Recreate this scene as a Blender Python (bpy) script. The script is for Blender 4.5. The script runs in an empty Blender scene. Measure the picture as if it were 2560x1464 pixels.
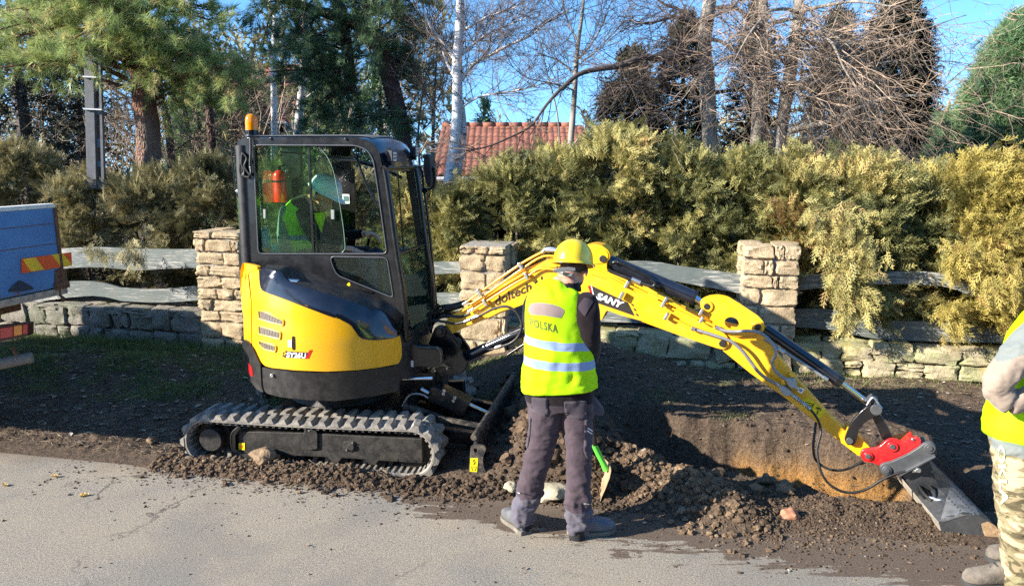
import bpy, bmesh, math, random
import numpy as np
from math import radians, sin, cos, pi, sqrt, atan2
from mathutils import Vector, Matrix, noise, geometry
from mathutils.bvhtree import BVHTree
random.seed(7); RNG=np.random.default_rng(7)
scn=bpy.context.scene; COL=scn.collection

# ---------------- camera, sky, sun, exposure ----------------
PITCH=radians(10.5); FPX=1800.0; CAMZ=2.25
cd=bpy.data.cameras.new('camera'); cam=bpy.data.objects.new('camera',cd); COL.objects.link(cam)
cam.location=(0,0,CAMZ); cam.rotation_euler=(radians(90)-PITCH,0,0)
cd.sensor_width=36; cd.lens=36*FPX/2560; cd.clip_start=.05; cd.clip_end=2000
scn.camera=cam
SUN_DIR=Vector((-.945*cos(radians(23.5)),-.327*cos(radians(23.5)),sin(radians(23.5)))).normalized()   # towards the sun
world=bpy.data.worlds.new('World'); scn.world=world; world.use_nodes=True
wn=world.node_tree; wn.nodes.clear()
wo=wn.nodes.new('ShaderNodeOutputWorld'); wb=wn.nodes.new('ShaderNodeBackground'); sky=wn.nodes.new('ShaderNodeTexSky')
sky.sky_type='NISHITA'; sky.sun_disc=False; sky.sun_elevation=radians(23.5)
sky.sun_rotation=atan2(SUN_DIR.x,SUN_DIR.y); sky.altitude=300; sky.air_density=1.0; sky.dust_density=.2; sky.ozone_density=2.2
tcw=wn.nodes.new('ShaderNodeTexCoord'); va=wn.nodes.new('ShaderNodeVectorMath'); va.operation='ADD'; va.inputs[1].default_value=(0,0,.17)   # clear winter air: deep blue reaches low
vn=wn.nodes.new('ShaderNodeVectorMath'); vn.operation='NORMALIZE'
wn.links.new(tcw.outputs['Generated'],va.inputs[0]); wn.links.new(va.outputs[0],vn.inputs[0]); wn.links.new(vn.outputs[0],sky.inputs[0])
hs=wn.nodes.new('ShaderNodeHueSaturation'); hs.inputs['Saturation'].default_value=1.25
wn.links.new(sky.outputs[0],hs.inputs['Color']); wn.links.new(hs.outputs[0],wb.inputs[0]); wn.links.new(wb.outputs[0],wo.inputs[0])
wb.inputs[1].default_value=.15
sl=bpy.data.lights.new('sun','SUN'); sl.energy=5.0; sl.angle=radians(.5); sl.color=(1,.93,.82)
so=bpy.data.objects.new('sun',sl); COL.objects.link(so); so.rotation_euler=(-SUN_DIR).to_track_quat('-Z','Y').to_euler()
scn.view_settings.view_transform='Standard'; scn.view_settings.look='None'; scn.view_settings.gamma=1; scn.view_settings.exposure=1.45
scn.cycles.max_bounces=6; scn.cycles.transparent_max_bounces=12; scn.cycles.use_denoising=False

# ---------------- picture-to-place measuring ----------------
def ray(px,py):
    a=(px-1280)/FPX; b=(py-732)/FPX
    return Vector((a,cos(PITCH)-b*sin(PITCH),-sin(PITCH)-b*cos(PITCH)))
def atY(px,py,Y):
    d=ray(px,py); return Vector((0,0,CAMZ))+d*(Y/d.y)
def atZ(px,py,z=0):
    d=ray(px,py); return Vector((0,0,CAMZ))+d*((z-CAMZ)/d.z)
def V(*p): return [(x*1.0055,y*1.0055) for x,y in p]          # full-view reading
def crop(x0,y0,s): return lambda *p:[(x0+x/s,y0+y/s) for x,y in p]
C1=crop(400,250,2.6475); C2=crop(400,750,2.6478); C3=crop(1000,580,3.0986); C4=crop(1200,580,1.775)
C5=crop(1600,650,2.9117); C6=crop(1950,900,2.582); C7=crop(1000,750,2.9125); C8=crop(1250,590,5.02); C9=crop(0,450,2.6477); C10=crop(1800,450,2.6474)
class Frame:
    def __init__(s,ox,oy,yaw):
        s.o=Vector((ox,oy,0)); a=radians(yaw); s.f=Vector((cos(a),-sin(a),0)); s.l=Vector((sin(a),cos(a),0)); s.yaw=-a
    def w(s,x,y,z): return s.o+s.f*x+s.l*y+Vector((0,0,z))
    def hit(s,px,py,y=0):
        d=ray(px,py); t=(s.o.dot(s.l)+y)/d.dot(s.l); return Vector((0,0,CAMZ))+d*t
    def loc(s,px,py,y=0):
        w=s.hit(px,py,y)-s.o; return Vector((w.dot(s.f),w.dot(s.l),w.z))
ROADYAW=12.4
WALLF=Frame(0,7.504,ROADYAW)   # front face of the low wall: y=7.504-.22x
def ywall(x): return 7.504-.22*x
def yedge(x): return 4.5-.2*x

# ---------------- scene bookkeeping ----------------
def props(o,label=None,cat=None,group=None,kind=None):
    if label: o['label']=label
    if cat: o['category']=cat
    if group: o['group']=group
    if kind: o['kind']=kind
    return o
def empty(name,loc,label=None,cat=None,group=None):
    o=bpy.data.objects.new(name,None); COL.objects.link(o); o.location=loc; o.empty_display_size=.2
    props(o,label,cat,group); o['_ox'],o['_oy'],o['_oz']=loc[0],loc[1],loc[2]; return o
def rootloc(p):
    v=Vector((0,0,0))
    while p is not None: v+=Vector(p.location); p=p.parent
    return v
def link(name,me,mat=None,parent=None,origin=None,smooth=False,bevel=0,seg=2,sharp=35):
    o=bpy.data.objects.new(name,me); COL.objects.link(o)
    base=rootloc(parent) if parent else (Vector(origin) if origin is not None else Vector((0,0,0)))
    if base.length>0: me.transform(Matrix.Translation(-base))
    if parent: o.parent=parent
    elif origin is not None: o.location=origin
    if mat is not None:
        for m in (mat if isinstance(mat,(list,tuple)) else [mat]): me.materials.append(m)
    if smooth:
        me.shade_smooth()
        if sharp<180: me.set_sharp_from_angle(angle=radians(sharp))
    if bevel:
        b=o.modifiers.new('bevel','BEVEL'); b.width=bevel; b.segments=seg; b.limit_method='ANGLE'; b.angle_limit=radians(40)
        me.shade_smooth(); b.harden_normals=True
    return o
class MB:
    def __init__(s): s.v=[]; s.f=[]; s.m=[]
    def add(s,vs,fs,mi=0):
        n=len(s.v); s.v+= [tuple(p) for p in vs]; s.f+=[tuple(i+n for i in f) for f in fs]; s.m+=[mi]*len(fs); return s
    def obox(s,c,fx,fy,fz,dx,dy,dz,mi=0):
        c=Vector(c); fx=Vector(fx).normalized()*dx/2; fy=Vector(fy).normalized()*dy/2; fz=Vector(fz).normalized()*dz/2
        vs=[c+a*fx+b*fy+k*fz for k in(-1,1) for b in(-1,1) for a in(-1,1)]
        return s.add(vs,[(0,2,3,1),(4,5,7,6),(0,1,5,4),(2,6,7,3),(0,4,6,2),(1,3,7,5)],mi)
    def fbox(s,F,x0,x1,y0,y1,z0,z1,mi=0):
        vs=[F.w(x,y,z) for z in(z0,z1) for y in(y0,y1) for x in(x0,x1)]
        return s.add(vs,[(0,2,3,1),(4,5,7,6),(0,1,5,4),(2,6,7,3),(0,4,6,2),(1,3,7,5)],mi)
    def prism(s,pts,off,mi=0,holes=()):
        off=Vector(off); n0=len(s.v)
        loops=[[Vector(p) for p in pts]]+[[Vector(p) for p in h] for h in holes]
        flat=[p for L in loops for p in L]; n=len(flat)
        if holes:
            tris=geometry.tessellate_polygon(loops)
            s.add(flat+[p+off for p in flat],[],mi)
            for t in tris:
                s.f.append(tuple(n0+i for i in t)); s.f.append(tuple(n0+n+i for i in reversed(t))); s.m+=[mi,mi]
        else:
            s.add(flat+[p+off for p in flat],[tuple(range(n)),tuple(range(2*n-1,n-1,-1))],mi)
        k=0
        for L in loops:
            m=len(L)
            for i in range(m):
                a,b=k+i,k+(i+1)%m
                s.f.append((n0+a,n0+n+a,n0+n+b,n0+b)); s.m.append(mi)
            k+=m
        return s
    def tube(s,pts,r,n=8,cap=True,mi=0,up=None):
        pts=[Vector(p) for p in pts]; N=len(pts)
        rs=list(r) if hasattr(r,'__len__') else [r]*N
        n0=len(s.v); pu=None
        for i,p in enumerate(pts):
            t=(pts[min(i+1,N-1)]-pts[max(i-1,0)])
            t=t.normalized() if t.length>1e-9 else Vector((0,0,1))
            if pu is None:
                u=t.orthogonal().normalized()
            else:
                u=(pu-t*pu.dot(t)); u=u.normalized() if u.length>1e-6 else t.orthogonal().normalized()
            pu=u; w=t.cross(u)
            for k in range(n):
                a=2*pi*k/n; s.v.append(tuple(p+(u*cos(a)+w*sin(a))*rs[i]))
        for i in range(N-1):
            for k in range(n):
                a=n0+i*n+k; b=n0+i*n+(k+1)%n
                s.f.append((a,b,b+n,a+n)); s.m.append(mi)
        if cap:
            s.f.append(tuple(n0+k for k in range(n-1,-1,-1))); s.f.append(tuple(n0+(N-1)*n+k for k in range(n))); s.m+=[mi,mi]
        return s
    def cyl(s,a,b,r,n=16,mi=0,r2=None):
        return s.tube([a,b],[r,r if r2 is None else r2],n,True,mi)
    def lathe(s,prof,c,ax=(0,0,1),n=20,mi=0,sx=1,sy=1):
        c=Vector(c); ax=Vector(ax).normalized(); u=ax.orthogonal().normalized(); w=ax.cross(u); n0=len(s.v); N=len(prof)
        for r,h in prof:
            for k in range(n):
                a=2*pi*k/n; s.v.append(tuple(c+ax*h+(u*cos(a)*sx+w*sin(a)*sy)*r))
        for i in range(N-1):
            for k in range(n):
                a=n0+i*n+k; b=n0+i*n+(k+1)%n; s.f.append((a,b,b+n,a+n)); s.m.append(mi)
        s.f.append(tuple(n0+k for k in range(n-1,-1,-1))); s.f.append(tuple(n0+(N-1)*n+k for k in range(n))); s.m+=[mi,mi]
        return s
    def grid(s,rows,mi=0,closed=False):
        n0=len(s.v); R=len(rows); Cn=len(rows[0])
        for r in rows: s.v+=[tuple(p) for p in r]
        for i in range(R-1):
            for k in range(Cn if closed else Cn-1):
                a=n0+i*Cn+k; b=n0+i*Cn+(k+1)%Cn; s.f.append((a,b,b+Cn,a+Cn)); s.m.append(mi)
        return s
    def mesh(s,name):
        me=bpy.data.meshes.new(name); me.from_pydata(s.v,[],s.f); me.update()
        if any(s.m): me.polygons.foreach_set('material_index',s.m)
        bm=bmesh.new(); bm.from_mesh(me); bmesh.ops.recalc_face_normals(bm,faces=bm.faces); bm.to_mesh(me); bm.free()
        return me
    def build(s,name,mat,parent=None,**k):
        return link(name,s.mesh(name),mat,parent,**k)
def mesh_np(name,verts,tris,attr=None):
    verts=np.asarray(verts,dtype=np.float32).reshape(-1,3); tris=np.asarray(tris,dtype=np.int32)
    k=tris.shape[1]; me=bpy.data.meshes.new(name)
    me.vertices.add(len(verts)); me.vertices.foreach_set('co',verts.ravel())
    me.loops.add(tris.size); me.loops.foreach_set('vertex_index',tris.ravel())
    me.polygons.add(len(tris)); me.polygons.foreach_set('loop_start',np.arange(0,tris.size,k,dtype=np.int32))
    me.update(calc_edges=True)
    if attr is not None:
        a=me.attributes.new('tint','FLOAT','POINT'); a.data.foreach_set('value',np.asarray(attr,dtype=np.float32))
    return me
def cr(pts,n=6,closed=False):
    """Catmull-Rom resampling"""
    P=[Vector(p) for p in pts]; N=len(P); out=[]
    for i in range(N if closed else N-1):
        if closed: a,b,c,d=P[(i-1)%N],P[i],P[(i+1)%N],P[(i+2)%N]
        else: a,b,c,d=P[max(i-1,0)],P[i],P[i+1],P[min(i+2,N-1)]
        for k in range(n):
            t=k/n; out.append(.5*((2*b)+(c-a)*t+(2*a-5*b+4*c-d)*t*t+(3*b-a-3*c+d)*t**3))
    if not closed: out.append(P[-1])
    return out
def rnd(poly,r=8,n=4):
    """round the corners of a 2D polygon"""
    out=[]; N=len(poly)
    for i in range(N):
        a,b,c=[Vector(poly[(i+k)%N][:2]) for k in(-1,0,1)]
        u=a-b; w=c-b; ru=min(r,u.length*.45); rw=min(r,w.length*.45)
        if u.length<1e-6 or w.length<1e-6: continue
        p=b+u.normalized()*ru; q=b+w.normalized()*rw
        for k in range(n+1):
            t=k/n; z=p*(1-t)**2+b*2*t*(1-t)+q*t*t; out.append((z.x,z.y))
    return out
def ell(cx,cy,rx,ry,n=20,rot=0):
    return [(cx+rx*cos(t)*cos(rot)-ry*sin(t)*sin(rot),cy+rx*cos(t)*sin(rot)+ry*sin(t)*cos(rot)) for t in [2*pi*k/n for k in range(n)]]
def sm(a,b,x):
    t=min(1,max(0,(x-a)/(b-a))); return t*t*(3-2*t)

# ---------------- materials ----------------
def nt(name):
    m=bpy.data.materials.new(name); m.use_nodes=True; t=m.node_tree; b=t.nodes['Principled BSDF']; return m,t,b
def N(t,ty,**kw):
    n=t.nodes.new('ShaderNode'+ty)
    for k,v in kw.items():
        if k in n.inputs.keys() if hasattr(n.inputs,'keys') else False: n.inputs[k].default_value=v
        else: setattr(n,k,v)
    return n
def L(t,a,b): t.links.new(a,b)
def tex(t,scale,detail=4,rough=.55,kind='Noise',vec=None,dist=0):
    n=t.nodes.new('ShaderNodeTex'+kind); n.inputs['Scale'].default_value=scale
    if kind=='Noise': n.inputs['Detail'].default_value=detail; n.inputs['Roughness'].default_value=rough; n.inputs['Distortion'].default_value=dist
    if vec is None:
        g=t.nodes.get('Geo') or t.nodes.new('ShaderNodeNewGeometry'); g.name='Geo'; vec=g.outputs['Position']
    L(t,vec,n.inputs['Vector']); return n
def ramp(t,src,stops):
    r=t.nodes.new('ShaderNodeValToRGB'); e=r.color_ramp.elements
    while len(e)<len(stops): e.new(.5)
    for i,(p,c) in enumerate(stops):
        e[i].position=p; e[i].color=(c,c,c,1) if not hasattr(c,'__len__') else (*c,1)
    L(t,src,r.inputs[0]); return r
def mix(t,fac,a,b,mode='MIX'):
    m=t.nodes.new('ShaderNodeMix'); m.data_type='RGBA'; m.blend_type=mode
    for sock,v in ((0,fac),(6,a),(7,b)):
        if hasattr(v,'is_output') or hasattr(v,'links'): L(t,v,m.inputs[sock])
        else: m.inputs[sock].default_value=v if sock==0 else (*v,1)
    return m.outputs[2]
def bump(t,b,h,dist=.01,st=1.0,prev=None):
    n=t.nodes.new('ShaderNodeBump'); n.inputs['Distance'].default_value=dist; n.inputs['Strength'].default_value=st
    L(t,h,n.inputs['Height'])
    if prev: L(t,prev,n.inputs['Normal'])
    L(t,n.outputs[0],b.inputs['Normal']); return n.outputs[0]
def sepz(t):
    g=t.nodes.get('Geo') or t.nodes.new('ShaderNodeNewGeometry'); g.name='Geo'
    s=t.nodes.new('ShaderNodeSeparateXYZ'); L(t,g.outputs['Position'],s.inputs[0]); return s
def maprange(t,src,a,b,c=0,d=1):
    m=t.nodes.new('ShaderNodeMapRange'); m.inputs[1].default_value=a; m.inputs[2].default_value=b; m.inputs[3].default_value=c; m.inputs[4].default_value=d
    L(t,src,m.inputs[0]); return m.outputs[0]
def math_(t,op,a,b):
    m=t.nodes.new('ShaderNodeMath'); m.operation=op
    for i,v in ((0,a),(1,b)):
        if hasattr(v,'links'): L(t,v,m.inputs[i])
        else: m.inputs[i].default_value=v
    return m.outputs[0]
def simple(name,col,rough=.5,metal=0,var=.12,vscale=9,bmp=0,bscale=60,spec=.5,dust=0,dustcol=(.30,.24,.17),coat=0,dustz=None,wear=0,wearcol=(.3,.3,.3)):
    m,t,b=nt(name)
    n=tex(t,vscale,5)
    c=mix(t,ramp(t,n.outputs[0],[(.3,0),(.7,1)]).outputs[0],tuple(x*(1-var) for x in col),tuple(min(1,x*(1+var)) for x in col))
    if wear:
        w=tex(t,bscale*1.3,6,.7); c=mix(t,ramp(t,w.outputs[0],[(.66-wear*.1,0),(.70,1)]).outputs[0],c,wearcol)
    fac=None
    if dust:
        d=tex(t,14,7,.7); f=ramp(t,d.outputs[0],[(.42,0),(.8,1)]).outputs[0]
        if dustz:
            z=sepz(t); f2=maprange(t,z.outputs[2],dustz[0],dustz[1],1,.12); f=math_(t,'MULTIPLY',f,f2)
        fac=math_(t,'MULTIPLY',f,dust); c=mix(t,fac,c,dustcol)
    L(t,c,b.inputs['Base Color'])
    r=tex(t,vscale*2.3,5); L(t,maprange(t,r.outputs[0],.3,.7,max(.02,rough-.07),min(1,rough+.09)),b.inputs['Roughness'])
    if fac is not None:
        L(t,math_(t,'ADD',maprange(t,r.outputs[0],.3,.7,max(.02,rough-.07),min(1,rough+.09)),math_(t,'MULTIPLY',fac,.6)),b.inputs['Roughness'])
    b.inputs['Metallic'].default_value=metal; b.inputs['Specular IOR Level'].default_value=spec; b.inputs['Coat Weight'].default_value=coat; b.inputs['Coat Roughness'].default_value=.08
    if bmp: bump(t,b,tex(t,bscale,5,.6).outputs[0],bmp)
    return m
def leafmat(name,stops,rough=.6,transl=.25):
    m,t,b=nt(name); a=t.nodes.new('ShaderNodeAttribute'); a.attribute_name='tint'
    r=ramp(t,a.outputs['Fac'],stops); n=tex(t,2.2,3)
    c=mix(t,maprange(t,n.outputs[0],.35,.65,0,.45),r.outputs[0],tuple(x*.75 for x in stops[len(stops)//2][1]))
    L(t,c,b.inputs['Base Color']); b.inputs['Roughness'].default_value=rough; b.inputs['Specular IOR Level'].default_value=.3
    tr=t.nodes.new('ShaderNodeBsdfTranslucent'); L(t,c,tr.inputs[0]); ms=t.nodes.new('ShaderNodeMixShader'); ms.inputs[0].default_value=transl
    L(t,b.outputs[0],ms.inputs[1]); L(t,tr.outputs[0],ms.inputs[2]); L(t,ms.outputs[0],t.nodes['Material Output'].inputs[0]); return m
YEL=(.86,.43,.008)
M={}
M['yellow']=simple('yellow_paint',YEL,.32,0,.04,3,dust=.22,dustcol=(.34,.22,.10),coat=.3)
M['hood_yellow']=simple('hood_yellow_paint',YEL,.30,0,.03,2,dust=.16,dustcol=(.36,.23,.09),dustz=(.75,1.3),coat=.35)
M['black']=simple('black_paint',(.007,.007,.008),.28,0,.2,5,dust=.10,dustcol=(.07,.06,.05),coat=.25)
M['gloss']=simple('gloss_black_cover',(.010,.012,.02),.16,0,.2,5,dust=.06,dustcol=(.16,.14,.12),coat=.7)
M['skirt']=simple('dusty_black_casting',(.013,.012,.011),.40,0,.2,7,bmp=.0012,bscale=120,dust=.5,dustcol=(.075,.063,.05),dustz=(.55,.85))
M['matte']=simple('dusty_black_plastic',(.016,.015,.017),.5,0,.2,9,dust=.5,dustcol=(.075,.065,.055))
M['frame']=simple('speckled_black_steel',(.013,.012,.011),.5,.0,.3,30,bmp=.002,bscale=90,dust=.55,dustcol=(.085,.07,.052),wear=.6,wearcol=(.12,.105,.085))
M['rubber']=simple('grey_rubber',(.17,.155,.135),.85,0,.25,20,bmp=.003,bscale=70,dust=1.0,dustcol=(.42,.37,.30))
M['hose']=simple('black_hose',(.010,.010,.010),.45,0,.2,20,dust=.3,dustcol=(.12,.11,.09))
M['chrome']=simple('chrome_rod',(.75,.76,.78),.12,1,.02,5)
M['zinc']=simple('zinc_fitting',(.55,.54,.52),.35,.9,.15,60,bmp=.0006,bscale=200)
M['steelhose']=simple('grey_sleeved_hose',(.28,.28,.29),.4,.5,.15,80,bmp=.001,bscale=300)
M['red']=simple('red_paint',(.62,.008,.012),.22,0,.04,5,dust=.15,coat=.6)
M['greymetal']=simple('grey_coupler_paint',(.06,.065,.072),.42,.1,.12,20,dust=.25,dustcol=(.2,.18,.15),wear=.3,wearcol=(.25,.24,.22))
M['bucket']=simple('worn_bucket_steel',(.06,.064,.07),.33,.25,.35,9,dust=.6,dustcol=(.12,.11,.095),wear=.7,wearcol=(.22,.2,.17))
M['bladesteel']=simple('muddy_blade_steel',(.02,.02,.02),.5,.1,.3,12,bmp=.003,bscale=50,dust=1.0,dustcol=(.24,.19,.135))
M['decal_dark']=simple('dark_decal',(.025,.022,.02),.4,0,.05)
M['text_dark']=simple('dark_lettering',(.03,.018,.008),.5,0,.05)
M['white']=simple('white_print',(.8,.8,.8),.5,0,.03)
M['decal_red']=simple('red_decal',(.7,.01,.01),.3,0,.03)
M['sticker']=simple('yellow_sticker',(.85,.68,.01),.4,0,.03)
M['orange']=simple('orange_mark',(.8,.4,.02),.4,0,.03)
def emissive_beacon():
    m,t,b=nt('amber_beacon'); b.inputs['Base Color'].default_value=(1,.32,.0,1); b.inputs['Roughness'].default_value=.12
    b.inputs['Transmission Weight'].default_value=.35; b.inputs['Subsurface Weight'].default_value=.0; return m
M['amber']=emissive_beacon()
def glassmat(name,tint,refl=.12,mixf=.55,rough=.0):
    m,t,b=nt(name); tr=t.nodes.new('ShaderNodeBsdfTransparent'); tr.inputs[0].default_value=(*tint,1)
    gl=t.nodes.new('ShaderNodeBsdfGlossy'); gl.inputs['Roughness'].default_value=rough; gl.inputs[0].default_value=(.9,1,.95,1)
    fr=t.nodes.new('ShaderNodeLayerWeight'); fr.inputs[0].default_value=mixf
    f=maprange(t,fr.outputs['Fresnel'],0,1,refl,1)
    # dust film on the pane
    d=t.nodes.new('ShaderNodeBsdfDiffuse'); d.inputs[0].default_value=(.35,.42,.33,1)
    ms=t.nodes.new('ShaderNodeMixShader'); L(t,f,ms.inputs[0]); L(t,tr.outputs[0],ms.inputs[1]); L(t,gl.outputs[0],ms.inputs[2])
    n=tex(t,3,6,.6); ms2=t.nodes.new('ShaderNodeMixShader'); L(t,maprange(t,n.outputs[0],.3,.8,.0,.035),ms2.inputs[0]); L(t,ms.outputs[0],ms2.inputs[1]); L(t,d.outputs[0],ms2.inputs[2])
    L(t,ms2.outputs[0],t.nodes['Material Output'].inputs[0]); return m
M['glass']=glassmat('green_tinted_glass',(.87,.98,.86),.022,.12)
M['glass2']=glassmat('dark_tinted_glass',(.87,.95,.88),.025,.12)
# ================= SETTING =================
def road_material():
    m,t,b=nt('dusty_asphalt')
    g=tex(t,75,8,.85); s=tex(t,1.6,6,.6); v=tex(t,420,2,.5)
    vo=tex(t,230,kind='Voronoi')
    c=mix(t,ramp(t,g.outputs[0],[(.36,0),(.64,1)]).outputs[0],(.10,.087,.068),(.47,.415,.335))
    c=mix(t,ramp(t,vo.outputs['Distance'],[(.0,1),(.28,0)]).outputs[0],c,(.42,.39,.33))
    c=mix(t,maprange(t,s.outputs[0],.35,.68,0,.6),c,(.36,.295,.205))
    lo=tex(t,.9,5,.6,dist=.6); c=mix(t,ramp(t,lo.outputs[0],[(.5,0),(.62,.45)]).outputs[0],c,(.17,.16,.145))
    cv=tex(t,.8,kind='Voronoi',vec=tex(t,1.3,4,.6).outputs['Color']) if False else None
    wv=t.nodes.new('ShaderNodeVectorMath'); wv.operation='ADD'; wn_=tex(t,2.5,5,.7); L(t,t.nodes['Geo'].outputs['Position'],wv.inputs[0]); sc_=t.nodes.new('ShaderNodeVectorMath'); sc_.operation='SCALE'; sc_.inputs['Scale'].default_value=.5; L(t,wn_.outputs['Color'],sc_.inputs[0]); L(t,sc_.outputs[0],wv.inputs[1])
    cr_=tex(t,.75,kind='Voronoi',vec=wv.outputs[0]); cr_.feature='DISTANCE_TO_EDGE'; crk=ramp(t,cr_.outputs['Distance'],[(0,1),(.006,.9),(.012,0)]).outputs[0]; msk=ramp(t,tex(t,.7,3).outputs[0],[(.50,0),(.58,.8)]).outputs[0]
    c=mix(t,math_(t,'MULTIPLY',crk,msk),c,(.05,.045,.04))
    st=ramp(t,tex(t,3.1,8,.8,dist=.7).outputs[0],[(.60,0),(.70,.5)]).outputs[0]; c=mix(t,st,c,(.16,.12,.08))
    # damp mud smears near the edge of the verge, running along the road
    g2=t.nodes['Geo']; mp=t.nodes.new('ShaderNodeMapping'); mp.inputs['Rotation'].default_value=(0,0,radians(24)); mp.inputs['Scale'].default_value=(1.6,10.5,1)
    L(t,g2.outputs['Position'],mp.inputs[0]); sp=t.nodes.new('ShaderNodeSeparateXYZ'); L(t,g2.outputs['Position'],sp.inputs[0])
    # distance from the verge edge: y-(4.5-.2x), mud band width grows to the right
    e=math_(t,'ADD',math_(t,'ADD',sp.outputs[1],-4.5),math_(t,'MULTIPLY',sp.outputs[0],.2))
    band=maprange(t,sp.outputs[0],-.9,2.6,-.30,-.62); rel=math_(t,'SUBTRACT',e,band)
    n=tex(t,1.0,7,.62,vec=mp.outputs[0],dist=.8); n2=tex(t,7,8,.75)
    k=math_(t,'ADD',math_(t,'MULTIPLY',rel,2.4),math_(t,'ADD',math_(t,'MULTIPLY',math_(t,'SUBTRACT',n.outputs[0],.5),2.6),math_(t,'MULTIPLY',math_(t,'SUBTRACT',n2.outputs[0],.5),1.3)))
    xm=maprange(t,sp.outputs[0],-1.1,-.6,-1.5,0); k=math_(t,'ADD',k,xm)
    mud=ramp(t,k,[(.0,0),(.10,1)]).outputs[0]
    mc=mix(t,ramp(t,tex(t,90,6,.7).outputs[0],[(.3,0),(.7,1)]).outputs[0],(.055,.036,.024),(.15,.105,.07))
    c=mix(t,math_(t,'MULTIPLY',mud,.93),c,mc)
    # thin brown film of soil beside the verge on the left
    n3=tex(t,3.2,7,.7); k2=math_(t,'ADD',math_(t,'MULTIPLY',e,1.7),math_(t,'MULTIPLY',n3.outputs[0],1.0))
    c=mix(t,ramp(t,k2,[(.22,0),(.62,.75)]).outputs[0],c,(.17,.125,.085))
    L(t,c,b.inputs['Base Color']); b.inputs['Roughness'].default_value=.9
    p=bump(t,b,g.outputs[0],.012,1); bump(t,b,v.outputs[0],.002,.6,p); return m
def soil_material():
    m,t,b=nt('loose_soil'); sp=sepz(t)
    a=tex(t,35,8,.7); l=tex(t,2.2,5,.6)
    c=mix(t,ramp(t,a.outputs[0],[(.3,0),(.72,1)]).outputs[0],(.075,.053,.038),(.24,.172,.12))
    at=t.nodes.new('ShaderNodeAttribute'); at.attribute_name='clay'  # real clay, plus sunlight painted on the trench wall
    c=mix(t,math_(t,'MULTIPLY',at.outputs['Fac'],maprange(t,l.outputs[0],.3,.6,.6,1)),c,mix(t,ramp(t,a.outputs[0],[(.3,0),(.7,1)]).outputs[0],(.17,.11,.065),(.32,.22,.14)))
    at2=t.nodes.new('ShaderNodeAttribute'); at2.attribute_name='sand'
    c=mix(t,at2.outputs['Fac'],c,mix(t,ramp(t,a.outputs[0],[(.3,0),(.7,1)]).outputs[0],(.34,.15,.035),(.58,.32,.10)))
    at3=t.nodes.new('ShaderNodeAttribute'); at3.attribute_name='turf'; gn=tex(t,9,7,.7)
    c=mix(t,math_(t,'MULTIPLY',at3.outputs['Fac'],maprange(t,gn.outputs[0],.4,.6,0,.8)),c,(.035,.05,.018))
    L(t,c,b.inputs['Base Color']); b.inputs['Roughness'].default_value=.95; b.inputs['Specular IOR Level'].default_value=.2
    p_=bump(t,b,a.outputs[0],.05,1); bump(t,b,tex(t,13,6,.7).outputs[0],.07,.9,p_); return m
M['road']=road_material(); M['soil']=soil_material()

# road sheet
mb=MB(); mb.add([(-60,-12,0),(60,-12,0),(60,yedge(60)+.12,0),(-60,yedge(-60)+.12,0)],[(0,1,2,3)])
mb.build('road',M['road'])['kind']='structure'

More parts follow.
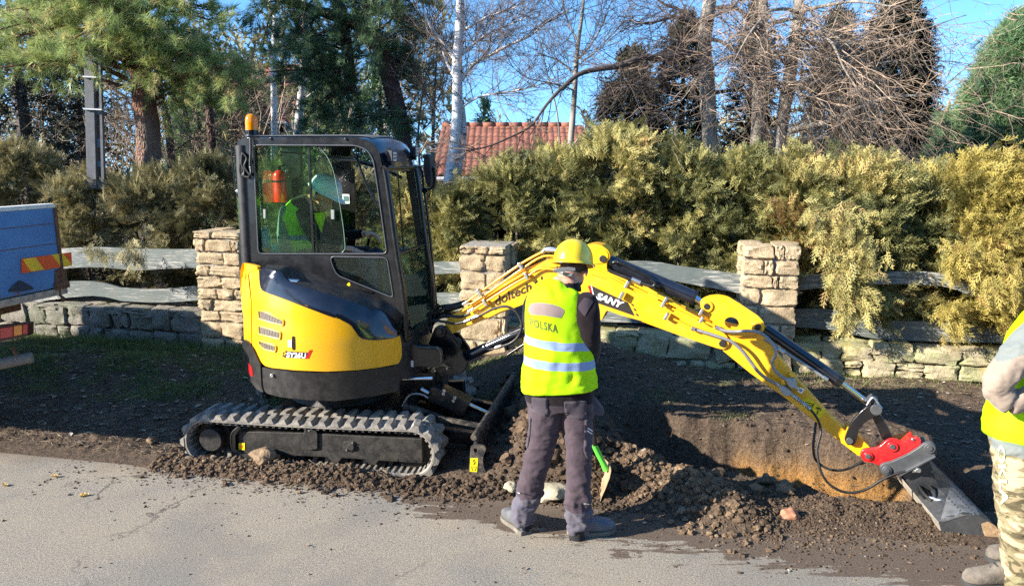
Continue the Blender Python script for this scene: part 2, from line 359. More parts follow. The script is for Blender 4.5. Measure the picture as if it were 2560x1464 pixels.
def fbm(x,y,s=1,o=3,z=0.0):
    return noise.fractal(Vector((x*s,y*s,z)),.9,2.1,o)
TR=Frame(0,0,ROADYAW)
def height(x,y):
    e=y-yedge(x); tt=y-ywall(x)
    h=.035*sm(-.02,.35,e)-.03*(1-sm(-.25,.02,e))
    big=fbm(x,y,1.1,3); h+=.03*big*sm(0,.5,e)
    h+=.02*fbm(x,y,4,3,3.)*sm(0,.3,e)
    clay=0; sand=0; turf=0
    # left verge
    turf=sm(-.4,-1.1,x)*sm(1.35,2.0,e+.25*fbm(x,y,1.6,2,9.)) 
    h+=.05*turf+.03*turf*fbm(x,y,2.3,3,12.)
    # raised bank before the wall on the right
    h+=.13*sm(-1.0,-.1,x)*sm(1.55,2.3,e)
    h+=.10*math.exp(-((x+.05)/.45)**2-((y-6.7)/.35)**2)
    # row of soil under and in front of the near track
    q=sm(-2.9,-2.3,x)*(1-sm(-.75,-.35,x))
    h+=q*(.05*(1-sm(-1.2,-.9,x)))*math.exp(-((e-(.10+.06*fbm(x,0,1.3,2)))/.10)**2)-.05*sm(-2.5,-2.2,x)*(1-sm(-.5,-.2,x))*sm(.16,.26,e)*(1-sm(.9,1.2,e))
    clay+=.75*q*(1-sm(.1,.4,e))*sm(-2.6,-2.2,x)*(1-sm(-1.6,-1.2,x))
    # heap pushed up by the blade
    a=math.exp(-((x-.27)/.30)**2)*sm(.12,.5,e)*(1-sm(1.5,2.0,e)); h+=.32*a; h+=.27*math.exp(-((x-.72)/.70)**2)*sm(1.45,2.05,e)*(1-sm(-.12,.1,tt)*.3)
    # spoil bank along the front of the trench
    c=.42-.30*sm(.7,1.5,x)+.12*sm(1.7,2.3,x); w=.22
    bank=sm(.1,.5,x)*(1-sm(1.30,1.75,x)*.86)*(1-sm(2.8,3.1,x))
    hb=.175+.05*fbm(x,y,3,3,5.); g=math.exp(-abs((e-c)/w)**2.4)
    h+=bank*hb*g; 
    clay+=bank*g*sm(.5,.9,x)*(1-sm(1.5,2.0,x))*.8*sm(-.2,.3,fbm(x,y,1.3,2,7.)+.3)
    # trench
    n1=.07*fbm(x,y,2.2,3,1.)
    f0=.66+n1*.6-.28*sm(1.6,2.4,x); bk=e-(ywall(x)-yedge(x)) # = tt
    front=sm(f0,f0+.32,e); back=1-sm(-1.46+n1-.10*sm(2,2.6,x),-1.24+n1*1.2-.05*x+.06,tt)
    xs=sm(.80,1.12,x+n1)*(1-sm(3.0,3.35,x+n1))
    T=front*back*xs
    h-=T*(.50+.05*fbm(x,y,3,3,2.)); h+=min(1,T*(1-T)*5)*(.075*fbm(x,y,5,4,21.)-.05*abs(noise.noise(Vector((x*7,y*7,3.)))))
    lit=sm(1.75,2.05,x)*xs  # where sun reaches the trench wall; its light goes into the paler clay colour
    clay+=.75*lit*sm(.15,.5,T)*(1-.0*T)+.5*lit*front*sm(-1.6,-.9,-tt-1.9)*0
    sand=sm(.55,.85,T)*sm(1.6,1.9,x)*(1-sm(2.75,3.1,x))*(1-sm(-1.55,-1.35,tt))
    sand=max(sand,.85*sm(.17,.34,-h)*sm(1.7,2.0,x)*(1-sm(3.0,3.3,x))*sm(-.35,.1,fbm(x,y,2.6,3,17.)+.15)); clay+=.35*sm(.0,.4,x)*sm(-.9,-.3,tt)
    rough=sm(.0,.2,e)*(1-turf*.6)
    h+=rough*(.035*fbm(x,y,9,4,4.)+.012*fbm(x,y,30,3,6.))*(.6+1.0*max(bank*g,T*.5,q*.5,a))
    return h,min(1,max(0,clay)),min(1,max(0,sand)),min(1,max(0,turf))
def build_ground():
    xs=np.concatenate([np.linspace(-60,-6,20)[:-1],np.arange(-6,-3.4,.06),np.arange(-3.4,3.7,.022),np.arange(3.7,6,.06),np.linspace(6,60,20)])
    es=np.concatenate([np.arange(-.3,3.0,.022),np.arange(3.0,5,.15),np.linspace(5,160,24)])
    V_=[];c=[];s=[];tf=[]
    for x in xs:
        xc=max(-6,min(6,x))
        for e in es:
            y=yedge(x)+e
            if e<3.2 and -6<=x<=6: h,a,b_,t_=height(x,y)
            else:
                h=.04; a=b_=0; t_=.5
                if e<.1: h=-.03
            tt=y-ywall(xc) if abs(x)<=6 else e-3
            if tt>.2: h=.04+.26*sm(.2,.5,tt)-.9*sm(9,20,tt)
            V_.append((x,y,h)); c.append(a); s.append(b_); tf.append(t_)
    n,m_=len(xs),len(es); ii=np.arange(n*m_).reshape(n,m_)
    q=np.stack([ii[:-1,:-1],ii[1:,:-1],ii[1:,1:],ii[:-1,1:]],-1).reshape(-1,4)
    me=mesh_np('ground',V_,q)
    for nm,dat in (('clay',c),('sand',s),('turf',tf)):
        at=me.attributes.new(nm,'FLOAT','POINT'); at.data.foreach_set('value',np.asarray(dat,dtype=np.float32))
    o=link('ground',me,M['soil'],smooth=True,sharp=180); o['kind']='structure'; return o
GROUND=build_ground()
GB=BVHTree.FromPolygons([tuple(v.co) for v in GROUND.data.vertices],[tuple(p.vertices) for p in GROUND.data.polygons]) 
def gz(x,y):
    h=GB.ray_cast(Vector((x,y,5)),Vector((0,0,-1))); z=h[0].z if h[0] else 0
    return max(z,0.0) if y<yedge(x)+.12 else z

# ---------------- clods, pebbles ----------------
def ico(n=1):
    bm=bmesh.new(); bmesh.ops.create_icosphere(bm,subdivisions=n,radius=1); v=np.array([x.co[:] for x in bm.verts]); f=np.array([[q.index for q in p.verts] for p in bm.faces]); bm.free(); return v,f
IV2,IF2=ico(2); IV1,IF1=ico(1)
def lumps(name,pts,mat,lab,cat,sub=2,rough=.46):
    """pts: (x,y,z,r,tint)"""
    V0,F0=(IV2,IF2) if sub==2 else (IV1,IF1); base=[]
    for k in range(12):
        r=np.array([1+rough*noise.fractal(Vector(p)*1.6+Vector((k*9.,0,0)),.8,2.2,3)*1.7 for p in V0]); base.append(V0*r[:,None])
    vs=[];fs=[];tn=[];n=0
    for (x,y,z,r,ti) in pts:
        B=base[random.randrange(12)]; a=random.uniform(0,6.28); ca,sa=cos(a),sin(a)
        sc=np.array([r*random.uniform(.8,1.3),r*random.uniform(.7,1.1),r*random.uniform(.55,.9)])
        P_=B*sc; P_=np.stack([P_[:,0]*ca-P_[:,1]*sa,P_[:,0]*sa+P_[:,1]*ca,P_[:,2]],1)+np.array([x,y,z])
        vs.append(P_); fs.append(F0+n); n+=len(P_); tn.append(np.full(len(P_),ti))
    me=mesh_np(name,np.concatenate(vs),np.concatenate(fs),np.concatenate(tn))
    o=link(name,me,mat,smooth=True,sharp=46); props(o,lab,cat,kind='stuff'); return o
def clodmat():
    m,t,b=nt('clod_soil'); at=t.nodes.new('ShaderNodeAttribute'); at.attribute_name='tint'
    r=ramp(t,at.outputs['Fac'],[(0,(.045,.031,.021)),(.45,(.155,.105,.067)),(.75,(.34,.23,.135)),(1,(.38,.36,.31))])
    n=tex(t,60,6,.7); c=mix(t,maprange(t,n.outputs[0],.3,.7,0,.7),r.outputs[0],(.07,.05,.035),'MIX')
    L(t,c,b.inputs['Base Color']); b.inputs['Roughness'].default_value=.95; b.inputs['Specular IOR Level'].default_value=.15
    bump(t,b,tex(t,45,7,.7).outputs[0],.02,.9); return m
M['clod']=clodmat()
def clods():
    P1=[];P2=[]
    def put(x,y,r,ti,L_): L_.append((x,y,gz(x,y)+r*.25,r,ti))
    R=random.random; U=random.uniform; G=random.gauss
    for i in range(4200):    # spoil bank
        x=U(.3,2.75); e=.42-.30*sm(.7,1.5,x)+.12*sm(1.7,2.3,x)+G(0,.19); y=yedge(x)+e
        hb=1-sm(1.3,1.8,x)*.55
        r=(.007+.024*R()**3)*hb
        cl=.9*sm(.6,.9,x)*(1-sm(1.35,1.6,x))
        put(x,y,r,min(1,max(0,G(.30+.30*cl,.12))),P1 if r>.014 else P2)
    for i in range(5200):
        x=U(.25,2.6); e=.42-.30*sm(.7,1.5,x)+.12*sm(1.7,2.3,x)+G(0,.23); put(x,yedge(x)+e,U(.003,.0085),min(1,max(0,G(.42,.16))),P2)
    for i in range(2600):
        x=U(-2.7,-.2); e=.06+G(0,.12); put(x,yedge(x)+e,U(.003,.008),min(1,max(0,G(.42,.16))),P2)
    for i in range(1400):    # heap before the blade
        x=G(.25,.22); y=U(4.75,6.5); r=.008+.028*R()**3; put(x,y,r,min(1,max(0,G(.3,.12))),P1)
    for i in range(26):
        x=G(.28,.2); y=U(4.7,5.8); put(x,y,U(.05,.085),U(.25,.7),P1)
    for i in range(16):
        x=U(.6,1.9); y=yedge(x)+U(.3,.65); put(x,y,U(.035,.065),U(.3,.8),P1)
    for i in range(1700):   # soil row along the near track
        x=U(-2.7,-.3); e=.05+G(0,.085); r=.005+.018*R()**3; put(x,yedge(x)+e,r,min(1,max(0,G(.42 if x<-1.3 else .28,.15))),P1 if r>.012 else P2)
    for i in range(520):    # clods ahead of the track and blade
        x=U(-.7,.7); e=U(-.02,.25); put(x,yedge(x)+e,.006+.024*R()**3,G(.22,.08),P1)
    for i in range(900):   # crumbs strewn on the road
        x=U(-3.4,3.2); e=-abs(G(0,.30)); 
        put(x,yedge(x)+e,.003+.008*R()**3,U(.1,.6),P2)
    for i in range(160):
        x=U(-3.8,3.0); y=U(2.6,4.4); put(x,y,.003+.006*R()**2,U(.1,1),P2)
    for i in range(1200):   # trench and bank behind
        x=U(.4,3.4); y=yedge(x)+U(.8,2.6); put(x,y,.005+.018*R()**3,U(.05,.5),P2)
    for i in range(900):
        x=U(-4.5,-.9); y=yedge(x)+U(.2,1.7); put(x,y,.005+.014*R()**3,U(.05,.35),P2)
    lumps('soil_clods',P1,M['clod'],'loose brown clods of soil heaped along the trench and track','soil',2)
    lumps('soil_crumbs',P2,M['clod'],'small crumbs of soil strewn over the road and verge','soil',1)
clods()
SM=simple('pale_stone',(.40,.34,.24),.85,0,.25,12,bmp=.008,bscale=30,dust=.4,dustcol=(.12,.14,.07))
def rock(x,y,r,name,lab,mat,sx=1.3,grp=None,zoff=.35):
    me=bpy.data.meshes.new(name); bm=bmesh.new(); bmesh.ops.create_icosphere(bm,subdivisions=3,radius=1)
    sd=random.uniform(0,90)
    for v in bm.verts:
        d=1+.35*noise.fractal(v.co*1.3+Vector((sd,0,0)),.9,2.1,4); v.co=Vector((v.co.x*r*sx*d,v.co.y*r*d,v.co.z*r*.75*d))
    bm.to_mesh(me); bm.free()
    o=link(name,me,mat,smooth=True,sharp=40); o.location=(x,y,gz(x,y)+r*zoff); props(o,lab,'stone',grp); return o
CLM=simple('clay_lump_soil',(.26,.175,.10),.95,0,.3,20,bmp=.02,bscale=30,dust=.5,dustcol=(.12,.08,.05))
p=atZ(1378,1235,.03); rock(p.x,p.y,.085,'stone','pale mossy stone lying on the soil between the legs of the standing worker',SM,1.5)
p=atZ(1278,1215,.04); rock(p.x,p.y,.05,'stone','small cream stone beside the left boot of the standing worker',SM,1.0)
p=atZ(664,1150,.05); rock(p.x,p.y-.03,.075,'soil_lump','large tan lump of soil leaning on the middle of the rubber track',CLM,1.2,zoff=.5)
p=atZ(380,1100,.05); rock(p.x,p.y,.04,'soil_lump','small orange lump of clay on the verge behind the excavator track',CLM,.9,zoff=.5)
p=atZ(1975,1282,.05); rock(p.x,p.y,.05,'stone','reddish stone on the spoil bank in front of the orange sand',simple('red_stone',(.35,.16,.09),.8,0,.2,12,bmp=.004),1.1)

# ---------------- stone wall and pillars ----------------
def stonemat(name,c1,c2,moss,mossf=.5,yel=0):
    m,t,b=nt(name); oi=t.nodes.new('ShaderNodeObjectInfo'); n=tex(t,9,7,.65); n2=tex(t,40,6,.7); ms=tex(t,3.0,5,.6)
    c=mix(t,ramp(t,n.outputs[0],[(.3,0),(.7,1)]).outputs[0],c1,c2)
    c=mix(t,maprange(t,oi.outputs['Random'],0,1,0,.75),c,mix(t,maprange(t,n2.outputs[0],.3,.7,0,1),tuple(x*.62 for x in c1),tuple(min(1,x*1.18) for x in c2)))
    c=mix(t,math_(t,'MULTIPLY',ramp(t,ms.outputs[0],[(.47,0),(.60,1)]).outputs[0],mossf),c,moss)
    if yel:
        y=tex(t,2.1,5,.6,dist=.5); c=mix(t,math_(t,'MULTIPLY',ramp(t,y.outputs[0],[(.50,0),(.62,1)]).outputs[0],yel),c,(.42,.33,.05))
    L(t,c,b.inputs['Base Color']); b.inputs['Roughness'].default_value=.9; b.inputs['Specular IOR Level'].default_value=.25
    p=bump(t,b,n2.outputs[0],.012,.8); bump(t,b,tex(t,16,8,.75).outputs[0],.016,.9,p); return m
M['pstone']=stonemat('sandstone_pillar',(.33,.23,.13),(.60,.47,.30),(.22,.20,.13),.35)
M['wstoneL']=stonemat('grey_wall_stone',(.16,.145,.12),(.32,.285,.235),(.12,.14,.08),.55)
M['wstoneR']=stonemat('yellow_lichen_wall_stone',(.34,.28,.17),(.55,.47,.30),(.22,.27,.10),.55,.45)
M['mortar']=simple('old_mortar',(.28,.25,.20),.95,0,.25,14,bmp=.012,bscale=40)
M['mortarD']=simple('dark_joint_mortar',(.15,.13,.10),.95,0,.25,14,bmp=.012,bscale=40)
def stone_mesh(w,h,d,seed,amp=.10,ang=0):
    """block with softened, irregular outline; front faces -y (local)"""
    bm=bmesh.new(); bmesh.ops.create_cube(bm,size=2); bmesh.ops.subdivide_edges(bm,edges=bm.edges,cuts=6,use_grid_fill=True)
    k1,k2=random.uniform(-.16,.16),random.uniform(-.16,.16)
    for v in bm.verts:
        x,y,z=v.co; 
        q=Vector((x,y,z)); 
        # superellipse softening
        p=(abs(x)**9+abs(y)**9+abs(z)**9)**(1/9.); q=q/p if p>0 else q
        q=v.co.lerp(q,.85)
        nz=noise.fractal(Vector((x,y*.5,z))*.9+Vector((seed*3.7,seed,0)),.8,2.1,3)
        nf=noise.fractal(Vector((x,y,z))*3+Vector((seed,0,seed*2.)),.8,2.1,3)
        sx=1+amp*nz*1.6+k1*z*.6; sz=1+amp*noise.noise(Vector((x*1.2+seed*5,seed,1)))*2.2+k2*x*.5
        ch=abs(noise.noise(Vector((x*1.7,z*1.7,seed*3))))*.5; q=Vector((q.x*sx*w/2+.005*nf,q.y*d/2+((.012*nf-.02*nz+.025*ch) if y<0 else 0),q.z*sz*h/2+.004*nf))
        v.co=q
    me=bpy.data.meshes.new('stone'); bm.to_mesh(me); bm.free(); return me
SC=[0]
def put_stone(parent,F,x,y,z,w,h,d,mat,amp=.10,lab=None,name='stone',roll=0):
    SC[0]+=1; me=stone_mesh(w,h,d,SC[0]*1.37,amp)
    o=bpy.data.objects.new(name,me); COL.objects.link(o); me.materials.append(mat); me.shade_smooth(); me.set_sharp_from_angle(angle=radians(34))
    o.parent=parent; o.location=F.w(x,y,z)-rootloc(parent); o.rotation_euler=(0,roll,F.yaw)
    return o
def course(parent,F,x0,x1,z0,z1,y,d,wavg,mat,gap=.012,amp=.1,jit=.02):
    x=x0
    while x<x1-.03:
        w=wavg*random.uniform(.55,1.5); 
        if x1-(x+w)<wavg*.4: w=x1-x
        h=z1-z0
        if random.random()<.22 and w<wavg*.9 and h>.15:
            hs=h*random.uniform(.4,.6)
            put_stone(parent,F,x+w/2,y+d/2-random.uniform(0,jit),z0+hs/2,w-gap,hs-gap,d,mat,amp,roll=random.uniform(-.05,.05))
            put_stone(parent,F,x+w/2,y+d/2-random.uniform(0,jit),z0+hs+(h-hs)/2,w-gap,h-hs-gap,d,mat,amp,roll=random.uniform(-.05,.05))
        else:
            put_stone(parent,F,x+w/2,y+d/2-random.uniform(0,jit),z0+h/2+random.uniform(-.01,.01),w-gap,h-gap,d,mat,amp,roll=random.uniform(-.06,.06))
        x+=w
def low_wall(xa,xb,mat,mort,lab,seed,base,top,avg,nc=3):
    random.seed(seed); root=empty('stone_wall',WALLF.w((xa+xb)/2,.2,0),lab,'wall')
    m_=MB(); m_.fbox(WALLF,xa,xb,.05,.36,-.3,top-.06); 
    m_.build('mortar_core',mort,root)
    hs=[random.uniform(.8,1.2) for _ in range(nc)]; S=sum(hs); z=base
    for i,hh in enumerate(hs):
        z1=z+(top-base)*hh/S; course(root,WALLF,xa,xb,z,z1,.0,.22,avg,mat,amp=.13,jit=.035); z=z1
    # loose capping stones, two rows deep
    for row in range(2):
        x=xa
        while x<xb:
            w=random.uniform(.16,.42); hh=random.uniform(.06,.11)
            put_stone(root,WALLF,x+w/2,.10+row*.19+random.uniform(-.02,.03),top-.015+random.uniform(-.02,.015),w*.96,hh,.22,mat,.16,roll=random.uniform(-.08,.08)); x+=w
    return root
# pillars: front face slightly proud of the wall
PIL=[(-3.62,-3.02),(-.60,-.03),(2.32,2.95)]   # x extents read off along the wall line
def wx(px,py,off=-.1): return WALLF.loc(px,py,off).x
PX=[(wx(490,700),wx(490,700)+.60),(wx(1148,760),wx(1270,760)-.02),(wx(1852,760),wx(1995,760))]
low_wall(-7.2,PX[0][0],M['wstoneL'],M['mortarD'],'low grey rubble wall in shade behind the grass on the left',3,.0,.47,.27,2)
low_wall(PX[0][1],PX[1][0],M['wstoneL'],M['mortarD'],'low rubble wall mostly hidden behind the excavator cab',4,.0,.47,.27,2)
low_wall(PX[1][1],PX[2][0],M['wstoneR'],M['mortar'],'low mossy rubble wall behind the standing worker and the boom',5,.0,.47,.30,2)
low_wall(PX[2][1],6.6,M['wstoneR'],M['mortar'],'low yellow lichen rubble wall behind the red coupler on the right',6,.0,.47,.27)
def pillar(x0,x1,lab,rows,seed,mat):
    random.seed(seed); root=empty('stone_pillar',WALLF.w((x0+x1)/2,.15,0),lab,'pillar')
    m_=MB(); m_.fbox(WALLF,x0+.02,x1-.02,-.07,.42,-.1,1.36); m_.build('mortar_core',M['mortar'],root)
    z=-.02; W_=x1-x0
    for h,cells in rows:
        x=x0; S=sum(cells)
        for c in cells:
            w=W_*c/S; o=put_stone(root,WALLF,x+w/2,.0+.03-random.uniform(0,.02),z+h/2,w-.012,h-.014,.26,mat,.07,roll=random.uniform(-.04,.04)); x+=w
        # returning stones on both sides
        for sgn,xx in ((0,x0+.10),(1,x1-.10)):
            put_stone(root,WALLF,xx,.31,z+h/2,.24,h-.012,.30,mat,.06)
        z+=h
    return root
pillar(*PX[0],'tan sandstone pillar right behind the rear corner of the excavator cab',[(.22,[1,1]),(.2,[1,1.2]),(.13,[.9,1.1]),(.13,[.6,1.4]),(.13,[1,.8,.5]),(.14,[1.2,1]),(.13,[.6,1.4]),(.15,[1.3,.8]),(.15,[.5,1.2,.4]),(.09,[.8,1.3])],11,M['pstone'])
pillar(*PX[1],'sandstone pillar rising behind the lower boom and the hydraulic hoses',[(.14,[1.4,.5]),(.22,[.7,1.3]),(.26,[1.6,.3]),(.16,[1.1,.8]),(.13,[1.3,.7]),(.2,[1.3,1]),(.18,[1.25,1]),(.09,[.8,.7,.9])],12,M['pstone'])
pillar(*PX[2],'pale sandstone pillar standing behind the yellow knuckle of the arm',[(.2,[1,1]),(.2,[1,1.2]),(.15,[.8,1.4]),(.14,[.9,.7,.6]),(.18,[.7,1.4]),(.17,[.8,1.6]),(.13,[1.5,.3,1]),(.15,[.9,.4,1.1]),(.14,[1.5,.5,.8])],13,M['pstone'])

# ---------------- wavy board rails ----------------
def railmat():
    m,t,b=nt('flaking_grey_green_paint'); g=t.nodes.new('ShaderNodeTexCoord'); mp=t.nodes.new('ShaderNodeMapping'); mp.inputs['Scale'].default_value=(1.5,30,30)
    L(t,g.outputs['Object'],mp.inputs[0]); n=tex(t,3,7,.7,vec=mp.outputs[0]); n2=tex(t,1.3,4,.6)
    c=mix(t,maprange(t,tex(t,2,5).outputs[0],.3,.7,0,1),(.085,.105,.10),(.14,.165,.155))
    f=math_(t,'ADD',n.outputs[0],maprange(t,n2.outputs[0],.3,.7,-.12,.12))
    c=mix(t,ramp(t,f,[(.55,0),(.60,.9)]).outputs[0],c,(.42,.40,.36))
    mp3=t.nodes.new('ShaderNodeMapping'); mp3.inputs['Scale'].default_value=(.7,22,22); L(t,g.outputs['Object'],mp3.inputs[0]); n3=tex(t,4,8,.8,vec=mp3.outputs[0],dist=1.2); c=mix(t,ramp(t,n3.outputs[0],[(.36,.85),(.42,0)]).outputs[0],c,(.03,.035,.03)); ds=tex(t,4,6,.7); c=mix(t,ramp(t,ds.outputs[0],[(.5,0),(.7,.5)]).outputs[0],c,(.16,.15,.11))
    L(t,c,b.inputs['Base Color']); b.inputs['Roughness'].default_value=.6; bump(t,b,n3.outputs[0],.006,.8); return m
M['rail']=railmat()
def rail(top,bot,y,lab,n=6):
    """top/bot: lists of source pixels along the two edges, measured on the plane of the rails"""
    T=cr([WALLF.loc(px,py,y) for px,py in top],n); B=cr([WALLF.loc(px,py,y) for px,py in bot],n)
    cen=WALLF.w((T[0].x+T[-1].x)/2,y,(T[0].z+B[-1].z)/2); mb=MB(); K=len(T)
    x0=max(T[0].x,B[0].x); x1=min(T[-1].x,B[-1].x)
    def ip(A,x):
        for a,b in zip(A,A[1:]):
            if a.x<=x<=b.x: t=(x-a.x)/max(1e-6,b.x-a.x); return a.z+(b.z-a.z)*t
        return A[-1].z if x>A[-1].x else A[0].z
    rows=[[],[],[],[]]; NN=40
    for k in range(NN+1):
        x=x0+(x1-x0)*k/NN; zt=ip(T,x)+.004*noise.noise(Vector((x*14,y,0))); zb=ip(B,x)+.004*noise.noise(Vector((x*14,y,5)))
        cup=.006*sin(k*.4)
        for r,(yy,z) in enumerate(((y+cup,zb),(y+cup,zt),(y+.035+cup,zt-.003),(y+.035+cup,zb))): rows[r].append(Vector((x,yy,z)))
    R=[[r[k] for r in rows] for k in range(NN+1)]
    mb.grid(R,closed=True); mb.f.append((0,1,2,3)); mb.m.append(0); n0=NN*4; mb.f.append((n0+3,n0+2,n0+1,n0)); mb.m.append(0)
    me=mb.mesh('fence_rail'); me.transform(Matrix.Translation(-WALLF_loc(cen)))
    o=bpy.data.objects.new('fence_rail',me); COL.objects.link(o); me.materials.append(M['rail']); o.location=cen; o.rotation_euler=(0,0,WALLF.yaw)
    me.shade_smooth(); me.set_sharp_from_angle(angle=radians(40)); props(o,lab,'fence rail','wavy board rails between the pillars'); return o
def WALLF_loc(w):
    d=w-WALLF.o; return Vector((d.dot(WALLF.f),d.dot(WALLF.l),d.z))
RY=.12
rail(V((-700,590),(-200,640),(190,615),(330,618),(500,620)),V((-700,690),(-200,700),(190,665),(330,672),(430,667),(510,666)),RY,'upper rail between the blue truck and the left pillar, brightly lit')
rail(V((-700,720),(-200,720),(190,698),(300,715),(400,718),(508,708)),V((-700,800),(-200,790),(190,737),(300,748),(400,752),(510,745)),RY,'lower rail between the blue truck and the left pillar, mostly shaded')
rail(V((590,640),(800,655),(1000,652),(1145,650)),V((590,700),(800,712),(1000,688),(1145,678)),RY,'upper rail seen through the cab windows left of the middle pillar')
rail(V((590,730),(800,735),(1000,728),(1145,728)),V((590,780),(800,785),(1000,775),(1145,772)),RY,'lower rail behind the cab left of the middle pillar')
rail(V((1255,660),(1420,660),(1590,648),(1700,662),(1850,683)),V((1255,720),(1420,715),(1590,682),(1700,703),(1850,731)),RY,'upper rail behind the top of the boom and its black cylinder')
rail(V((1255,740),(1420,745),(1600,765),(1700,770),(1850,765)),V((1255,800),(1420,800),(1600,802),(1700,808),(1850,800)),RY,'lower rail crossing behind the yellow boom under the lettering')
rail(V((1975,683),(2090,680),(2200,675),(2330,678),(2400,700),(2480,735),(2700,760)),V((1975,722),(2090,713),(2200,706),(2330,710),(2400,728),(2480,762),(2700,800)),RY,'upper rail to the right of the right pillar, half hidden by thuja')
rail(V((1975,768),(2080,770),(2180,795),(2330,800),(2480,812),(2700,820)),V((1975,812),(2080,822),(2180,842),(2300,848),(2480,852),(2700,862)),RY,'lower rail to the right of the right pillar, long pale curved board')
# ================= EXCAVATOR =================
UF=Frame(-1.40,5.0,7.5); UP=Frame(-1.40,5.75,11); BF=Frame(-.62,5.55,19.5); BL=Frame(-.265,4.86,10.8)
EX=empty('mini_excavator',(-1.40,5.75,0),'yellow and black mini excavator on rubber tracks digging beside the road','excavator')
def pip(p,poly):
    x,y=p; c=False; n=len(poly); j=n-1
    for i in range(n):
        xi,yi=poly[i]; xj,yj=poly[j]
        if (yi>y)!=(yj>y) and x<(xj-xi)*(y-yi)/(yj-yi)+xi: c=not c
        j=i
    return c
def patch(name,poly,surf,inward,thick,mat,parent=EX,step=10,bevel=0,smooth=True,sharp=30):
    poly=[tuple(p) for p in poly]; n=len(poly); pts=[]
    for i in range(n):
        a=Vector(poly[i]); b=Vector(poly[(i+1)%n]); k=max(1,int((b-a).length/step))
        for q in range(k): pts.append(tuple(a.lerp(b,q/k)))
    nb=len(pts); xs=[p[0] for p in pts]; ys=[p[1] for p in pts]
    x=min(xs)+step/2
    while x<max(xs):
        y=min(ys)+step/2
        while y<max(ys):
            if pip((x,y),pts) and min((x-p[0])**2+(y-p[1])**2 for p in pts[:nb])>(step*.45)**2: pts.append((x,y))
            y+=step
        x+=step
    r=geometry.delaunay_2d_cdt([Vector(p) for p in pts],[(i,(i+1)%nb) for i in range(nb)],[],0,1e-4)
    vv=r[0]; tri=[f for f in r[2] if pip(tuple(sum((vv[i] for i in f),Vector((0,0)))/len(f)),pts[:nb])]
    F_=[surf(v.x,v.y) for v in vv]; m=len(F_)
    mb=MB(); vs=[tuple(p) for p in F_]
    if thick:
        vs+= [tuple(p+inward(p)*thick) for p in F_]
        fs=[tuple(f) for f in tri]+[tuple(i+m for i in reversed(f)) for f in tri]
        cnt={}
        for f in tri:
            for i in range(len(f)):
                e=(f[i],f[(i+1)%len(f)]); cnt[e]=1
        for (a,b) in list(cnt):
            if (b,a) not in cnt: fs.append((a,a+m,b+m,b))
        mb.add(vs,fs)
    else: mb.add(vs,[tuple(f) for f in tri])
    return mb.build(name,mat,parent,smooth=smooth,sharp=sharp,bevel=bevel)
def hitcyl(F,R,cx=0,cy=0,inset=None,lift=0):
    C=F.w(cx,cy,0)
    def f(px,py):
        d=ray(px,py); r=R+lift
        for _ in range(3):
            a=d.x*d.x+d.y*d.y; b=-2*(d.x*C.x+d.y*C.y); c=C.x**2+C.y**2-r*r; D=b*b-4*a*c
            t=(-b-sqrt(max(0,D)))/(2*a); p=Vector((0,0,CAMZ))+d*t
            if inset is None: break
            r=R+lift-inset(p.z)
        return p
    return f,(lambda p:(Vector((C.x-p.x,C.y-p.y,0))).normalized())
def plane(F,y): return (lambda px,py:F.hit(px,py,y)),(lambda p:F.l)
def plate(name,poly,F,y0,th,mat,parent=EX,bevel=.004,holes=(),seg=2):
    """polygon read on the plane y=y0 of frame F, given real thickness th away from the camera"""
    mb=MB(); mb.prism([F.hit(px,py,y0) for px,py in poly],F.l*th,0,[[F.hit(px,py,y0) for px,py in h] for h in holes])
    return mb.build(name,mat,parent,bevel=bevel,seg=seg)
def disc(name,px,py,F,y0,r,th,mat,parent=EX,ring=0,n=24,bevel=.003):
    c=F.hit(px,py,y0); mb=MB()
    mb.lathe([(r*.0001,0),(r,0),(r,th),(r*.0001,th)],c,F.l,n)
    o=mb.build(name,mat,parent,smooth=True,bevel=bevel); return o
def tubep(name,pts,r,F,y,mat,parent=EX,n=10,seg=6):
    """tube through source pixels; y may be a number or a list"""
    P_=[F.hit(p[0],p[1],(y[i] if hasattr(y,'__len__') else y)) for i,p in enumerate(pts)]
    mb=MB(); mb.tube(cr(P_,seg) if len(P_)>2 else P_,r,n); return mb.build(name,mat,parent,smooth=True,sharp=50)
def text_on(body,a,b,up,surf,mat,parent,name='lettering',bold=.0,shear=0,lift=None,space=1,thick=.0012,sub=0):
    cu=bpy.data.curves.new('t','FONT'); cu.body=body; cu.offset=bold; cu.shear=shear; cu.space_character=space; cu.resolution_u=3; cu.fill_mode='FRONT'
    o=bpy.data.objects.new('t',cu); COL.objects.link(o); dg=bpy.context.evaluated_depsgraph_get(); me=bpy.data.meshes.new_from_object(o.evaluated_get(dg)); bpy.data.objects.remove(o)
    bm=bmesh.new(); bm.from_mesh(me)
    if sub:
        bmesh.ops.triangulate(bm,faces=bm.faces); 
        for _ in range(sub): bmesh.ops.subdivide_edges(bm,edges=[e for e in bm.edges if e.calc_length()>.12],cuts=1)
        bmesh.ops.triangulate(bm,faces=bm.faces)
    xs=[v.co.x for v in bm.verts]; ys=[v.co.y for v in bm.verts]; x0,x1,y1=min(xs),max(xs),max(ys)
    a=Vector(a);b=Vector(b);up=Vector(up)
    for v in bm.verts:
        p=a+(b-a)*((v.co.x-x0)/(x1-x0))+up*(v.co.y/y1); q=surf(p.x,p.y); v.co=q+(lift(q) if lift else Vector((0,0,0)))
    bm.normal_update(); bm.to_mesh(me); bm.free(); me.name=name
    return link(name,me,mat,parent)
toward=lambda F,d:(lambda q:-F.l*d)

